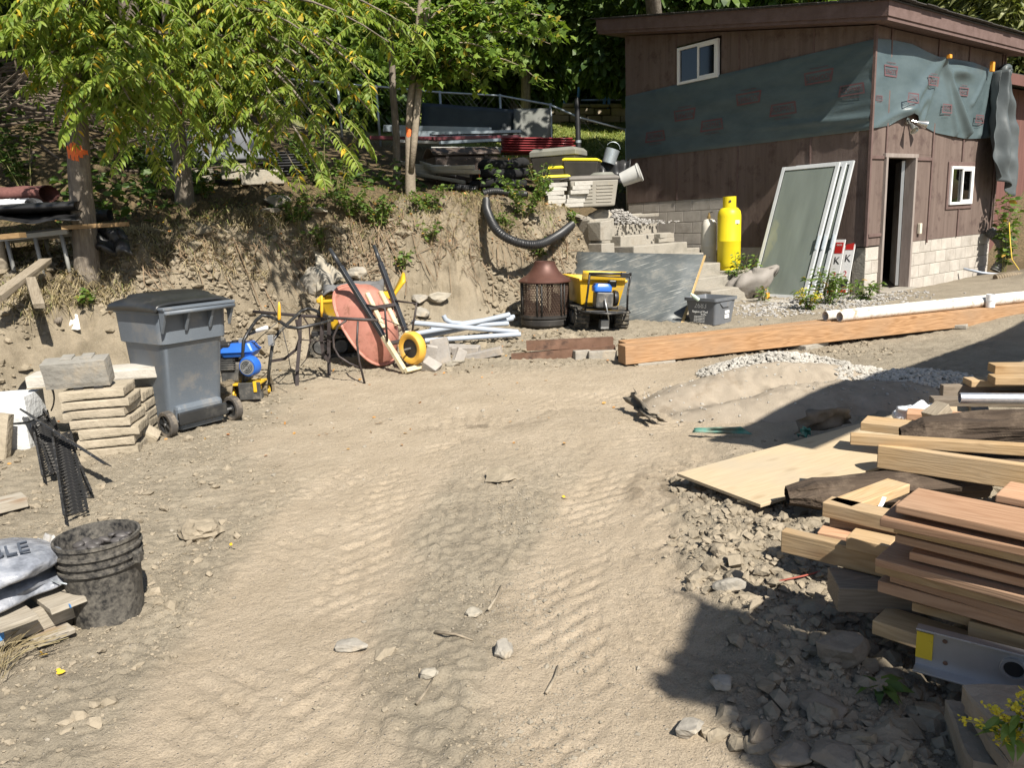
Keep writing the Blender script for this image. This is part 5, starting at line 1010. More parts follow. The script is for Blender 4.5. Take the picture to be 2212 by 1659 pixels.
# totes and boxes near the shed
def tote(name, c, w, d, h, rz, mb_, ml, label, lidh=.05, taper=.86, ribs=0, parts=True, cat='storage box', tilt=0):
    root = empty(name, T(Vector(c)) @ rotm(ry=tilt, rz=rz), label, cat); b = MB()
    def ring(s_, z_): return [(-w/2*s_, -d/2*s_, z_), (w/2*s_, -d/2*s_, z_), (w/2*s_, d/2*s_, z_), (-w/2*s_, d/2*s_, z_)]
    b.add(ring(taper, 0)+ring(1, h), [(3, 2, 1, 0), (0, 1, 5, 4), (1, 2, 6, 5), (2, 3, 7, 6), (3, 0, 4, 7), (4, 5, 6, 7)]).build('tub', mb_, root, bev=.02)
    for k in range(ribs):
        z_ = h*(.18+.62*k/max(1, ribs-1)); s_ = taper+(1-taper)*z_/h
        for sx in (-1, 1): box('rib', (w*.36*s_, .012, .015), mb_, root, (sx*w*.22*s_, -d/2*s_-.004, z_), bev=.003)
    l = MB(); l.add(ring(1.04, h)+ring(1.04, h+lidh*.6)+ring(.9, h+lidh), [(3, 2, 1, 0), (0, 1, 5, 4), (1, 2, 6, 5), (2, 3, 7, 6), (3, 0, 4, 7), (4, 5, 9, 8), (5, 6, 10, 9), (6, 7, 11, 10), (7, 4, 8, 11), (8, 9, 10, 11)]).build('lid', ml, root, bev=.012)
    return root
M_YL = pm('yellow_lid', (.62, .52, .02), (.7, .6, .04), rough=.4, scale=3); M_BT = pm('black_tote', (.03, .028, .024), (.05, .045, .04), rough=.5); M_OL = pm('grey_resin', (.16, .16, .14), (.22, .22, .19), rough=.55); M_BG = pm('beige_resin', (.24, .225, .19), (.30, .28, .24), rough=.6, dirt=(.3, .26, .2), dlo=.55, dhi=.8)
def gpt(px, py, Y): p = PY(px, py, Y); return Vector((p.x, p.y, max(GZ(p.x, p.y)-.02, p.z-.02)))
tote('storage_box', gpt(1274, 444, 13.0), .82, .55, .42, R(12), M_BG, pm('taupe_lid', (.13, .12, .105), (.17, .155, .14), rough=.55), 'beige louvred storage box with taupe lid on the terrace', ribs=6, lidh=.07)
tote('storage_box', gpt(1208, 388, 14.4), .85, .6, .42, R(-25), M_BT, M_OL, 'dark storage box with pale arched grey lid behind the yellow-lidded totes', lidh=.14)
tote('tote', gpt(1256, 382, 13.9), .62, .42, .28, R(-14), M_BT, M_YL, 'black tote with yellow lid, highest of the three', tilt=R(4))
tote('tote', gpt(1196, 398, 13.8), .5, .4, .12, R(8), M_BT, M_YL, 'black tote with yellow lid, lowest of the three, behind the green shrub')
tote('tote', gpt(1212, 388, 14.0), .4, .4, .2, R(-10), M_BT, M_YL, 'black tote with yellow lid wedged between the other two')
pl_ = empty('metal_pail', T(gpt(1314, 350, 14.6)) @ rotm(ry=R(20)), 'silver paint pail lying among the bins by the shed', 'pail'); MB().lathe([(0, 0), (.12, 0), (.13, .26), (.125, .26), (.115, .02)], 20).build('body', M_GALV, pl_, smooth='auto'); MB().tube(arc((0, 0, .26), .13, .3, PI-.3, 12), .004, 5).build('handle', M_GALV, pl_)
M_DW = pm('dingy_white', (.42, .42, .40), (.52, .52, .5), rough=.6); wb_ = empty('white_bucket', T(gpt(1343, 405, 13.7)+Vector((0, 0, .15))) @ rotm(rx=R(70), rz=R(75)), 'white bucket tipped on its side against the shed corner', 'bucket'); MB().lathe([(0, 0), (.12, 0), (.15, .34), (.16, .34), (.16, .31)], 20).build('body', M_DW, wb_, smooth='auto'); MB().lathe([(0, .345), (.155, .345)], 20).build('lid', M_DW, wb_)
quadslab('black_tarp', [gpt(1285, 392, 14.3), gpt(1360, 395, 14.2), PY(1362, 345, 14.8), PY(1300, 352, 14.8)], .02, M_BLK, 'crumpled black plastic tarp behind the beige storage box', 'tarp', 16, 14, .25)
rl = tag(MB().lathe([(0, .05), (.2, .04), (.24, .0), (.24, -.03)], 24).build('round_lid', M_OL, None, smooth='auto', loc=PY(1298, 378, 13.8)), 'round grey bin lid leaning behind the beige storage box', 'lid')
M_PAV = pm('white_paver', (.36, .345, .31), (.48, .46, .42), scale=8, rough=.88, bump=.3, rand=.06); pc = gpt(1216, 466, 12.75); r_ = random.Random(51); k = 0
names = ['bottom', 'second', 'third', 'fourth', 'fifth', 'top']
for lay in range(6):
    for col in range(2):
        if lay == 5 and col == 0: pass
        o = box('paver', (.3, .2, .062), M_PAV, None, (0, 0, .031), bev=.004, M=T(pc+Vector((-.16+.31*col+r_.uniform(-.03, .03)+.03*lay*(1 if col else .6), r_.uniform(-.03, .03), .02+lay*.066))) @ rotm(rz=R(r_.uniform(-9, 9)+6)))
        tag(o, f'white paver in the {names[lay]} layer of the terrace stack, {"right" if col else "left"} one', 'paver', 'white pavers stacked on the terrace')
plank('board', gpt(1186, 470, 12.6)+Vector((0, 0, .03)), gpt(1262, 468, 12.5)+Vector((0, 0, .03)), .3, .04, pm('grey_board', (.30, .27, .22), (.40, .36, .30), scale=4, rough=.9), 'grey board under the white paver stack')
xg = npr.normal(0, .33, 900); yg = npr.normal(0, .28, 900); c_ = gpt(1330, 462, 13.3); P_ = np.stack([c_.x+xg, c_.y+yg, GZ(c_.x, c_.y)+.22*np.exp(-(xg**2+yg**2)/.12)+npr.uniform(-.02, .02, 900)], -1)
tag(scatter('gravel_heap', P_, npr.uniform(.012, .03, 900), pm('grey_gravel', (.22, .21, .2), (.42, .4, .37), scale=2, rough=.9)), 'small grey gravel heap by the shed corner', 'gravel', kind='stuff')
# grey bench seat on blocks
M_GVIN = pm('grey_vinyl', (.17, .18, .20), (.23, .24, .26), scale=3, rough=.55); bp0 = PY(440, 352, 12.6); bn = empty('bench_seat', T(bp0) @ rotm(rz=R(4)), 'grey padded bench seat standing on concrete blocks under the walnut', 'seat')
for k in range(2):
    MB().grid(lambda u, v: (-.95+.96*k+.94*u, .30-.10*v+(.035*math.sin(PI*u)*math.sin(PI*v))*-1, .12+.42*v), 12, 8).build('backrest', M_GVIN, bn, smooth=True, thick=.14, bev=.03)
    box('cushion', (.98, .62, .13), M_GVIN, bn, (-.48+.99*k, .0, .06), bev=.04, seg=3)
box('base_frame', (1.95, .6, .05), M_BLK, bn, (0, .05, -.04), bev=.004)
for k, (px, py, w_) in enumerate(((372, 383, .34), (432, 388, .38), (512, 380, .42), (568, 392, .62))): p = PY(px, py, 12.1); p.z = max(p.z, GZ(p.x, p.y)); tag(box('concrete_block', (w_, .22, .22), M_PALE, None, (0, 0, .06), bev=.015, M=T(p) @ rotm(rz=R(8*k-10)), jit=.008), ['concrete block right of the second walnut trunk', 'flat pale concrete block under the bench seat', 'cast block with broken face under the bench seat end', 'long grey block at the right of the bench seat'][k], 'block', 'blocks under the bench seat')
rk = empty('steel_rack', T(gpt(612, 380, 12.8)) @ rotm(rx=R(-50), rz=R(12)), 'dark slatted steel rack lying beside the bench seat', 'rack')
for k in range(9): box('slat', (.9, .05, .02), pm('dark_steel', (.03, .03, .032), (.07, .07, .072), rough=.5, metal=.4), rk, (0, 0, .06+k*.075), bev=.003)
for sx in (-1, 1): box('side_bar', (.04, .06, .72), MATS['dark_steel'], rk, (sx*.46, 0, .36), bev=.003)
plank('tube', gpt(560, 366, 13), PY(650, 352, 13.2), .05, .05, M_GALV, 'pale metal tube leaning over the dark rack', 'tube')
# table with rolled black sheets, far left
tbp = PY(75, 508, 7.9); gt_ = GZ(tbp.x, tbp.y); tb = empty('folding_table', T(Vector((tbp.x, tbp.y, gt_))) @ rotm(rz=R(-4), ry=R(-3.5)), 'grey metal table frame at the left edge under black sheets', 'table'); th = tbp.z-gt_
M_GM = pm('dull_metal', (.26, .26, .25), (.36, .36, .34), scale=5, rough=.55, metal=.3)
box('rail', (1.35, .04, .05), M_GM, tb, (-.3, 0, th), bev=.003); box('rail', (1.35, .04, .05), M_GM, tb, (-.3, .6, th), bev=.003); box('table_top', (1.4, .66, .02), M_BLK, tb, (-.3, .3, th+.036), bev=.003)
for x_ in (.30, .02, -.28, -.85):
    for y_ in (0, .6): MB().tube([(x_, y_, -.12), (x_, y_, th-.02)], .02, 8).build('leg', M_GM, tb, smooth=True)
tp = Vector((tbp.x, tbp.y+.3, tbp.z+.05))
def sheet_roll(c, L_, w, h, mat, label, seed, sag=.0, cat='plastic sheet'):
    def f(u, v): a = 2*PI*v; x_ = (u-.5)*L_; k = 1+.22*mnoise.noise((u*4, math.cos(a)*2, seed)); return (x_, w*math.cos(a)*k, h*math.sin(a)*k+h+sag*(u-.5)**2)
    return tag(MB().grid(f, 26, 16).build('sheet_roll', mat, None, smooth=True, loc=c), label, cat)
quadslab('black_sheet', [PY(-40, 480, 7.6), PY(178, 474, 7.6), PY(160, 455, 8.2), PY(-40, 462, 8.2)], .008, M_BLK, 'glossy black plastic sheet spread on the table', 'plastic sheet', 14, 8, .05)
sheet_roll(PY(60, 461, 7.95), 1.15, .2, .05, M_BLK, 'rolled black sheeting lying on the table', 3)
sheet_roll(PY(10, 452, 8.1), .62, .16, .05, pm('white_plastic', (.7, .7, .72), (.78, .78, .8), rough=.35), 'white plastic bag behind the black rolls', 5, cat='bag'); sheet_roll(PY(35, 440, 8.6), .75, .2, .09, pm('maroon_mesh', (.11, .045, .04), (.16, .07, .06), scale=30, rough=.9), 'maroon mesh roll behind the table', 7, cat='mesh roll')
M_OLDW = wood('weathered_wood', (.30, .26, .20), (.19, .16, .12), (.10, .08, .06)); M_BRW = wood('brown_board', (.30, .20, .10), (.2, .13, .065), (.12, .07, .04))
plank('board', PY(136, 487, 7.72), PY(275, 479, 7.85), .14, .04, M_BRW, 'brown board resting across the left walnut trunk')
plank('board', PY(6, 506, 7.6), PY(48, 502, 7.6), .12, .05, M_BRW, 'short orange-ended board end on the table frame')
sheet_roll(PY(217, 478, 8.3), .22, .07, .06, M_BLK, 'small black roll right of the left walnut trunk', 9)
quadslab('black_bag', [PY(212, 540, 8.0), PY(285, 548, 7.9), PY(262, 495, 8.1), PY(214, 496, 8.2)], .06, M_BLK, 'black plastic bag hanging under the brown board', 'bag', 10, 10, .12)
plank('timber', PY(-10, 636, 6.9), PY(98, 556, 7.7), .11, .06, M_OLDW, 'weathered timber leaning up the slope at the left edge', jit=.008)
plank('timber', PY(66, 598, 7.3), PY(84, 655, 6.85), .09, .05, M_OLDW, 'short weathered stub below the leaning timber', jit=.006)
st_ = GP(124, 703); tag(MB().tube([(0, 0, .02), (PY(145, 668, st_.y+.35)-st_), (PY(166, 636, st_.y+.7)-st_)], [.03, .026, .018], 8).build('dead_branch', M_BARK, None, smooth=True, loc=st_), 'dead branch lying on the bare slope left of the bin', 'branch')
pp = GP(145, 725); pap = MB().grid(lambda u, v: ((u-.5)*.24*(1-.5*v), .05+.10*v+.02*math.sin(u*5), .02+.13*v+.03*mnoise.noise((u*3, v*3, 1))), 8, 6).build('torn_paper', pm('torn_white', (.72, .69, .6), (.8, .77, .68), rough=.8), None, smooth=True, thick=.003, loc=pp); tag(pap, 'torn piece of white board lying on the slope left of the bin', 'paper')
pst = GP(8, 590); tag(MB().tube([(0, 0, -.2), (0, 0, .3), (-.03, .02, .5)], [.06, .055, .05], 8).build('stump', M_OLDW, None, smooth=True, loc=pst), 'weathered stump at the left edge below the table', 'stump')
# ================================================================ YARD: bin, machines, stones
M_BIN = pm('slate_plastic', (.105, .125, .15), (.135, .155, .18), scale=2.5, rough=.5, spec=.4, bump=.06, bscale=60, dirt=(.26, .23, .19), dscale=5, dlo=.52, dhi=.85)
M_LID = pm('black_lid_plastic', (.016, .017, .018), (.032, .033, .034), scale=4, rough=.36, spec=.5, dirt=(.12, .11, .09), dscale=4, dlo=.55, dhi=.9)
def rrect(w, d, r, z, n=5, oy=0):
    out = []
    for cx, cy, a0 in ((w/2-r, d/2-r, 0), (-w/2+r, d/2-r, PI/2), (-w/2+r, -d/2+r, PI), (w/2-r, -d/2+r, 1.5*PI)):
        for k in range(n+1): a = a0+PI/2*k/n; out.append((cx+r*math.cos(a), cy+r*math.sin(a)+oy, z))
    return out
def loft(rings, close_b=True, close_t=True):
    mb = MB(); n = len(rings[0]); V = [p for q in rings for p in q]; Fs = []
    for i in range(len(rings)-1):
        for k in range(n): Fs.append((i*n+k, i*n+(k+1) % n, (i+1)*n+(k+1) % n, (i+1)*n+k))
    if close_b: Fs.append(tuple(range(n-1, -1, -1)))
    if close_t: Fs.append(tuple((len(rings)-1)*n+k for k in range(n)))
    return mb.add(V, Fs)
w1 = Pz(372, 942, .0); ax = Vector((.60, .80, 0)).normalized(); nrm = Vector((ax.y, -ax.x, 0))       # axle line; the handle side faces nrm
bc = w1+ax*.27-nrm*.26
bin_ = empty('wheeled_bin', frame((bc.x, bc.y, GZ(bc.x, bc.y)-.005), ax), 'tall slate grey wheeled garbage bin with black lid', 'bin')
# local: x along the axle, +y away from the handle
bd = loft([rrect(.46, .46, .05, .03, oy=.05), rrect(.47, .50, .06, .2, oy=.04), rrect(.52, .60, .07, .70, oy=.01), rrect(.525, .61, .07, .705, oy=.01), rrect(.56, .655, .07, .715, oy=.01), rrect(.575, .68, .07, .94, oy=.0), rrect(.60, .71, .07, .95, oy=0), rrect(.60, .71, .07, .99, oy=0)], True, True).build('body', M_BIN, bin_, smooth='auto')
box('wheel_arch', (.40, .14, .2), M_BIN, bin_, (0, -.19, .12), bev=.03)
box('axle_recess_dark', (.42, .03, .10), M_LID, bin_, (0, -.275, .12), bev=.01)  # a black box stands in for the shade of the recess
MB().tube([(-.30, -.25, .1), (.30, -.25, .1)], .012, 8).build('axle', pm('axle_steel', (.3, .3, .3), (.4, .4, .4), rough=.4, metal=.7), bin_)
M_TYRE = pm('dusty_black_tyre', (.05, .045, .04), (.09, .08, .07), scale=6, rough=.85, dirt=(.3, .25, .19), dscale=12, dlo=.45, dhi=.75)
for sx in (-1, 1):
    Mr = Matrix.Rotation(PI/2, 4, 'Y'); w = empty('wheel', T(sx*.285, -.25, .1)); w.parent = bin_
    MB().lathe([(.072, -.028), (.095, -.03), (.102, -.022), (.102, .022), (.095, .03), (.072, .028)], 28, M=Mr).build('tyre', M_TYRE, w, smooth='auto')
    MB().lathe([(0, -.02), (.02, -.022), (.03, -.012), (.06, -.012), (.073, -.024), (.073, .024), (.06, .012), (.03, .012), (.02, .024), (0, .022)], 24, M=Mr).build('rim', M_LID, w, smooth='auto')
    for k in range(5): a = k*2*PI/5; MB().box((sx*.016, .045*math.cos(a), .045*math.sin(a)), (.012, .05, .012), M=Matrix.Rotation(a, 4, 'X')).build('spoke', M_LID, w)
    MB().lathe([(0, .03), (.012, .028), (.012, .02)], 12, M=Mr if sx > 0 else Mr @ Matrix.Rotation(PI, 4, 'X')).build('hub_cap', MATS['axle_steel'], w)
MB().grid(lambda u, v: ((u-.5)*.625, -.355+.735*v, .985+.075*(math.sin(PI*min(1, max(0, v*.92+.04))))**.5*(1-(2*u-1)**6*.85)+(.018 if (.16 < u < .84 and .14 < v < .8) else 0)-(.03 if u in (0, 1) or v == 1 else 0)), 34, 30).build('lid', M_LID, bin_, smooth=True, thick=.022)
MB().box((0, .395, .975), (.56, .03, .05)).build('lid_lip', M_LID, bin_, bev=.01)
MB().tube([(-.29, -.43, .955), (.29, -.43, .955)], .017, 10).build('handle', M_BIN, bin_, smooth=True)
box('handle_shelf', (.60, .085, .022), M_BIN, bin_, (0, -.395, .985), bev=.006)
for x_ in (-.28, -.09, .11, .28): MB().prism([(-.35, .80), (-.43, .95), (-.43, .985), (-.35, .985)], .022, M=Matrix(((0, 0, 1, x_-.011), (1, 0, 0, 0), (0, 1, 0, 0), (0, 0, 0, 1)))).build('handle_bracket', M_BIN, bin_, bev=.003)
# tiller --------------------------------------------------------------------------------------------
M_BLUE2 = pm('engine_blue', (.02, .10, .42), (.03, .14, .52), rough=.3, spec=.5, dirt=(.2, .2, .2), dlo=.62, dhi=.9); M_MYEL = pm('machine_yellow', (.60, .36, .02), (.70, .44, .03), rough=.4, dirt=(.32, .26, .18), dscale=5, dlo=.52, dhi=.8)
M_ENG = pm('engine_grey', (.05, .05, .05), (.14, .14, .135), scale=10, rough=.5, metal=.3, dirt=(.28, .24, .19), dscale=10, dlo=.5, dhi=.8); M_BTUBE = pm('worn_black_tube', (.015, .015, .016), (.03, .03, .03), rough=.35, dirt=(.3, .27, .22), dscale=9, dlo=.56, dhi=.75); M_LEV = pm('orange_lever', (.75, .40, .03), (.8, .45, .05), rough=.4)
M_MUDT = pm('muddy_tyre', (.10, .08, .05), (.2, .165, .115), scale=8, rough=.95, bump=.5)
def lug_wheel(root, c, r0, w, lugs, mat, hub, axis='x', name='wheel'):
    Mr = Matrix.Rotation(PI/2, 4, 'Y') if axis == 'x' else Matrix.Rotation(PI/2, 4, 'X'); e = empty(name, T(Vector(c)) @ Mr); e.parent = root
    MB().lathe([(r0*.5, -w/2*.8), (r0*.85, -w/2), (r0*.96, -w/2*.7), (r0*.98, 0), (r0*.96, w/2*.7), (r0*.85, w/2), (r0*.5, w/2*.8)], 24).build('tyre', mat, e, smooth='auto')
    lg = MB()
    for k in range(lugs):
        a = 2*PI*k/lugs
        for sg_ in (-1, 1): lg.box((r0*math.cos(a+sg_*.07), r0*math.sin(a+sg_*.07), sg_*w*.24), (r0*.12, r0*.14, w*.5), M=Matrix.Rotation(a+sg_*.07, 4, 'Z') @ Matrix.Rotation(sg_*.5, 4, 'X'))
    l = lg.build('lugs', mat, e, bev=.004, seg=1); l['kind'] = 'stuff'
    MB().lathe([(0, w*.35), (r0*.2, w*.4), (r0*.25, w*.2), (r0*.5, w*.25), (r0*.52, -w*.25), (r0*.25, -w*.2), (r0*.2, -w*.4), (0, -w*.35)], 20).build('rim', hub, e, smooth='auto'); return e
tb0 = Pz(527, 868, 0); tb0.z = GZ(tb0.x, tb0.y); til = empty('garden_tiller', T(tb0), 'muddy garden tiller with blue engine and bent black handlebars behind the bin', 'tiller'); B = Vector(tb0)
def q(px, py, Y): return PY(px, py, Y)-B
YE = tb0.y+.15
for (px, py, Y) in ((497, 852, YE-.05), (572, 842, YE+.2)): lug_wheel(til, q(px, py, Y), .135, .12, 10, M_MUDT, M_MYEL)
box('axle_case', (.36, .16, .12), M_ENG, til, q(530, 848, YE+.1), bev=.02); box('deck_plate', (.34, .22, .018), M_MYEL, til, q(530, 826, YE), bev=.004, M=None); box('guard', (.2, .02, .16), M_ENG, til, q(540, 845, YE-.12), bev=.006); box('yellow_bracket', (.03, .16, .10), M_MYEL, til, q(556, 832, YE-.06), bev=.004)
box('crankcase', (.24, .22, .2), M_ENG, til, q(512, 800, YE+.05), bev=.025); box('cylinder_head', (.14, .16, .14), M_ENG, til, q(494, 782, YE), bev=.015)
for k in range(6): box('cooling_fin', (.15, .17, .006), M_ENG, til, q(496, 770+5*k, YE), bev=0)
loft([rrect(.27, .19, .02, 0, 2), rrect(.31, .23, .02, .04, 2), rrect(.33, .25, .02, .045, 2), rrect(.33, .25, .02, .055, 2), rrect(.31, .23, .02, .06, 2), rrect(.25, .17, .03, .125, 2)]).build('fuel_tank', M_BLUE2, til, bev=.004, loc=q(520, 768, YE)); MB().lathe([(.0, .03), (.03, .03), (.03, 0)], 14, c=q(508, 742, YE)).build('fuel_cap', M_BLK, til, smooth='auto')
fan = empty('recoil_cover', T(q(540, 791, YE-.13)) @ rotm(rx=R(90), rz=R(-12))); fan.parent = til
MB().lathe([(0, .05), (.078, .05), (.092, .03), (.095, -.03)], 26).build('shroud', M_BLUE2, fan, smooth='auto'); MB().lathe([(0, .054), (.070, .054)], 24).build('grille', pm('silver_grille', (.35, .36, .36), (.45, .46, .46), rough=.4, metal=.6), fan)
for k in range(3): MB().tube([( (.02+.015*k)*math.cos(a), (.02+.015*k)*math.sin(a), .056) for a in np.linspace(0, 2*PI, 20)[:-1]], .003, 4, close=True).build('grille_ring', M_BLK, fan)
box('air_filter', (.12, .1, .11), M_BLK, til, q(488, 752, YE-.05), bev=.02); MB().lathe([(.05, 0), (.05, .14)], 14, cap=True, c=q(482, 760, YE), M=Matrix.Rotation(.4, 4, 'X')).build('muffler', M_ENG, til, smooth='auto')
hb = [q(*a) for a in ((524, 835, YE-.1), (524, 775, YE-.12), (526, 736, YE-.12), (537, 716, YE-.05), (553, 692, YE+.1), (566, 681, YE+.2), (582, 683, YE+.2), (600, 691, YE+.15), (622, 706, YE+.05), (645, 709, YE+.05), (690, 699, YE+.15), (718, 691, YE+.3), (716, 687, YE+.4), (700, 681, YE+.5), (680, 670, YE+.6), (665, 666, YE+.65), (650, 672, YE+.6), (628, 693, YE+.45), (604, 716, YE+.3), (590, 736, YE+.2), (584, 775, YE+.2), (578, 832, YE+.15))]
MB().tube(hb, .016, 10).build('handlebar', M_BTUBE, til, smooth=True)
for (a, b, nm, mt, r0) in (((603, 699, YE+.14), (603, 652, YE+.12), 'lever', M_LEV, .014), ((695, 684, YE+.5), (695, 638, YE+.48), 'lever', M_LEV, .014), ((538, 722, YE-.08), (560, 712, YE-.12), 'shift_rod', M_BTUBE, .012)):
    a, b = q(*a), q(*b); MB().tube([a, a.lerp(b, .3), a.lerp(b, .75), b], [r0*.7, r0*1.2, r0, r0*.5], 8).build(nm, mt, til, smooth=True)
a, b = q(553, 715, YE-.11), q(578, 707, YE-.14); MB().tube([a, a.lerp(b, .1), a.lerp(b, .9), b], [.012, .019, .021, .015], 10).build('white_grip', M_WHITE, til, smooth=True)
for px, py in ((586, 735), (524, 742)): box('ratchet_plate', (.05, .05, .10), MATS['silver_grille'], til, q(px, py, YE-.02 if px < 550 else YE+.17), bev=.004)
for pts in (((600, 695), (560, 730), (528, 765), (500, 782)), ((610, 710), (622, 760), (628, 800), (600, 828), (560, 832)), ((590, 760), (582, 800), (555, 825), (530, 835))): MB().tube([q(x_, y_, YE-.02) for x_, y_ in pts], .004, 5).build('cable', M_BTUBE, til, smooth=True)
# iron strap frame ------------------------------------------------------------------------------------
M_IRON = pm('brown_iron', (.035, .028, .028), (.075, .062, .06), scale=7, rough=.55, metal=.3, dirt=(.2, .16, .12), dscale=9, dlo=.58, dhi=.8)
f0 = GP(644, 832); irn = empty('iron_stand', T(f0), 'dark strap-iron stand between the tiller and the wheelbarrow', 'stand'); B = Vector(f0); YI = f0.y
def q(px, py, Y): return PY(px, py, Y)-B
def strap(name, pts, w=.035, t=.006): MB().tube([q(*a) for a in pts], 0, flat=(w, t)).build(name, M_IRON, irn)
MB().tube([q(547, 673, YI+.25), q(640, 681, YI+.15), q(740, 688, YI+.05), q(817, 692, YI)], .016, 8).build('top_bar', M_IRON, irn, smooth=True)
strap('leg', [(648, 684, YI+.12), (648, 735, YI+.1), (642, 800, YI+.02), (642, 834, YI-.02)]); strap('leg', [(711, 690, YI+.25), (710, 750, YI+.25), (711, 812, YI+.2)])
strap('curved_strap', [(655, 684, YI+.1), (668, 705, YI+.1), (670, 740, YI+.1), (662, 775, YI+.1), (650, 790, YI+.1)]); strap('curved_strap', [(697, 688, YI+.1), (694, 730, YI+.1), (698, 765, YI+.1), (712, 782, YI+.1)])
strap('curved_strap', [(640, 690, YI+.3), (648, 730, YI+.3), (640, 755, YI+.3), (615, 775, YI+.3), (586, 780, YI+.3)], .03); strap('cross_strap', [(650, 734, YI+.08), (716, 738, YI+.1)])
for nm, pts in (('hoop', ((748, 692), (730, 705), (720, 728), (721, 750), (732, 770), (755, 785), (774, 793))), ('leg', ((773, 694), (771, 740), (776, 780), (790, 838)))): MB().tube([q(x_, y_, YI-.05) for x_, y_ in pts], .011, 8).build(nm, M_IRON, irn, smooth=True)
# tracked carrier behind the wheelbarrow ------------------------------------------------------------------
def track_unit(root, c, L_, h, w, mat, axis_y=True):
    e = empty('track', T(Vector(c))); e.parent = root; out = []
    for k in range(13): a = PI/2+PI*k/12; out.append((-L_/2+h/2+h/2*math.cos(a), h/2+h/2*math.sin(a)))
    for k in range(13): a = -PI/2+PI*k/12; out.append((L_/2-h/2+h/2*math.cos(a), h/2+h/2*math.sin(a)))
    n = len(out); V = []; Fs = []
    for y_, s_ in ((-w/2, 1), (w/2, 1), (-w/2, .8), (w/2, .8)):
        V += [(x_*(s_ if s_ == 1 else 1-.06), y_, h/2+(z_-h/2)*s_) for x_, z_ in out]
    for i in range(n):
        j = (i+1) % n; Fs += [(i, j, n+j, n+i), (2*n+i, 3*n+i, 3*n+j, 2*n+j), (i, 2*n+i, 2*n+j, j), (n+i, n+j, 3*n+j, 3*n+i)]
    MB().add(V, Fs).build('belt', mat, e, smooth='auto')
    lg = MB(); per = 2*(L_-h)+PI*h; m = int(per/.05)
    for k in range(m):
        s_ = per*k/m; st_ = L_-h
        if s_ < st_: x_, z_, a = -L_/2+h/2+s_, h, 0
        elif s_ < st_+PI*h/2: t = (s_-st_)/(h/2); x_, z_, a = L_/2-h/2+h/2*math.sin(t), h/2+h/2*math.cos(t), -t
        elif s_ < 2*st_+PI*h/2: x_, z_, a = L_/2-h/2-(s_-st_-PI*h/2), 0, PI
        else: t = (s_-2*st_-PI*h/2)/(h/2); x_, z_, a = -L_/2+h/2-h/2*math.sin(t), h/2-h/2*math.cos(t), PI-t
        lg.box((x_, 0, z_), (.026, w, .03), M=Matrix.Rotation(-a, 4, 'Y'))
    l = lg.build('cleats', mat, e, bev=.003, seg=1); l['kind'] = 'stuff'
    for k in range(4): MB().lathe([(0, -w*.42), (h*.3, -w*.42), (h*.34, -w*.3), (h*.34, w*.3), (h*.3, w*.42), (0, w*.42)], 16, M=Matrix.Rotation(PI/2, 4, 'X'), c=(-L_/2+h/2+(L_-h)*k/3, 0, h/2)).build('roller', M_ENG, e, smooth='auto')
    return e
M_RUB = pm('muddy_rubber', (.04, .037, .033), (.075, .07, .06), scale=8, rough=.9, dirt=(.28, .24, .18), dscale=12, dlo=.5, dhi=.75)
tc0 = GP(735, 778); tcr = empty('tracked_carrier', T(tc0+Vector((.15, .55, 0))) @ rotm(rz=R(8)), 'yellow tracked dumper half hidden behind the wheelbarrow', 'carrier')
track_unit(tcr, (-.1, -.22, .0), .95, .24, .16, M_RUB); track_unit(tcr, (-.1, .30, .0), .95, .24, .16, M_RUB)
box('chassis', (.9, .5, .06), M_BLK, tcr, (-.1, .04, .27), bev=.006)
def tub(rings): return loft([rrect(*a) for a in rings], True, False)
tub([(.62, .52, .04, .32), (.85, .62, .05, .62), (.90, .66, .05, .64), (.90, .66, .05, .67), (.84, .60, .05, .66), (.58, .48, .04, .36)]).build('tub', M_MYEL, tcr, smooth='auto')
MB().grid(lambda u, v: (.42+.14*v, -.28+.56*u, .66+.24*v-.08*(2*u-1)**4*v), 8, 5).build('end_wall', M_MYEL, tcr, smooth=True, thick=.03)
quadslab('liner_bag', [(-.38, -.3, .70), (.3, -.3, .72), (.32, .25, .80), (-.36, .25, .74)], .03, pm('grey_bag', (.10, .10, .105), (.17, .17, .175), rough=.6), None, None, 12, 10, .14, parent=tcr)
# wheelbarrow tipped up on its nose ------------------------------------------------------------------------
O = Pz(893, 806, 0); O.z = GZ(O.x, O.y)+.02; A_ = Vector((-.47, .39, 1)).normalized(); W_ = Vector((.64, .77, 0)).normalized(); N_ = W_.cross(A_).normalized()
if N_.y > 0: N_ = -N_; W_ = -W_
Mw = Matrix(((W_.x, A_.x, N_.x, O.x), (W_.y, A_.y, N_.y, O.y), (W_.z, A_.z, N_.z, O.z), (0, 0, 0, 1)))
wbw = empty('wheelbarrow', Mw, 'salmon red wheelbarrow tipped up on its nose with handles in the air', 'wheelbarrow')
M_SAL = pm('faded_red_steel', (.36, .145, .11), (.46, .22, .17), scale=4, rough=.5, dirt=(.22, .10, .065), dscale=9, dlo=.52, dhi=.68, spec=.4)
def egg(s_, z_, y0, y1, hw):
    out = []
    for k in range(36):
        a = 2*PI*k/36; c, s2 = math.cos(a), math.sin(a); cx = math.copysign(abs(c)**.75, c); sy = math.copysign(abs(s2)**.75, s2); y_ = (y0+y1)/2+(y1-y0)/2*sy; out.append((hw*cx*(1-.18*max(0, -sy)), y_, z_))
    return out
loft([egg(1, -.345, .24, 1.22, .325), egg(1, -.34, .255, 1.2, .312), egg(1, -.16, .36, 1.12, .26), egg(1, -.075, .50, 1.01, .20), egg(1, -.055, .53, .98, .185)], False, True).build('tray', M_SAL, wbw, smooth='auto')
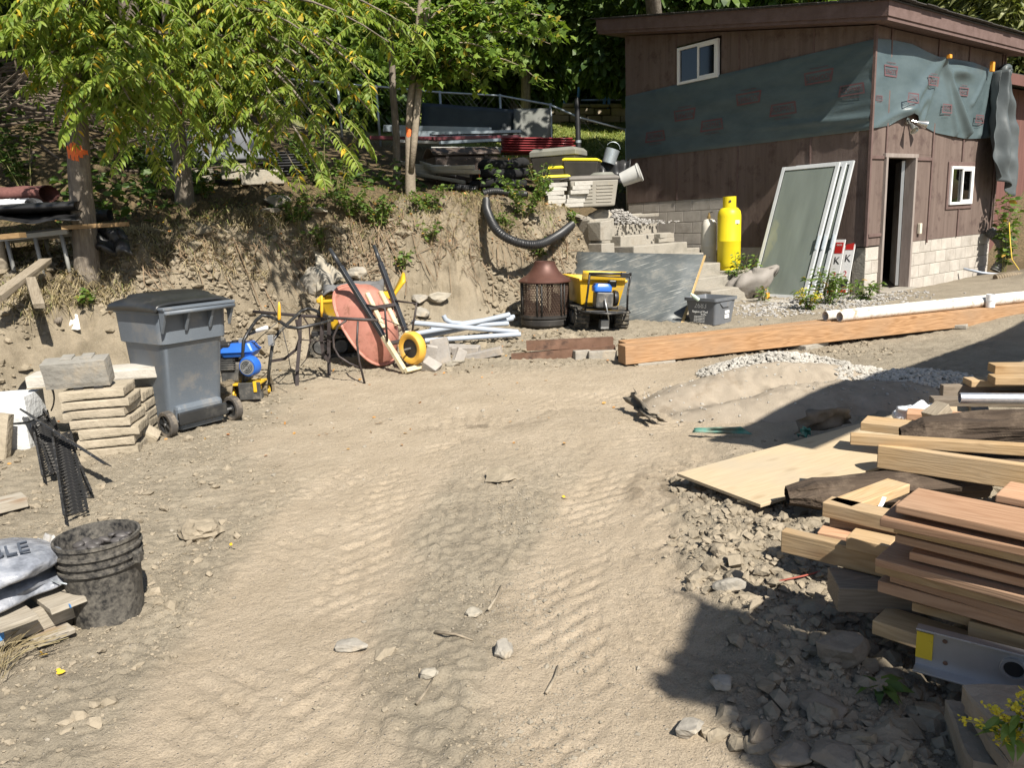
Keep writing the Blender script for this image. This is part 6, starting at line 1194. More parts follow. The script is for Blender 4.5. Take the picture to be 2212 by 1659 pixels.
MB().tube([(p[0], p[1], p[2]) for p in egg(1, -.345, .235, 1.225, .33)], .012, 6, close=True).build('rim', M_SAL, wbw, smooth=True)
M_WH = pm('black_handle_paint', (.018, .02, .024), (.04, .043, .048), rough=.35, dirt=(.2, .19, .17), dlo=.6, dhi=.9); M_CRW = pm('cream_wood_paint', (.55, .47, .3), (.62, .54, .37), rough=.7, dirt=(.35, .25, .14), dlo=.45, dhi=.75)
for sx in (-1, 1):
    a, b = Vector((sx*.10, .0, .01)), Vector((sx*.27, 1.28, .0)); c = a.lerp(b, .34)
    plank('handle', a, c, .05, .045, M_CRW, None, parent=wbw, up=(0, 0, 1)); plank('handle', c, b, .05, .045, M_WH, None, parent=wbw, up=(0, 0, 1))
    MB().tube([b+Vector((0, 0, -.02)), b+(b-a).normalized()*.22+Vector((0, 0, -.02))], [.024, .02], 10).build('grip', M_WH, wbw, smooth=True)
    MB().tube([(sx*.20, .80, .0), (sx*.22, .62, .25), (sx*.17, .36, .02)], .012, 6).build('leg', M_IRON, wbw, smooth=True)
for y_, w_ in ((.76, .44), (.34, .32)): box('cross_bar', (w_, .04, .03), M_IRON, wbw, (0, y_, -.015), bev=.003)
for x_ in (-.085, .10): box('runner', (.05, .42, .028), M_CRW, wbw, (x_, .74, -.036), bev=.004)
box('nose_bar', (.26, .05, .05), M_CRW, wbw, (0, .0, .03), bev=.004)
Mx = Matrix.Rotation(PI/2, 4, 'Y'); whl = empty('wheel', T(.03, .20, .10)); whl.parent = wbw
MB().lathe([(.10, -.035), (.125, -.048), (.155, -.048), (.172, -.03), (.176, 0), (.172, .03), (.155, .048), (.125, .048), (.10, .035)], 32, M=Mx).build('tyre', pm('yellow_foam_tyre', (.62, .33, .04), (.72, .42, .07), rough=.55, dirt=(.4, .3, .18), dlo=.55, dhi=.85), whl, smooth='auto')
MB().lathe([(0, -.03), (.10, -.03), (.105, -.034), (.105, .034), (.10, .03), (.05, .012), (0, .02)], 28, M=Mx).build('rim', M_BLK, whl, smooth='auto'); MB().tube([(-.11, 0, 0), (.11, 0, 0)], .011, 8).build('axle', MATS['axle_steel'], whl)
MB().tube([(-.12, .62, .03), (.1, .45, .06), (.30, .52, .04), (.42, .62, -.05)], .006, 5).build('wire', M_IRON, wbw)
# boulder and slab on the bank
p = GP(678, 640); rock('rock', p+Vector((0, .1, .0)), (.52, .45, .44), M_ROCK, 'brown boulder half buried in the bank behind the tracked dumper', seed=33)
quadslab('stone_slab', [GP(690, 640)+Vector((0, -.1, .05)), GP(752, 612)+Vector((0, -.15, .02)), PY(690, 552, 9.7), PY(682, 549, 9.75)], .03, M_PALE, 'thin pale slab leaning beside the brown boulder', 'slab', 8, 6, .02)
for k, (px, py, w, h, d, lb_) in enumerate(((910, 655, .3, .18, .25, 'pale rock half buried right of the wheelbarrow tray'), (945, 660, .42, .16, .3, 'long flat rock on the slope above the grey conduits'), (912, 690, .24, .16, .2, 'cream rock behind the conduit ends'), (985, 790, .22, .1, .18, 'grey lump before the broken pavers'), (770, 600, .3, .2, .2, 'tan rock behind the wheelbarrow rim'), (600, 450, .4, .18, .3, 'flat stone in the crest straw left of the brambles'), (585, 465, .25, .12, .2, 'small grey stone on the bank crest'), (690, 463, .3, .1, .2, 'flat stone slab under the crest brambles'))):
    yrock(px, py, w, h, d, lb_, M_PALE if k % 2 else M_ROCK, seed=40+k)
# chimney fire pit --------------------------------------------------------------------------------------
c0 = Pz(1178, 716, .03); c0.z = GZ(c0.x, c0.y); chm = empty('chimney_fire_pit', T(c0) @ rotm(ry=R(1.5)), 'rusty brown fire pit with mesh drum and chimney hood', 'fire pit')
M_RUST = pm('rust_brown_steel', (.075, .034, .026), (.13, .06, .045), scale=5, rough=.5, metal=.3, dirt=(.22, .17, .13), dscale=6, dlo=.6, dhi=.85); M_SOOT = pm('soot_black_steel', (.018, .016, .015), (.04, .037, .034), scale=6, rough=.6, dirt=(.15, .11, .08), dlo=.6, dhi=.8)
MB().lathe([(.24, .0), (.30, .02), (.325, .05), (.325, .11), (.31, .125), (.33, .14), (.33, .165), (.30, .17)], 40).build('base_ring', M_SOOT, chm, smooth='auto')
MB().lathe([(0, .17), (.31, .17)], 30).build('fire_bowl', M_SOOT, chm)
MB().lathe([(.345, .60), (.345, .615), (.32, .64), (.25, .68), (.19, .74), (.155, .80), (.14, .84), (.14, .865), (.125, .865), (.12, .80)], 40).build('hood', M_RUST, chm, smooth='auto')
for z_ in (.165, .60, .385): MB().lathe([(.305, z_-.012), (.322, z_-.012), (.322, z_+.012), (.305, z_+.012)], 40).build('hoop', M_SOOT, chm, smooth='auto') if z_ != .385 else None
for k in range(6):
    a = 2*PI*k/6+.25; dx, dy = math.cos(a), math.sin(a); sd_ = Vector((-dy, dx, 0))
    for o_ in (-.03, .03): MB().tube([Vector((dx, dy, 0))*.315+sd_*o_+Vector((0, 0, .165)), Vector((dx, dy, 0))*.315+sd_*o_+Vector((0, 0, .60))], .012, 6).build('upright', M_SOOT, chm, smooth=True)
msh = MB()
for k in range(84):
    a = 2*PI*k/84
    for sg_ in (-1, 1): msh.tube([(.308*math.cos(a+sg_*t*.5), .308*math.sin(a+sg_*t*.5), .17+.43*t) for t in (0, .25, .5, .75, 1)], .0042, 3, cap=False)
mo = msh.build('spark_mesh', pm('rusty_mesh', (.06, .035, .025), (.11, .07, .05), rough=.8), chm); mo['kind'] = 'stuff'
# power barrow --------------------------------------------------------------------------------------------
p0 = Pz(1297, 722, .02); p0.z = GZ(p0.x, p0.y); pbw = empty('power_barrow', T(p0) @ rotm(ry=R(5), rz=R(8)), 'yellow tracked power barrow seen from its engine end before the dark board', 'carrier')
Mt = Matrix.Rotation(PI/2, 4, 'Z')
for x_ in (-.26, .26): t_ = track_unit(pbw, (x_, .35, .0), .85, .27, .18, M_RUB); t_.matrix_local = T(x_, .35, 0) @ Mt
box('frame', (.4, .7, .06), M_BLK, pbw, (0, .3, .27), bev=.006)
def ptub(w, y0, y1, z): return [(-w/2, y0, z), (w/2, y0, z), (w/2, y1, z), (-w/2, y1, z)]
loft([ptub(.50, .10, .75, .30), ptub(.60, .02, 1.0, .60), ptub(.63, -.01, 1.03, .61), ptub(.63, -.01, 1.03, .64), ptub(.56, .06, .96, .63), ptub(.46, .14, .7, .34)], True, False).build('tub', M_MYEL, pbw, bev=.012)
MB().grid(lambda u, v: ((u-.5)*.56, .0-.04*v, .62+.12*v), 6, 4).build('tub_back', M_MYEL, pbw, smooth=True, thick=.03)
box('engine_block', (.22, .2, .2), M_ENG, pbw, (-.04, -.18, .40), bev=.02); loft([rrect(.19, .14, .03, .49), rrect(.23, .18, .04, .51), rrect(.23, .18, .04, .56), rrect(.17, .13, .03, .60)]).build('fuel_tank', M_BLUE2, pbw, smooth='auto', loc=(-.07, -.20, 0)); box('air_filter', (.10, .1, .09), M_BLK, pbw, (.07, -.15, .60), bev=.015)
MB().lathe([(0, .03), (.09, .03), (.10, .0), (.10, -.02), (0, -.02)], 24, M=Matrix.Rotation(PI/2, 4, 'Y'), c=(.11, -.18, .42)).build('belt_cover', M_BLK, pbw, smooth='auto')
MB().tube([(-.33, -.02, .24), (-.28, -.30, .25), (0, -.36, .24), (.28, -.30, .26), (.33, -.02, .27)], .014, 8).build('platform_rail', M_BTUBE, pbw, smooth=True); box('platform', (.56, .26, .02), M_BLK, pbw, (0, -.18, .26), bev=.003)
for sx in (-1, 1): MB().tube([(sx*.27, -.22, .27), (sx*.255, -.24, .5), (sx*.26, -.30, .72)], .014, 8).build('handle_post', M_BTUBE, pbw, smooth=True)
MB().tube([(-.27, -.30, .72), (.26, -.32, .735)], .016, 8).build('handle_bar', M_BLK, pbw, smooth=True); MB().tube([(-.26, -.30, .70), (.24, -.34, .69)], .009, 6).build('clutch_bar', M_BLK, pbw, smooth=True); box('lever_block', (.10, .05, .06), M_BLK, pbw, (.18, -.31, .72), bev=.006)
box('gearbox', (.11, .12, .12), MATS['silver_grille'], pbw, (.02, -.08, .08), bev=.01); MB().tube([(-.05, -.30, .42), (-.02, -.33, .28), (.02, -.30, .16)], .009, 6).build('shift_rod', MATS['silver_grille'], pbw, smooth=True)
# dark scratched board -----------------------------------------------------------------------------------
def board_mat():
    m = pm('dark_scuffed_board', (.065, .075, .078), (.12, .13, .13), scale=2.5, rough=.45, spec=.45, dirt=(.19, .18, .155), dscale=5, dlo=.5, dhi=.8, stretch=(1, 1, 1)); t = m.node_tree; L = t.links.new; b = t.nodes['Principled BSDF']; src = b.inputs['Base Color'].links[0].from_socket
    tc = nd(t, 'ShaderNodeTexCoord'); col = src
    for rot, sc in ((.5, (3, 90, 3)), (-.9, (3, 70, 3))):
        mp = nd(t, 'ShaderNodeMapping'); mp.inputs['Rotation'].default_value = (.4, rot, rot); mp.inputs['Scale'].default_value = sc; L(tc.outputs['Object'], mp.inputs['Vector']); n = nd(t, 'ShaderNodeTexNoise'); n.inputs['Scale'].default_value = 1; n.inputs['Detail'].default_value = 2; L(mp.outputs[0], n.inputs['Vector'])
        r = nd(t, 'ShaderNodeMapRange'); r.inputs[1].default_value = .64; r.inputs[2].default_value = .72; r.inputs[4].default_value = .55; L(n.outputs[0], r.inputs[0]); mx = nd(t, 'ShaderNodeMix', data_type='RGBA'); L(r.outputs[0], mx.inputs[0]); L(col, mx.inputs[6]); mx.inputs[7].default_value = (.42, .42, .39, 1); col = mx.outputs[2]
    L(col, b.inputs['Base Color']); return m
bdp = [PY(1222, 684, 10.75), Pz(1470, 706, .03), PY(1521, 551, 11.0), PY(1247, 545, 11.65)]
bo = quadslab('faced_board', bdp, .03, board_mat(), 'large dark scratched board leaning against the steps', 'board', 6, 6, .0)
plank('frayed_edge', bdp[1]-bdp[0]+Vector((0, -.02, 0)), bdp[2]-bdp[0]+Vector((0, -.02, 0)), .03, .035, pm('raw_wood_edge', (.45, .30, .12), (.55, .4, .2), scale=30, rough=.9), None, parent=bo, jit=.01)
# recycling box -------------------------------------------------------------------------------------------
r0 = Pz(1553, 712, .02); r0.z = GZ(r0.x, r0.y)+.01; cx_ = Vector((.64, -.5, 0)).normalized()
rbx = empty('recycling_box', T(r0+Vector((-.03, .30, 0))) @ rotm(rz=R(38)), 'grey recycling box numbered 2683 beside the dark board', 'recycling box')
M_REC = pm('grey_blue_plastic', (.12, .13, .145), (.15, .16, .175), scale=3, rough=.45, dirt=(.24, .21, .17), dlo=.55, dhi=.85)
loft([rrect(.36, .40, .03, 0), rrect(.42, .48, .035, .30), rrect(.46, .52, .035, .305), rrect(.46, .52, .035, .345), rrect(.43, .49, .03, .345), rrect(.40, .46, .03, .30), rrect(.33, .37, .03, .03)], True, True).build('tub', M_REC, rbx, smooth='auto')
# writing faces: the long side (-x) and the short side (-y)
Mtx = T(-.205, .0, .24) @ Matrix.Rotation(-PI/2, 4, 'Z') @ Matrix.Rotation(PI/2-.12, 4, 'X'); M_WT = pm('white_print', (.6, .6, .58), (.7, .7, .68), rough=.6)
text('house_number', '2683', .10, M_WT, rbx, Mtx @ T(0, .005, .004)); text('printed_name', 'Region of Peel', .042, M_WT, rbx, Mtx @ T(0, -.075, .007)); text('printed_line', 'Recycling', .022, M_WT, rbx, Mtx @ T(.06, -.105, .007))
for k in range(5): text('printed_line', 'paper glass metal plastic cartons', .013, M_WT, rbx, Mtx @ T(0, -.13-.018*k, .008))
for k in range(2): box('label_sticker', (.09, .002, .05), M_WHITE, rbx, (.05, -.222-.004*k*-1, .16-.065*k), bev=0, M=None)
MB().prism([(-.12, .27), (-.06, .22), (.06, .22), (.12, .27), (.14, .33), (-.14, .33)], .02, M=Matrix(((1, 0, 0, 0), (0, 0, -1, -.225), (0, 1, 0, 0), (0, 0, 0, 1)))).build('grip_lip', M_REC, rbx, bev=.004)
bt = tag(MB().lathe([(0, 0), (.025, 0), (.025, .09), (.012, .12), (.012, .14), (0, .14)], 14).build('bottle', pm('clear_green_plastic', (.4, .5, .42), (.5, .6, .5), rough=.2), None, smooth='auto'), 'small crumpled bottle at the rim of the recycling box', 'bottle'); bt.matrix_world = T(r0+Vector((-.22, .16, .32))) @ rotm(ry=R(-50))
# conduits, broken pavers, steel channels -----------------------------------------------------------------
M_CON = pm('grey_conduit', (.30, .34, .40), (.38, .42, .48), scale=3, rough=.45, dirt=(.4, .36, .3), dlo=.62, dhi=.9)
for pts, Ys, lb_ in ((((890, 697), (1000, 707), (1118, 717)), (8.7, 9.0, 9.3), 'grey conduit lying topmost across the others'), (((893, 722), (985, 706), (1096, 681)), (9.0, 9.3, 9.7), 'grey conduit slanting up to the right behind'), (((918, 736), (1020, 729), (1124, 722)), (8.9, 9.05, 9.2), 'lowest grey conduit nearest the broken pavers'), (((958, 681), (962, 690), (975, 697), (1000, 699), (1046, 692), (1100, 679)), (9.3, 9.3, 9.35, 9.4, 9.6, 9.8), 'grey conduit with a bent elbow at its left end'), (((900, 730), (980, 714), (1107, 688)), (9.1, 9.35, 9.8), 'grey conduit under the elbow one'), (((985, 706), (1040, 702), (1097, 699)), (9.4, 9.5, 9.7), 'short grey conduit in the middle of the bundle'), (((930, 712), (1000, 704), (1110, 684)), (9.2, 9.5, 9.9), 'rearmost grey conduit of the bundle')):
    P_ = [PY(x_, y_, Y_) for (x_, y_), Y_ in zip(pts, Ys)]; g_ = max(GZ(a.x, a.y)+.03-a.z for a in P_); g_ = max(0, g_)*.0
    o = MB().tube([a-P_[0] for a in P_], .03, 12).build('conduit', M_CON, None, smooth='auto', loc=P_[0]+Vector((0, 0, g_))); tag(o, lb_, 'conduit', 'grey conduits beside the fire pit')
M_BP = pm('grey_paver', (.26, .24, .22), (.36, .335, .305), scale=8, rough=.9, bump=.3, rand=.12, dirt=(.4, .33, .25), dlo=.5, dhi=.8); r_ = random.Random(61)
for k, (px, py, w, h, d, rx, ry, rz, lb_) in enumerate(((925, 772, .12, .22, .06, 10, 14, 10, 'upright broken paver right of the yellow wheel'), (955, 770, .2, .28, .07, -15, -6, 4, 'tall broken paver standing in the heap middle'), (985, 775, .1, .2, .06, -10, 30, 20, 'narrow paver shard leaning on the tall one'), (940, 752, .18, .12, .1, 20, -35, 40, 'tilted paver lump at the top of the heap'), (1008, 752, .3, .1, .16, 5, 2, -12, 'flat grooved paver at the right of the heap'), (1040, 758, .46, .07, .12, 3, -10, -8, 'long ribbed paver slanting at the heap end'), (985, 745, .24, .08, .15, 8, 5, 12, 'flat paver behind the heap'), (930, 790, .18, .12, .12, 25, 30, -20, 'paver corner piece at the front of the heap'))):
    p = GP(px, min(py+14, 800)); tag(box('paver_piece', (w, d, h), M_BP, None, (0, 0, h*.42), bev=.006, jit=.01, M=T(p) @ rotm(R(rx), R(ry), R(rz))), lb_, 'paver', 'broken pavers by the wheelbarrow')
M_RST = pm('rusty_channel', (.12, .065, .04), (.22, .13, .09), scale=5, rough=.7, metal=.3, dirt=(.07, .045, .035), dscale=8, dlo=.5, dhi=.7)
def cchannel(a, b, h, w, label):
    a, b = Vector(a), Vector(b); l = (b-a).length; M = frame(a, b-a); mb = MB(); out = [(0, 0), (w, 0), (w, .012), (.012, .012), (.012, h-.012), (w, h-.012), (w, h), (0, h)]; V = [(x_, y_, z_) for x_ in (0, l) for y_, z_ in out]; n = 8
    mb.add(V, [(i, (i+1) % n, n+(i+1) % n, n+i) for i in range(n)]+[(0, 1, 2, 3), (3, 4, 7, 0), (4, 5, 6, 7), (11, 10, 9, 8), (8, 15, 12, 11), (15, 14, 13, 12)]); o = mb.build('steel_channel', M_RST, None, M=M, bev=.002); 
    for x_ in (.05, l-.05): MB().lathe([(0, -.002), (.012, -.002)], 10, M=Matrix.Rotation(PI/2, 4, 'X'), c=(x_, -.001, h/2)).build('bolt_hole_dark', M_BLK, o)  # flat black discs painted as the dark of the bolt holes
    return tag(o, label, 'steel channel', 'rusty channels before the fire pit')
cchannel(Pz(1138, 758, .12), Pz(1325, 749, .12), .10, .09, 'upper rusty steel channel lying level before the fire pit'); cchannel(Pz(1106, 784, .0), Pz(1330, 765, .05), .09, .09, 'lower rusty steel channel slanting under the upper one')
for k, (px, py) in enumerate(((1300, 772), (1262, 770))): tag(box('concrete_block', (.3, .2, .11), M_ROCK, None, (0, 0, .03), bev=.01, M=T(GP(px, py)) @ rotm(rz=R(20*k))), ['dark block propping the steel channels at their right end', 'dark block under the middle of the steel channels'][k], 'block', 'blocks under the channels')
# timbers and white pipes -------------------------------------------------------------------------------
M_TIM = wood('fir_timber', (.43, .255, .135), (.235, .125, .055), (.16, .075, .03), rand=.05, sx=.7, rough=.8, dirt=(.30, .20, .125), dlo=.42, dhi=.8)
ta = Pz(1346, 789, .02)+Vector((0, .097, .19)); td = Vector((4.96, 1.36, .05)).normalized(); tn = Vector((-td.y, td.x, 0))
plank('timber', ta, ta+td*8.0, .19, .19, M_TIM, 'front heavy fir timber lying before the shed', 'timber', 'heavy timbers', bev=.006); plank('timber', ta+tn*.215+td*.1, ta+tn*.225+td*8.1, .19, .19, M_TIM, 'rear heavy fir timber with whitish top, behind the front one', 'timber', 'heavy timbers', bev=.006)
for k, s_ in enumerate((.35, 2.2, 4.2)): pc_ = ta+td*s_+tn*.1; pc_.z = GZ(pc_.x, pc_.y)-.02; tag(box('concrete_block', (.42, .4, max(.04, ta.z-.19-pc_.z+.04*k)), M_CONC, None, (0, 0, max(.04, ta.z-.19-pc_.z)/2), bev=.01, M=T(pc_) @ rotm(rz=R(15+20*k))), ['bearer block under the left end of the timbers', 'bearer block under the middle of the timbers', 'bearer block under the right part of the timbers'][k], 'block', 'bearer blocks under the timbers')
M_PVC = pm('white_pvc', (.62, .61, .57), (.72, .71, .67), scale=3, rough=.4, dirt=(.34, .24, .16), dscale=9, dlo=.5, dhi=.66)
def pipe(a, b, r0, label, mat=M_PVC, group='white drain pipes'):
    a, b = Vector(a), Vector(b); l = (b-a).length; o = MB().lathe([(r0*.86, 0), (r0, 0), (r0, l), (r0*.86, l), (r0*.86, l-.01), (r0*.86, .0)], 24, M=(b-a).to_track_quat('Z', 'Y').to_matrix().to_4x4()).build('drain_pipe', mat, None, smooth='auto', loc=a); return tag(o, label, 'pipe', group)
zt = ta.z+.062
def on_t(s_, n_): p = ta+td*s_+tn*n_; return Vector((p.x, p.y, ta.z+td.z*s_+.058))
pipe(on_t(2.62, .02), on_t(7.2, .05), .055, 'front muddy white drain pipe lying on the timbers'); pipe(on_t(2.55, .17), on_t(7.2, .20), .055, 'rear muddy white drain pipe lying on the timbers')
cp = on_t(4.62, -.055); cp.z -= .055; cpl = empty('pipe_coupling', T(cp), 'white pipe coupling standing upright on the front timber', 'coupling'); MB().lathe([(.042, 0), (.048, 0), (.048, .075), (.052, .08), (.052, .15), (.046, .15), (.044, .09)], 24).build('sleeve', pm('clean_white_pvc', (.78, .78, .78), (.82, .82, .82), rough=.35), cpl, smooth='auto'); MB().lathe([(.05, .074), (.053, .078), (.05, .082)], 24).build('collar_ring', M_WHITE, cpl)
pl0 = SL(3.35, -.1, .28); o = MB().tube([Vector(a)-pl0 for a in (pl0, SL(3.5, -.35, .2), SL(3.9, -.7, .12), SL(4.6, -1.1, .1), SL(5.8, -1.4, .12))], .022, 10).build('grey_conduit', M_CON, None, smooth=True, loc=pl0); tag(o, 'grey conduit coming out of the shed wall over the spoil', 'conduit')
corr_pipe('drain_pipe', [PY(2138, 500, 14.6), PY(2160, 520, 14.4), PY(2168, 555, 14.3), PY(2150, 585, 14.3)], .1, pm('grey_corrugated', (.10, .10, .095), (.15, .15, .14), rough=.6), 'grey corrugated duct curling between the sheds', .05); corr_pipe('drain_pipe', [PY(2150, 602, 12.6), PY(2185, 596, 12.6), PY(2235, 600, 12.6)], .07, pm('muddy_corrugated', (.15, .12, .08), (.24, .19, .13), rough=.9), 'muddy corrugated pipe lying in the spoil at right', .04)
yc = PY(2180, 480, 14); o = MB().tube([Vector(a)-yc for a in (yc, PY(2182, 520, 13.8), PY(2186, 560, 13.6), PY(2205, 588, 13.2))], .008, 6).build('extension_cord', pm('yellow_cord', (.6, .42, .05), (.65, .46, .06), rough=.5), None, smooth=True, loc=yc); tag(o, 'thin yellow cord hanging between the sheds', 'cord')
# glass doors, signs, gas cylinders, sack ----------------------------------------------------------------
M_ALU = pm('mill_aluminium', (.50, .52, .53), (.62, .64, .65), scale=4, rough=.45, metal=.15, dirt=(.3, .28, .24), dlo=.62, dhi=.9); M_DGL = glassm('dusty_glass', (.40, .46, .43), .05, .62, (.33, .38, .34))
def gdoor(bl, br, tl, tr, label, n):
    bl, br, tl, tr = [SL(*a) for a in (bl, br, tl, tr)]; X = br-bl; w = X.length; Y_ = tl-bl; X.normalize(); h = Y_.length; Z = X.cross(Y_).normalized(); Y_ = Z.cross(X)
    e = empty('glass_door', Matrix(((X.x, Y_.x, Z.x, bl.x), (X.y, Y_.y, Z.y, bl.y), (X.z, Y_.z, Z.z, bl.z), (0, 0, 0, 1))), label, 'glass door', 'glass doors leaning on the shed')
    f = .06
    for x_ in (f/2, w-f/2): box('stile', (f, h, .035), M_ALU, e, (x_, h/2, 0), bev=.004)
    for y_ in (f*.75, h-f/2): box('rail', (w-2*f-.004, f*(1.5 if y_ < 1 else 1), .033), M_ALU, e, (w/2, y_, 0), bev=.004)
    box('pane', (w-2*f, h-2.4*f, .008), M_DGL, e, (w/2, h/2+.01, 0), bev=0)
    for x_ in (f, w-f): box('seal', (.012, h-2.4*f, .02), M_BLK, e, (x_, h/2, .004), bev=0)
    box('handle', (.02, .22, .035), M_GALV, e, (w-f/2, h*.42, .03), bev=.006); return e
gdoor((-1.02, 1.34, .10), (-1.06, .34, .10), (-.22, 1.54, 2.12), (-.22, .52, 2.12), 'front dusty sliding glass door leaning on the shed', 1); gdoor((-.94, 1.28, .10), (-.98, .28, .10), (-.14, 1.46, 2.11), (-.14, .44, 2.11), 'middle sliding glass door just behind the front one', 2); gdoor((-.84, 1.18, .10), (-.86, .20, .10), (-.06, 1.34, 2.14), (-.06, .34, 2.14), 'rearmost sliding glass door against the shed boards', 3)
yr = SL(-.3, .42, 1.95); o = MB().tube([(0, 0, 0), (.02, -.01, -.1), (-.02, .01, -.2), (-.06, 0, -.42)], .012, 6).build('rope', M_YL, None, smooth=True, loc=yr); tag(o, 'short yellow rope hanging between the glass doors', 'rope')
def sign(x0, y0, zt_, label):
    e = empty('sign', frame(SL(x0, y0, .12), -eL+nL*.05) @ rotm(rx=R(-14)), label, 'sign', 'signs leaning on the shed'); h = zt_
    box('sign_board', (.17, .012, h), M_WHITE, e, (0, 0, h/2), bev=.002); box('red_panel', (.13, .003, .17), M_RED, e, (0, -.008, h-.13), bev=0); Mq = Matrix.Rotation(PI/2, 4, 'X')
    text('letters', 'eco', .06, M_WT, e, T(0, -.0105, h-.08) @ Mq); text('letter_k', 'K', .16, M_BLK, e, T(0, -.0075, h*.62) @ Mq); text('numeral', '2', .13, M_RED, e, T(.0, -.0075, h*.36) @ Mq); box('black_panel', (.13, .003, .14), M_BLK, e, (0, -.008, h*.2), bev=0); box('red_strip', (.13, .003, .05), M_RED, e, (0, -.008, h*.07), bev=0); return e
sign(-.20, .24, .93, 'white real estate sign strip with red top, nearest the shed corner'); sign(-.30, .36, .88, 'white real estate sign strip half hidden behind the glass doors')
def tank(p, r0, h, mat, label, white):
    e = empty('gas_cylinder', T(p), label, 'gas cylinder')
    MB().lathe([(r0*.8, 0), (r0*.8, .05), (r0*.62, .05)], 28).build('foot_ring', M_RST if white else mat, e, smooth='auto'); MB().lathe([(r0*.6, .03), (r0*.9, .06), (r0, .12), (r0, h*.45), (r0*1.012, h*.455), (r0*1.012, h*.47), (r0, h*.475), (r0, h-.14), (r0*.93, h-.07), (r0*.7, h-.02), (r0*.3, h), (0, h)], 32).build('shell', mat, e, smooth='auto')
    MB().lathe([(.03, h-.01), (.03, h+.05), (.018, h+.06), (.018, h+.1), (0, h+.1)], 12).build('valve', pm('brass', (.35, .25, .1), (.42, .3, .13), rough=.4, metal=.7), e, smooth='auto')
    if not white:
        c = MB(); rr = .10
        for k in range(15): a = -2.2+k*.28; c.box((rr*math.cos(a-PI/2+.2), rr*math.sin(a-PI/2+.2), h+.075), (.026, .006, .17), M=Matrix.Rotation(a+.2, 4, 'Z'))
        c.build('collar', mat, e); MB().lathe([(0, 0), (.02, 0)], 14, M=Matrix.Rotation(PI/2, 4, 'X'), c=(-.02, -.106, h+.085)).build('collar_hole_dark', M_BLK, e); box('label_sticker', (.10, .004, .06), M_DW, e, (r0*.35, -r0*.955, h*.76), bev=0, M=None)  # a black disc stands in for the dark of the collar hole
    else: MB().tube([(0, 0, h+.1), (.05, -.02, h+.11)], .008, 6).build('tap', M_BLK, e)
    return e
M_TY = pm('yellow_tank_paint', (.66, .52, .012), (.74, .60, .02), scale=3, rough=.45, dirt=(.22, .15, .05), dscale=18, dlo=.66, dhi=.74); M_TW = pm('rusty_white_paint', (.52, .49, .42), (.6, .57, .5), scale=3, rough=.55, dirt=(.30, .11, .05), dscale=10, dlo=.62, dhi=.7)
tp_ = SL(-1.05, 1.72, .555); tank(tp_, .185, 1.0, M_TY, 'tall yellow gas cylinder standing by the shed steps', False); tank(SL(-1.02, 2.14, .555), .125, .82, M_TW, 'rusty white gas cylinder behind the yellow one', True)
sk = SL(-1.42, 1.02, .50); ske = MB(); 
def sackf(u, v):
    a = 2*PI*u; b = PI*(v-.5); n = 1+.38*mnoise.noise((math.cos(a)*1.9, math.sin(a)*1.9, v*4)); return (.36*math.cos(b)*math.cos(a)*n, .24*math.cos(b)*math.sin(a)*n, .20*math.sin(b)*n+.13*math.cos(a)*math.cos(b)*math.cos(b)+.2+.05*mnoise.noise((a*1.5, b*2, 4)))
o = MB().grid(sackf, 28, 18).build('sack', pm('grey_sack', (.22, .20, .178), (.30, .272, .245), scale=4, rough=.8, bump=.2), None, smooth=True, loc=sk-Vector((0, 0, .30))); tag(o, 'slumped grey sack between the gas cylinder and the glass doors', 'sack')
pk = SL(-1.5, .85, .13); plank('board', SL(-1.6, 1.2, .17), SL(-1.5, .2, .15), .3, .035, MATS['grey_board'], 'grey board lying before the glass doors'); tag(box('tin', (.05, .05, .09), M_CLIP, None, (0, 0, .045), bev=.006, M=T(SL(-1.45, .72, .17))), 'tiny orange tin before the glass doors', 'tin')
c_ = SL(-1.35, -.1, 0); xg = npr.normal(0, .8, 1500); yg = npr.normal(0, .35, 1500); X_ = c_.x+xg*eR.x*.6-yg*eL.x*-1+.4*xg; Y__ = c_.y+xg*.35+yg*eL.y; tag(scatter('shed_gravel', on_ground(X_, Y__), npr.uniform(.012, .028, 1500), MATS['grey_gravel']), 'grey gravel strewn before the shed door', 'gravel', kind='stuff')
# ================================================================ LEFT FOREGROUND
M_FLAG = pm('tan_flagstone', (.29, .25, .185), (.40, .345, .265), scale=6, rough=.9, bump=.5, bscale=28, spec=.15, rand=.08, dirt=(.28, .235, .17), dscale=5, dlo=.55, dhi=.8)
def rough_slab(name, M, d, mat, label, cat, group=None, seed=0, amp=.006, parent=None):
    """a split stone: a box cut fine and chipped along its edges"""
    bm = bmesh.new(); bmesh.ops.create_cube(bm, size=1); bmesh.ops.subdivide_edges(bm, edges=bm.edges[:], cuts=4, use_grid_fill=True)
    for v in bm.verts:
        c = Vector(v.co); p = Vector((c.x*d[0], c.y*d[1], c.z*d[2])); e = sum(1 for k in range(3) if abs(abs(c[k])-.5) < 1e-4)
        n = Vector([mnoise.noise(p*6+Vector((seed, k*7, 3))) for k in range(3)]); p += n*amp*(.8 if e < 2 else 1.2)
        if e >= 2: p -= Vector((math.copysign(.006, c.x) if abs(abs(c.x)-.5) < 1e-4 else 0, math.copysign(.006, c.y) if abs(abs(c.y)-.5) < 1e-4 else 0, math.copysign(.004, c.z) if abs(abs(c.z)-.5) < 1e-4 else 0))*(.5+abs(mnoise.noise(p*14)))
        v.co = p
    me = bpy.data.meshes.new(name); bm.to_mesh(me); bm.free(); me.materials.append(mat); o = bpy.data.objects.new(name, me); COL.objects.link(o); o.parent = parent; o.matrix_world = M
    if label: tag(o, label, cat, group)
    return o
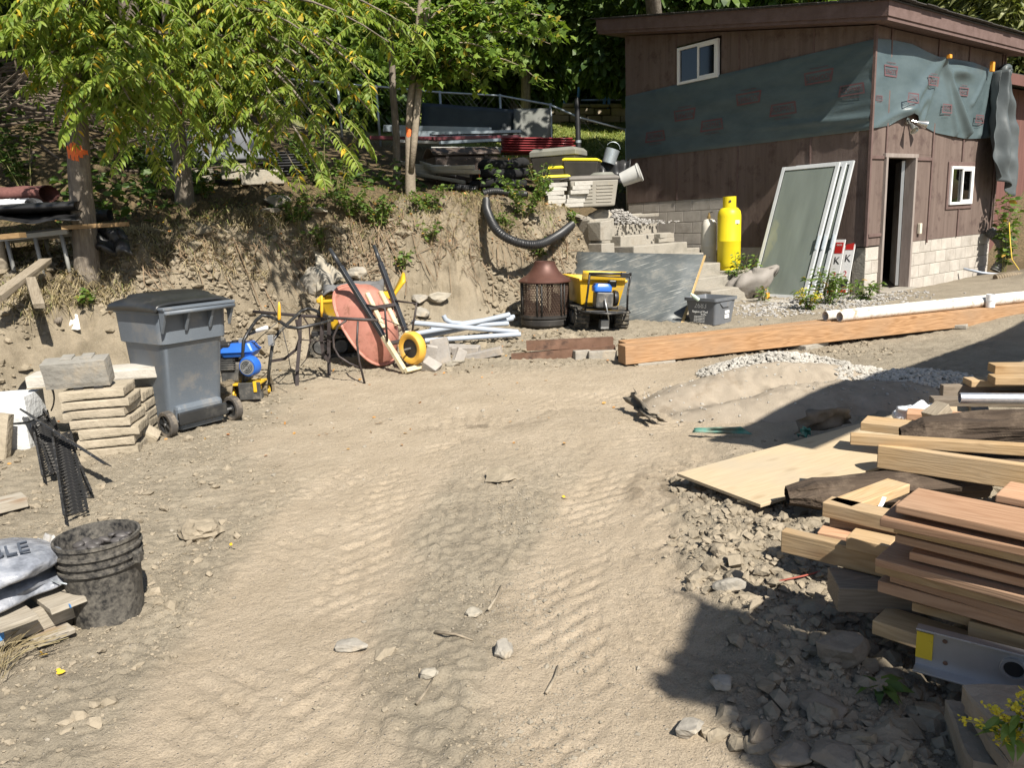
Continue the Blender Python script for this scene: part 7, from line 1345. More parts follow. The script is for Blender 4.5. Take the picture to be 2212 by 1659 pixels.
f0 = Pz(236, 984, 0); f0.z = GZ(f0.x, f0.y)-.005; sd_ = Vector((.985, .17, 0)); r_ = random.Random(71); zz = f0.z; ang = math.atan2(.17, .985)
for k in range(7):
    h = .072+r_.uniform(-.004, .006); off = (.02, .0, .03, .0, -.03, -.02, -.04)[k]; w = (.39, .38, .40, .41, .42, .44, .42)[k]
    rough_slab('flagstone', T(f0+sd_*(off-.02)+Vector((-.03, .17, 0))+Vector((0, 0, zz-f0.z+h/2))) @ rotm(rz=ang+R(r_.uniform(-4, 4))), (w, .34, h-.006), M_FLAG, ['lowest flagstone of the stack beside the bin', 'second flagstone from the ground in the stack', 'third flagstone from the ground in the stack', 'fourth flagstone from the ground in the stack', 'fifth flagstone from the ground in the stack', 'sixth flagstone from the ground in the stack', 'topmost wide flagstone of the stack'][k], 'flagstone', 'flagstones stacked beside the bin', seed=k*3); zz += h
for k in range(5):
    rough_slab('flagstone', T(f0+Vector((-.16, .54, .04+.075*k))) @ rotm(rz=ang+R(r_.uniform(-6, 6))), (.5, .3, .068), M_FLAG, ['lowest flagstone of the rear pile next to the bin', 'second flagstone of the rear pile', 'third flagstone of the rear pile', 'fourth flagstone of the rear pile', 'upper flagstone of the rear pile under the long slab'][k], 'flagstone', 'flagstones stacked beside the bin', seed=30+k)
M_GBLK = pm('grey_concrete_unit', (.20, .19, .17), (.28, .265, .235), scale=7, rough=.9, bump=.4, dirt=(.38, .31, .22), dscale=5, dlo=.52, dhi=.78)
kb = empty('kerb_block', T(f0+Vector((-.17, .10, zz-f0.z+.002))) @ rotm(rx=R(12), rz=ang+R(2)), 'dark grey notched concrete unit resting on the flagstone stack', 'block')
rough_slab('body', Matrix.Identity(4), (.42, .15, .19), M_GBLK, None, None, seed=4, amp=.004, parent=kb).matrix_local = T(0, 0, .12)
for x_ in (-.06, .07): box('groove_rib', (.08, .10, .02), M_GBLK, kb, (x_, .04, .215), bev=.006); box('foot_notch_dark', (.06, .155, .02), M_BLK, kb, (x_+.06, 0, .018), bev=.002)  # black boxes stand in for the shade inside the foot notches
rough_slab('slab', T(f0+Vector((-.30, .60, .50))) @ rotm(ry=R(0), rz=ang+R(3)), (.95, .28, .09), pm('pale_slab', (.38, .355, .31), (.48, .45, .40), scale=5, rough=.9, bump=.3), 'long pale slab lying across the top of the flagstone stack', 'slab', seed=9, amp=.004)
rough_slab('brick_stone', T(GP(305, 955)+Vector((.0, .03, .08))) @ rotm(rx=R(20), ry=R(38), rz=R(20)), (.26, .12, .09), M_FLAG, 'tan stone leaning on the right foot of the flagstone stack', 'stone', seed=15)
# white blocks and slabs at the left edge
M_WB = pm('white_block', (.55, .56, .56), (.66, .67, .67), scale=14, rough=.9, bump=.4, dirt=(.42, .38, .32), dlo=.62, dhi=.9)
wp = Pz(20, 985, 0); wp.z = GZ(wp.x, wp.y)
for k, (dx, dz, lb_) in enumerate(((-.14, .10, 'lower white concrete block at the left edge'), (-.12, .31, 'upper white concrete block at the left edge'))): rough_slab('white_block', T(wp+Vector((dx, .25, dz))) @ rotm(rz=R(6)), (.42, .30, .195), M_WB, lb_, 'block', 'white blocks at the left edge', seed=50+k, amp=.003)
rough_slab('stone_slab', T(wp+Vector((-.12, -.06, .15))) @ rotm(rx=R(-12), ry=R(8), rz=R(4)), (.36, .09, .38), M_FLAG, 'tan stone slab standing before the white blocks', 'slab', seed=61)
rough_slab('paver_slab', T(wp+Vector((-.07, -.35, .16))) @ rotm(rx=R(-30), ry=R(38), rz=R(-8)), (.34, .05, .28), pm('grey_slab', (.38, .375, .36), (.48, .47, .45), scale=6, rough=.9, bump=.3), 'pale grey paving slab leaning at the left edge', 'slab', seed=63, amp=.003)
M_PAL = wood('pallet_wood', (.34, .305, .25), (.245, .215, .17), (.2, .13, .08), dirt=(.26, .22, .17), dlo=.5, dhi=.85)
plank('board', Pz(-40, 1090, .06), Pz(52, 1068, .06), .14, .06, M_PAL, 'short grey board end at the left edge behind the pebble bags')
# black plastic edging strips
M_EDG = pm('dusty_black_edging', (.014, .014, .015), (.03, .03, .031), scale=8, rough=.5, spec=.4, dirt=(.36, .34, .31), dscale=22, dlo=.56, dhi=.72)
def edging(a, b, label, side=1, tilt=0, teeth=True, w=.05):
    a, b = Vector(a), Vector(b); l = (b-a).length; M = frame(a, b-a) @ Matrix.Rotation(tilt, 4, 'X'); o = MB().box((l/2, 0, .025), (l, .006, w)).box((l/2, 0, w*.5+.022), (l, .014, .012)).build('edging_strip', M_EDG, None, M=M, bev=.002)
    if teeth:
        n = int(l/.055)
        tm = MB(); 
        for s_ in (-1, 1): tm.box((0, side*(.05), s_*.008), (.009, .11, .006), M=Matrix.Rotation(s_*.16, 4, 'Z')).box((s_*.009, side*.055, 0), (.005, .06, .012))
        tm.box((0, side*.105, 0), (.034, .014, .008)); me = None
        for k in range(n):
            if me is None: t_ = tm.build('fin', M_EDG, o); me = t_.data
            else: t_ = bpy.data.objects.new('fin', me); COL.objects.link(t_); t_.parent = o
            t_.location = (.02+k*.055, 0, .004)
    return tag(o, label, 'edging', 'black edging strips beside the bucket')
def eg(px, py, dz): p = GP(px, py); return p+Vector((0, 0, dz))
def pr(px, py, z): return Pz(px, py, z)
edging(pr(118, 945, .16), pr(146, 1128, .02), 'long black edging strip reaching down to the bucket, fins to the left', 1, .2)
edging(pr(58, 890, .30), pr(241, 1008, .13), 'smooth black edging strip lying slantwise on top of the others', 1, .9, False, .055)
edging(pr(72, 900, .16), pr(100, 1040, .03), 'black edging strip left of the long one', 1, .3)
edging(pr(90, 920, .10), pr(120, 1030, .03), 'black edging strip between the two long ones', 1, .5)
edging(pr(126, 960, .12), pr(155, 1030, .02), 'short black edging strip right of the long one', -1, -.3)
edging(pr(165, 985, .06), pr(203, 1074, .01), 'black edging strip lowest on the right', -1, .2)
edging(pr(140, 1000, .02), pr(190, 1062, .02), 'black edging strip flat on the ground under the right ones', -1, 1.2)
edging(pr(60, 850, .28), pr(110, 905, .2), 'black edging strip poking up behind the white blocks', -1, .4)
ea = pr(92, 905, .12); cvv = [Vector((.14*math.cos(t)-.02, .05*math.sin(t), .16+.16*math.sin(t))) for t in np.linspace(-.6, PI*.9, 18)]; o = MB().tube(cvv, 0, flat=(.05, .006)).build('edging_curl', M_EDG, None, loc=ea); tag(o, 'curled black edging end arching up before the flagstones', 'edging')
# bucket of dark pebbles
b0 = Pz(236, 1318, 0); b0.z = GZ(b0.x, b0.y)-.012
def bucket_mat():
    m = pm('dusty_black_bucket', (.014, .014, .015), (.022, .022, .023), rough=.45, dirt=(.15, .137, .116), dscale=45, dlo=.42, dhi=.74); t = m.node_tree; mrs = [n for n in t.nodes if n.type == 'MAP_RANGE'][0]; L = t.links.new
    tc = nd(t, 'ShaderNodeTexCoord'); n = nd(t, 'ShaderNodeTexNoise'); n.inputs['Scale'].default_value = 7; n.inputs['Detail'].default_value = 7; L(tc.outputs['Object'], n.inputs['Vector']); src = mrs.inputs[0].links[0].from_socket
    a = nd(t, 'ShaderNodeMath', operation='MULTIPLY_ADD'); a.inputs[1].default_value = .35; L(n.outputs[0], a.inputs[0]); s2 = nd(t, 'ShaderNodeMath', operation='SUBTRACT'); s2.inputs[1].default_value = .12; L(src, s2.inputs[0]); L(s2.outputs[0], a.inputs[2]); L(a.outputs[0], mrs.inputs[0]); return m
M_BUK = bucket_mat(); bk = empty('bucket', T(b0), 'dusty black bucket full of dark pebbles', 'bucket'); BH = .355
MB().lathe([(0, .0), (.128, 0), (.132, .004), (.145, .22), (.147, .235), (.160, .236), (.160, .244), (.149, .246), (.1495, .268), (.162, .269), (.162, .277), (.151, .279), (.152, .302), (.164, .303), (.164, .311), (.153, .313), (.155, .340), (.162, .342), (.162, .355), (.152, .355), (.149, .33), (.147, .285), (.145, .275), (0, .275)], 48).build('shell', M_BUK, bk, smooth='auto')
for sx in (-1, 1): box('handle_lug', (.03, .04, .05), M_BUK, bk, (sx*.163, -.02, .262), bev=.006)
MB().tube([(-.168, -.02, .26), (-.178, -.03, .25), (-.17, -.09, .225), (-.12, -.135, .222), (-.05, -.165, .222)], .003, 5).build('wire_handle', M_GALV, bk, smooth=True)
M_DP = pm('dark_pebble', (.045, .042, .042), (.10, .092, .088), scale=2, rough=.5, rand=.3); v_, f_ = ICO2; base_me = None; r_ = random.Random(81)
for k in range(60):
    a = r_.uniform(0, 2*PI); rr = .128*math.sqrt(r_.random()); 
    if base_me is None: o = mesh_np('pebble', v_*np.array([.026, .019, .011]), f_, M_DP, smooth=True); base_me = o.data
    else: o = bpy.data.objects.new('pebble', base_me); COL.objects.link(o)
    o.location = b0+Vector((rr*math.cos(a), rr*math.sin(a), .283+.010*(k % 3)+r_.uniform(0, .01))); s_ = r_.uniform(.75, 1.25); o.scale = (s_, s_, s_); o.rotation_euler = (r_.uniform(-.35, .35), r_.uniform(-.35, .35), r_.uniform(0, 6)); tag(o, 'smooth dark pebble lying in the black bucket', 'pebble', 'dark pebbles filling the bucket')
# pallet and pebble bags
p1, p2 = Pz(160, 1316, .13), Pz(-60, 1400, .13); pe = frame(Pz(168, 1352, .0), Vector((p2-p1)).normalized()); pal = empty('pallet', pe, 'grey wooden pallet with blue paint under the pebble bags', 'pallet')
# local x runs from the visible corner to lower left, +y towards the camera side
_aw = 1 if (pe.to_3x3() @ Vector((0, 1, 0))).y > 0 else -1
for x_ in (.04, .21, .40, .60, .80): box('deck_board', (.13, .95, .02), M_PAL, pal, (x_, _aw*.40, .128), bev=.002, jit=.003)
for y_ in (.03, .45, .85): box('stringer', (1.05, .04, .085), M_PAL, pal, (.47, _aw*y_, .074), bev=.003)
for x_ in (.10, .62): box('bottom_board', (.13, .95, .02), M_PAL, pal, (x_, _aw*.40, .020), bev=.002, jit=.003)
M_BP2 = pm('blue_spray', (.06, .20, .48), (.10, .27, .55), scale=9, rough=.8)
box('blue_paint', (.11, .003, .05), M_BP2, pal, (.30, _aw*.0085, .08), bev=0); box('blue_paint', (.003, .18, .012), M_BP2, pal, (.04, -_aw*.0, .129), bev=0)
def bagmat():
    m = pm('clear_bag_of_pebbles', (.13, .14, .165), (.36, .37, .40), scale=16, rough=.25, spec=.5, bump=.5, bscale=22, c3=(.22, .235, .27), detail=3); return m
M_BAG = bagmat()
def bag(c, L_, w, h, rz, label, seed):
    def f(u, v):
        a = 2*PI*v; x_ = (u-.5)*L_; e = (1-abs(2*u-1)**5); n = 1+.25*mnoise.noise((u*5+seed, math.cos(a)*1.6, math.sin(a)*1.6)); return (x_+.02*mnoise.noise((v*8, u, seed)), w/2*math.cos(a)*(.55+.45*e)*n, h/2*math.sin(a)*(.06+.94*e)*n+h/2)
    o = MB().grid(f, 40, 28).build('pebble_bag', M_BAG, None, smooth=True, M=T(c) @ rotm(rz=rz)); tag(o, label, 'bag', 'plastic bags of pebbles on the pallet')
    MB().grid(lambda u, v: (L_*.5-.02+.05*u, .04+(v-.5)*w*.3+.015*math.sin(u*7+v*9), h*.42+.035*mnoise.noise((u*3, v*4, seed))+.02*u), 8, 8).build('torn_flap', pm('clear_film', (.5, .5, .5), (.62, .62, .62), rough=.2, alpha=.55), o, smooth=True); return o
bdir = Vector(p1-p2); bz = math.atan2(bdir.y, bdir.x)
bg1 = bag(Pz(-28, 1326, .14)+Vector((-.07, .09, 0)), .56, .40, .10, bz-R(2), 'lower plastic bag of pebbles on the pallet', 3); bg2 = bag(Pz(-38, 1282, .235)+Vector((-.07, .07, 0)), .56, .42, .12, bz+R(3), 'upper plastic bag of pebbles with printed letters', 5)
text('printed_letters', 'PEBBLE', .085, pm('bag_print', (.05, .06, .08), (.07, .08, .1), rough=.6), bg2, T(.03, -.09, .128) @ Matrix.Rotation(R(-14), 4, 'Z') @ Matrix.Rotation(R(20), 4, 'X'), depth=.004)
r_ = random.Random(83); sw = MB()
for k in range(26):
    a = Pz(150-r_.uniform(0, 110), 1330+r_.uniform(10, 60), .07); b = Pz(-10+r_.uniform(-20, 40), 1420+r_.uniform(0, 50), .02); sw.tube([a, a.lerp(b, .5)+Vector((0, -.02, .03)), b], .0015, 3, cap=False)
tag(sw.build('dry_stalks', MATS['straw_blade'], None), 'dry grass stalks leaning on the pallet side', 'straw', kind='stuff')
# dry sticks on the ground
for k, (a, b, lb_) in enumerate((((940, 1378), (1022, 1388), 'straight pale stick lying in the grit strip'), ((1055, 1322), (1082, 1272), 'short pale stick standing off the grit strip'), ((1180, 1505), (1205, 1445), 'thin dark twig in the right wheel track'), ((900, 1530), (935, 1480), 'curved thin stalk left of the grit strip'))):
    pa, pb_ = GP(*a), GP(*b); tag(MB().tube([Vector((0, 0, .008)), (pb_-pa)/2+Vector((.01, 0, .014)), pb_-pa+Vector((0, 0, .008))], [.006, .005, .003], 6).build('stick', M_OLDW, None, smooth=True, loc=pa), lb_, 'stick')
# ================================================================ RIGHT: sand, gravel, plywood, lumber
def sandz(x, y):
    u = (x-2.25)/1.25; v = (y-6.1-.12*(x-2.2))/.78; d = np.sqrt(u*u+v*v); z = .24*np.clip(1-d, 0, 1)**.7
    z = z-.12*np.exp(-((y-5.95-.28*(x-2.0))/.17)**2)*(d < 1)*np.clip(1-d, 0, 1)**.5*1.4
    z = z+.05*np.exp(-((y-6.35-.18*(x-2.2))/.14)**2)*np.clip(1.05-d, 0, 1)
    return z+(fbm(x*5, y*5, 131, 4)-.5)*.10*np.clip(1.1-d, 0, 1)+(fbm(x*22, y*22, 133, 3)-.5)*.03*np.clip(1.1-d, 0, 1)-.012*sst(.85, 1.1, d)+.008*np.sin((x*.9+y*.4)*2*PI/.12)*np.exp(-((y-5.95-.28*(x-2.0))/.17)**2)
sx_ = np.arange(.85, 3.75, .02); sy_ = np.arange(5.05, 7.25, .02); SX, SY = np.meshgrid(sx_, sy_); SZ = Hf(SX.ravel(), SY.ravel())*.6+sandz(SX.ravel(), SY.ravel())+.012-.05*sst(.9, 1.15, np.hypot((SX.ravel()-2.25)/1.25, (SY.ravel()-6.1-.12*(SX.ravel()-2.2))/.78)); idx = np.arange(SX.size).reshape(SX.shape); F_ = np.stack([idx[:-1, :-1], idx[:-1, 1:], idx[1:, 1:], idx[1:, :-1]], -1).reshape(-1, 4)
tag(mesh_np('sand_heap', np.stack([SX.ravel(), SY.ravel(), SZ], -1), F_, pm('screening_sand', (.25, .212, .165), (.345, .295, .232), scale=5, rough=.97, bump=.5, bscale=120, spec=.05, dirt=(.20, .155, .105), dscale=3, dlo=.55, dhi=.75), smooth=True), 'driven-over grey-tan sand heap before the timbers', 'sand', kind='stuff')
M_GRV = pm('white_gravel', (.27, .255, .225), (.46, .435, .39), scale=2, rough=.88, spec=.2)
def gheap(name, cx, cy, rx, ry, h, n, label, s0=.012, s1=.026):
    a = npr.uniform(0, 2*PI, n); rr = np.sqrt(npr.uniform(0, 1, n)); x = cx+rx*rr*np.cos(a); y = cy+ry*rr*np.sin(a)+.15*(x-cx); z = Hf(x, y)+h*(1-rr**1.5)+npr.uniform(-.01, .012, n); inside = np.hypot((x-2.25)/1.25, (y-6.1-.12*(x-2.2))/.78); z = np.maximum(z, Hf(x, y)*.6+sandz(x, y)+.012*(inside < 1)); tag(scatter(name, np.stack([x, y, z], -1), npr.uniform(s0, s1, n), M_GRV, chip=.28), label, 'gravel', kind='stuff')
g1 = Pz(1680, 785, .08); gheap('gravel_heap', g1.x, g1.y+.1, .75, .42, .14, 2600, 'white gravel heap under the timbers'); g2 = Pz(1990, 805, .1); gheap('gravel_heap', g2.x-.1, g2.y+.05, .62, .30, .10, 1700, 'grey-white gravel heap in the shade right of the sand')
x = npr.uniform(1.1, 3.3, 260); y = npr.uniform(5.4, 6.9, 260); z = Hf(x, y)*.6+sandz(x, y)+.012; tag(scatter('sand_pebbles', np.stack([x, y, z], -1), npr.uniform(.005, .013, 260), M_GRV), 'white pebbles scattered on the sand heap', 'pebbles', kind='stuff')
# torn landscape cloth sticking out of the sand
M_CLO = pm('brown_ground_cloth', (.10, .085, .065), (.18, .155, .12), scale=6, rough=.9, bump=.3); M_TEAL = pm('teal_cloth', (.03, .16, .13), (.10, .26, .21), scale=8, rough=.7, dirt=(.25, .2, .15), dlo=.45, dhi=.75)
def rag(P, mat, label, wav=.05, nu=16, nv=6, seed=0): return quadslab('ground_cloth', P, .004, mat, label, 'cloth', nu, nv, wav, 'torn ground cloth', seed=seed)
rag([Pz(1352, 868, .05), Pz(1410, 912, .03), Pz(1395, 880, .13), Pz(1368, 838, .16)], M_CLO, 'crumpled brown cloth flap at the left tip of the sand', .09, seed=2); rag([Pz(1375, 895, .03), Pz(1442, 912, .01), Pz(1420, 900, .06), Pz(1385, 880, .09)], M_CLO, 'dark cloth tail pointing right from the crumpled flap', .05, seed=4)
rag([Pz(1495, 935, .02), Pz(1625, 938, .02), Pz(1600, 922, .07), Pz(1500, 925, .05)], M_TEAL, 'teal cloth edge half buried before the sand heap', .04, seed=6); rag([Pz(1715, 938, .05), Pz(1840, 915, .06), Pz(1830, 880, .20), Pz(1740, 888, .20)], M_CLO, 'brown cloth roll beside the plywood', .10, seed=8); rag([Pz(1725, 945, .05), Pz(1752, 940, .05), Pz(1750, 925, .10), Pz(1730, 925, .12)], M_TEAL, 'small teal cloth tip at the plywood edge', .04, seed=10)
# plywood
M_PLY = wood('plywood_face', (.50, .40, .265), (.42, .33, .215), (.34, .25, .15), rand=.02, sx=.5, rough=.85, dirt=(.40, .345, .26), dlo=.5, dhi=.85, bump=.1)
q1 = Pz(1462, 1022, .075); q2 = Pz(1658, 1089, .065); ux = (Pz(1900, 903, .09)-q1).normalized(); pw = (q2-q1).length; Mp = frame(q1, ux, (0, 0, 1)); yv = 1 if (Mp.to_3x3() @ Vector((0, 1, 0))).dot(q2-q1) > 0 else -1
ply = MB().box((1.22, yv*pw/2, -.009), (2.44, pw, .018)).build('plywood_sheet', M_PLY, None, M=Mp, bev=.002); tag(ply, 'sheet of plywood lying on the earth left of the lumber', 'plywood')
M_PINK = pm('pink_spray', (.62, .10, .13), (.7, .18, .2), scale=15, rough=.8); pk = MB(); pk.tube([(1.55+.16*math.cos(t), yv*(.5+.13*math.sin(t)), .0035) for t in np.linspace(0, 2*PI, 26)[:-1]], 0, flat=(.035, .002), close=True); pk.tube([(1.30, yv*.28, .003), (1.5, yv*.36, .003)], 0, flat=(.025, .002)); pk.tube([(1.72, yv*.42, .003), (1.86, yv*.6, .003), (1.95, yv*.46, .003)], 0, flat=(.03, .002)); pk.build('paint_mark', M_PINK, ply)
# lumber: cedar boards in the near pile
M_CED = wood('cedar_board', (.45, .275, .17), (.33, .185, .105), (.16, .075, .035), rand=.2, sx=.9, rough=.75, dirt=(.34, .255, .18), dlo=.48, dhi=1.0); M_BLO = wood('blond_lumber', (.48, .335, .185), (.36, .235, .115), (.22, .115, .045), rand=.2, sx=.9, dirt=(.36, .30, .22), dlo=.45, dhi=.95); M_GRY = wood('grey_weathered_board', (.25, .21, .165), (.17, .14, .105), (.1, .08, .06), rand=.15); M_ROT = pm('rotten_wood', (.035, .024, .017), (.10, .072, .05), scale=2, stretch=(1, 8, 8), rough=.95, bump=1.0, bscale=8, dirt=(.16, .12, .085), dscale=6, dlo=.55, dhi=.75)
GL = 'lumber in the pile at the right'
def lum(px, py, z, qx, qy, w, t, mat, label, L_=2.4, far=True, bev=.004):
    """near top edge seen from (px,py) to (qx,qy) at height z; board lies behind that edge"""
    a = Pz(px, py, z); d = (Pz(qx, qy, z)-a).normalized(); nn = Vector((-d.y, d.x, 0)); nn = nn if nn.y > 0 else -nn; a = a+nn*w/2
    return plank('board', a, a+d*L_, w, t, mat, label, 'board', GL, bev=bev)
Z = .62; T_ = .026
lum(1934, 1090, .62, 2212, 1150, .19, T_, M_CED, 'topmost wide cedar board of the near pile', 1.5); lum(2150, 1068, .60, 2212, 1080, .16, T_, M_CED, 'cedar board lying behind the topmost one at the right edge', 1.2)
lum(1900, 1120, .575, 2212, 1184, .19, T_, M_CED, 'second cedar board from the top, with a white staple tag', 1.5); lum(1930, 1134, .54, 2212, 1200, .14, .026, M_BLO, 'thin blond batten under the second cedar board', 1.5); lum(1933, 1155, .505, 2212, 1225, .19, T_, M_CED, 'third cedar board from the top', 1.5)
lum(1964, 1192, .455, 2212, 1252, .14, T_, M_CED, 'recessed dark cedar board in the middle of the pile', 1.5); lum(1890, 1206, .42, 2212, 1290, .19, T_, M_CED, 'cedar board jutting farthest left in the middle of the pile', 1.5); lum(1890, 1221, .384, 2212, 1306, .19, .026, M_BLO, 'blond edge board directly under the jutting cedar board', 1.5); lum(1922, 1241, .352, 2212, 1326, .15, T_, M_CED, 'set-back cedar board low in the pile', 1.5); lum(1896, 1254, .316, 2212, 1342, .19, .04, M_CED, 'lowest thick cedar board of the near pile', 1.5); lum(1970, 1302, .26, 2212, 1366, .14, .03, M_BLO, 'narrow blond board under the cedar pile', 1.5)
tg = Pz(1905, 1098, .60); o = MB().grid(lambda u, v: (.035*u, .012*v, .02*u*u+.004), 5, 2).build('paper_tag', M_WHITE, None, thick=.001, M=T(tg) @ rotm(rz=R(45))); tag(o, 'curled white paper tag on the cedar board end', 'tag')
def edgebd(px, py, z, qx, qy, h, t, mat, label, L_=2.0, zq=None):
    """a board standing on edge: top near edge from (px,py) at z to (qx,qy)"""
    a = Pz(px, py, z); b = Pz(qx, qy, zq if zq is not None else z); d = (b-a).normalized(); nn = Vector((-d.y, d.x, 0)); nn = nn if nn.y > 0 else -nn; return plank('board', a+nn*t/2, a+nn*t/2+d*L_, t, h, mat, label, 'board', GL, bev=.004)
edgebd(1687, 1147, .33, 1899, 1196, .085, .045, M_BLO, 'blond joist on edge jutting left out of the pile', 1.3); plank('offcut', Pz(1838, 1150, .37), Pz(1930, 1170, .37), .10, .045, M_BLO, 'pale blond offcut lying beside the jutting joist', 'board', GL)
lum(1792, 1118, .30, 1960, 1145, .12, .04, M_GRY, 'grey board behind the jutting joist', 1.0); lum(1776, 1085, .36, 1900, 1113, .09, .06, M_BLO, 'blond stud left of the topmost cedar board', .7); lum(1765, 1150, .26, 1900, 1175, .12, .03, M_CED, 'short brown board beneath the blond offcut', .6); lum(1840, 1095, .36, 1930, 1060, .10, .04, M_BLO, 'small blond board crossing behind the cedar tops', .4)
lum(1812, 1270, .24, 1965, 1275, .16, .09, M_GRY, 'thick grey weathered timber in the shade under the pile', .8); lum(1884, 1340, .17, 1990, 1375, .13, .05, M_BLO, 'orange-brown stud end in the shade under the pile', .8); edgebd(2092, 1342, .26, 2212, 1375, .05, .05, M_BLO, 'pale board under the right of the pile above the metal plank', .8)
# aluminium scaffold plank: web with flanges, tube end and yellow tag
aa = Pz(1983, 1350, .245); ab = Pz(2212, 1408, .245); d = (ab-aa).normalized(); Ma = frame(aa, d); alp = empty('scaffold_plank', Ma, 'dull aluminium scaffold plank with a round hole under the cedar pile', 'scaffold plank'); yn = 1 if (Ma.to_3x3() @ Vector((0, 1, 0))).y < 0 else -1
M_AL2 = pm('dull_aluminium', (.38, .38, .39), (.5, .5, .51), scale=5, rough=.42, metal=.7, dirt=(.28, .2, .14), dscale=9, dlo=.62, dhi=.78)
box('web', (1.2, .006, .125), M_AL2, alp, (.6, 0, -.065), bev=0); box('top_flange', (1.2, .035, .006), M_AL2, alp, (.6, yn*.012, 0), bev=.001); box('bottom_flange', (1.2, .05, .006), M_AL2, alp, (.6, yn*.02, -.13), bev=.001); box('yellow_tag', (.045, .004, .085), pm('worn_yellow', (.6, .42, .02), (.68, .5, .04), rough=.6, dirt=(.1, .07, .04), dscale=20, dlo=.58, dhi=.66), alp, (.022, yn*.006, -.06), bev=0)
Mq = Matrix.Rotation(PI/2, 4, 'X'); MB().lathe([(.024, -.006), (.034, -.006), (.036, 0), (.034, .008), (.026, .008), (.024, -.006)], 24, M=Mq, c=(.25, yn*.004, -.06)).build('hole_collar', M_AL2, alp, smooth='auto'); MB().lathe([(0, 0), (.0245, 0)], 20, M=Mq, c=(.25, yn*.0045, -.06)).build('hole', M_BLK, alp)  # the hole is a black disc, its darkness is only colour
for x_, z_ in ((.075, -.03), (.08, -.10), (.42, -.075)): MB().lathe([(0, .003), (.006, .002), (.007, 0)], 10, M=Mq, c=(x_, yn*.005, z_)).build('rivet', M_RST, alp)
# back of the pile: long boards, rotten logs, pipe
lum(1837, 940, .40, 2260, 966, .055, .05, M_BLO, 'long narrow blond stud across the top of the rear pile', 2.6); edgebd(1896, 962, .36, 2260, 1012, .115, .045, M_BLO, 'wide blond plank on edge below the long stud', 2.4)
def rotlog(a, b, r0, flat, label, seed):
    a, b = Vector(a), Vector(b); l = (b-a).length; M = frame(a, b-a)
    def f(u, v):
        an = 2*PI*v; n = 1+.30*mnoise.noise((u*l*3, math.cos(an)*2+seed, math.sin(an)*2))+.14*mnoise.noise((u*l*2, math.cos(an)*9, math.sin(an)*9+seed)); e = min(1, .55+3*u) if u < .15 else 1; return (u*l, r0*math.cos(an)*n*e, r0*flat*math.sin(an)*n*e)
    return tag(MB().grid(f, 60, 24).build('rotten_timber', M_ROT, None, smooth=False, M=M), label, 'timber', 'rotten timbers in the lumber pile')
rotlog(Pz(1700, 1072, .13), Pz(2120, 1040, .2), .10, .75, 'black rotten timber lying on the plywood corner', 3); rotlog(Pz(1945, 945, .30), Pz(2300, 925, .38), .10, 1.0, 'black rotten log across the rear of the lumber pile', 7); rotlog(Pz(2090, 1010, .26), Pz(2330, 1000, .30), .09, .9, 'dark rotten log between the blond plank and the cedar boards', 9)
lum(1859, 912, .28, 2070, 935, .17, .05, M_BLO, 'reddish board end poking out left of the rear rotten log', 1.6); lum(1958, 893, .30, 2260, 915, .14, .04, M_CED, 'cedar board behind the rear rotten log', 1.8); lum(2017, 862, .33, 2260, 865, .10, .045, M_GRY, 'grey stud beside the galvanised pipe', 2.0); lum(2038, 833, .38, 2260, 828, .05, .07, M_GRY, 'weathered grey stud with a split end at the back of the pile', 2.2); lum(2099, 823, .42, 2260, 820, .12, .04, M_BLO, 'short blond board at the back of the pile', 1.4); lum(2150, 816, .47, 2260, 816, .12, .045, M_BLO, 'reddish-blond board higher at the back of the pile', 1.4); lum(2150, 790, .52, 2260, 789, .11, .05, M_BLO, 'hindmost highest board of the lumber pile', 1.4); lum(2130, 848, .34, 2260, 852, .10, .04, M_BLO, 'blond board under the split grey stud', 1.4)
ga, gb = Pz(2073, 860, .36), Pz(2300, 862, .36); pipe(ga, ga+(gb-ga).normalized()*2.2, .032, 'galvanised steel tube lying at the back of the lumber pile', pm('spangled_galvanised', (.42, .44, .48), (.58, .6, .63), scale=40, rough=.35, metal=.7), None)
wbg = quadslab('white_sack', [Pz(1928, 895, .20), Pz(2040, 902, .22), Pz(2035, 872, .30), Pz(1940, 878, .28)], .02, pm('white_sack', (.6, .62, .66), (.7, .72, .75), rough=.5), 'crumpled white plastic sack stuck in the rear lumber', 'sack', 16, 10, .09)
plank('offcut', Pz(2008, 893, .36), Pz(2034, 872, .40), .09, .05, M_OLDW, 'splintered wood stub standing in the rear lumber', 'board', GL, jit=.01)
for k, (px, py, z, L_) in enumerate(((2120, 900, .18, 1.0), (2140, 1000, .14, 1.0))): plank('bearer', Pz(px, py, z), Pz(px, py, z)+Vector((.5, .9, 0)), .1, .16, M_GRY, ['grey bearer under the rear lumber', 'grey bearer under the long studs'][k], 'timber')
for k, (x_, y_) in enumerate(((1.72, 2.25), (2.0, 1.85))): tag(box('concrete_block', (.3, .3, .24), M_DARKR, None, (0, 0, .1), bev=.012, M=T(Vector((x_, y_, GZ(x_, y_)))) @ rotm(rz=.7)), ['dark block propping the cedar pile', 'dark block propping the cedar pile beyond the right edge'][k], 'block')
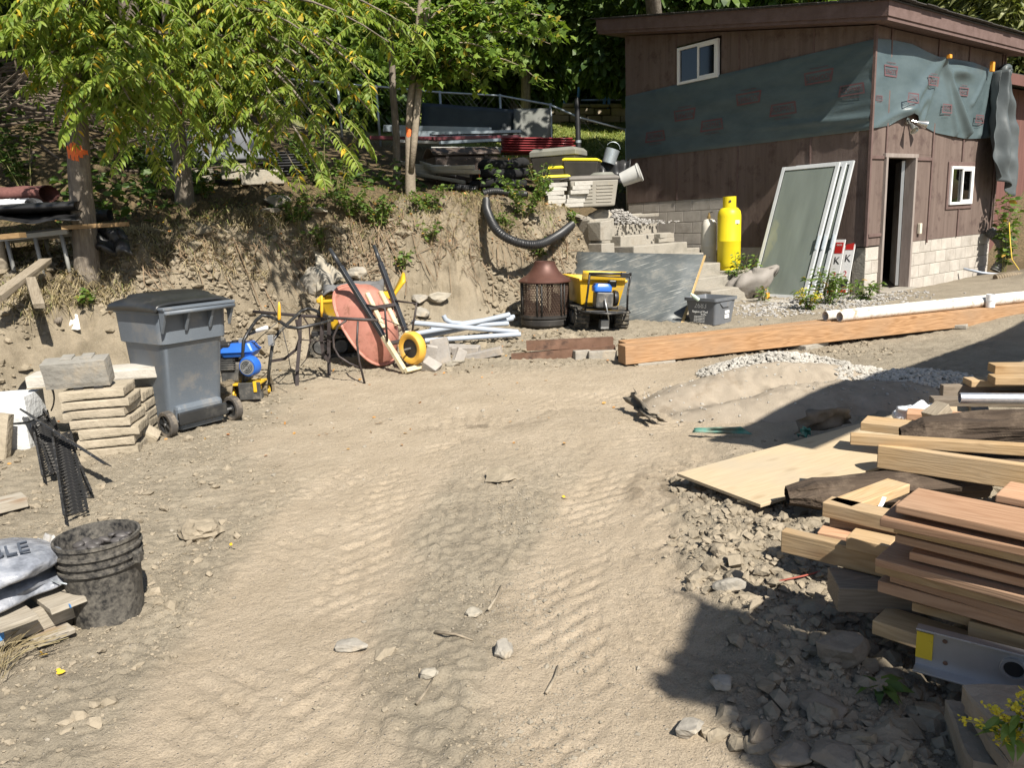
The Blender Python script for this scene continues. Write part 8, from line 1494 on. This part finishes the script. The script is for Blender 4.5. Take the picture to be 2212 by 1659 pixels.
# stones in the shade
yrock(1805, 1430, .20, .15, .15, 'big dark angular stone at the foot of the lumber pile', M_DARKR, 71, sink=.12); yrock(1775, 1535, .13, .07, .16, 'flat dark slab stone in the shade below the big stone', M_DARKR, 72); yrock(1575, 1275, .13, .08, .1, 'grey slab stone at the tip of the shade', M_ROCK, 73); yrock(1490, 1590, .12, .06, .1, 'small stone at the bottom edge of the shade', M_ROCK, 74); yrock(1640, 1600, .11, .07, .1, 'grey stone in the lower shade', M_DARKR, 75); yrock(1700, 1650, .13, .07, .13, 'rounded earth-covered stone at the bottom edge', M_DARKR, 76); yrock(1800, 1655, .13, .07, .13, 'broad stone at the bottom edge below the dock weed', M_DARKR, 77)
M_SHS = pm('stacked_wall_stone', (.20, .165, .125), (.32, .27, .21), scale=5, rough=.9, bump=.5)
for k, (px, py, z, w, d_, h, lb_) in enumerate(((2195, 1650, .0, .42, .3, .075, 'lowest long stone of the stack in the lower right corner'), (2190, 1600, .075, .40, .28, .075, 'second stone of the corner stack'), (2240, 1580, .15, .32, .26, .05, 'third stone of the corner stack, set back'), (2240, 1545, .195, .36, .26, .055, 'top rounded stone of the corner stack under the metal plank'))):
    p = Pz(px-115, py, max(0.02, z+h/2)); rough_slab('stone', T(Vector((p.x+w/2, p.y-.02, z+h/2-.02))) @ rotm(rz=R(-20+5*k)), (w, d_, h), M_SHS, lb_, 'stone', 'stones stacked in the lower right corner', seed=90+k, amp=.012)
tw = GP(1740, 1265); o = MB().tube([Vector((0, 0, .02)), Vector((.12, .02, .03)), Vector((.22, .06, .03)), Vector((.24, -.05, .02)), Vector((.34, -.1, .03)), Vector((.5, .0, .03))], .004, 5).build('twine', pm('red_twine', (.30, .07, .05), (.38, .11, .08), rough=.9), None, smooth=True, loc=tw-Vector((.12, 0, 0))); tag(o, 'loose strand of red twine on the shaded earth', 'twine')
# unseen slab added right of the picture to throw the straight-edged shade across the sand
el = math.tan(SUN_EL); hz_ = Vector((math.sin(SUN_A), -math.cos(SUN_A), 0))
def caster(px, py, h, z0=0): p = Pz(px, py, z0); return p+hz_*(h-z0)/el+Vector((0, 0, h-z0))
c1 = caster(1560, 925, 3.0, .1); c2 = caster(2060, 761, 3.0, 0); dd = (c2-c1); dd.z = 0; dd.normalize(); nn = Vector((dd.y, -dd.x, 0)); pr_ = empty('shade_roof', frame(c1, dd), 'unseen slab on posts added right of the picture to cast shade', 'roof')
sgn = 1 if (pr_.matrix_world.to_3x3() @ Vector((0, 1, 0))).dot(nn) > 0 else -1
box('shade_slab', (7.5, .62, .08), M_TRIM, pr_, (3.75, sgn*.31, 0), bev=.003)
for x_ in (3.5, 7.0): box('post', (.12, .12, 3.0), M_TRIM, pr_, (x_, sgn*.5, -1.54), bev=.003)

# balcony deck high behind the camera: unseen, added to shade the rubble below the lumber
def hx(px, py, h): p = Pz(px, py, 0)+hz_*h/el; return (p.x, p.y)
outl = [hx(1425, 1255, 1.6), hx(1500, 1300, 1.6), hx(1415, 1440, 1.6), hx(1640, 1640, 1.6)]; outl += [(outl[3][0]+.28, outl[3][1]-.45), (2.5, .2), (2.25, .62), (1.72, 1.16), (1.52, 1.36)]
rq = random.Random(5); o2 = []
for k in range(len(outl)):
    a, b = Vector(outl[k]), Vector(outl[(k+1) % len(outl)]); o2.append(tuple(a))
    if k in (1, 2, 3):
        n_ = int((b-a).length/.07)
        for j in range(1, n_): jt = rq.uniform(-.05, .05); p = a.lerp(b, j/n_); p2 = a.lerp(b, (j+.9)/n_); w_ = Vector((-(b-a).y, (b-a).x)).normalized(); o2 += [tuple(p+w_*jt), tuple(p2+w_*jt)]
outl = o2
hh_ = 4.2; sh_ = hz_*(hh_-1.6)/el; cb = Vector((2.5+sh_.x, .2+sh_.y, 0)); outl = [(x_+sh_.x-cb.x, y_+sh_.y-cb.y) for x_, y_ in outl]
sd0 = empty('occluder_deck', T(cb), 'plank balcony deck added unseen behind the camera to cast shade', 'occluder'); MB().prism(outl, .06).build('deck', M_BLO, sd0, loc=(0, 0, hh_-.06))
box('post', (.1, .1, hh_-.06), M_TRIM, sd0, (-.08, .06, (hh_-.06)/2), bev=.003)
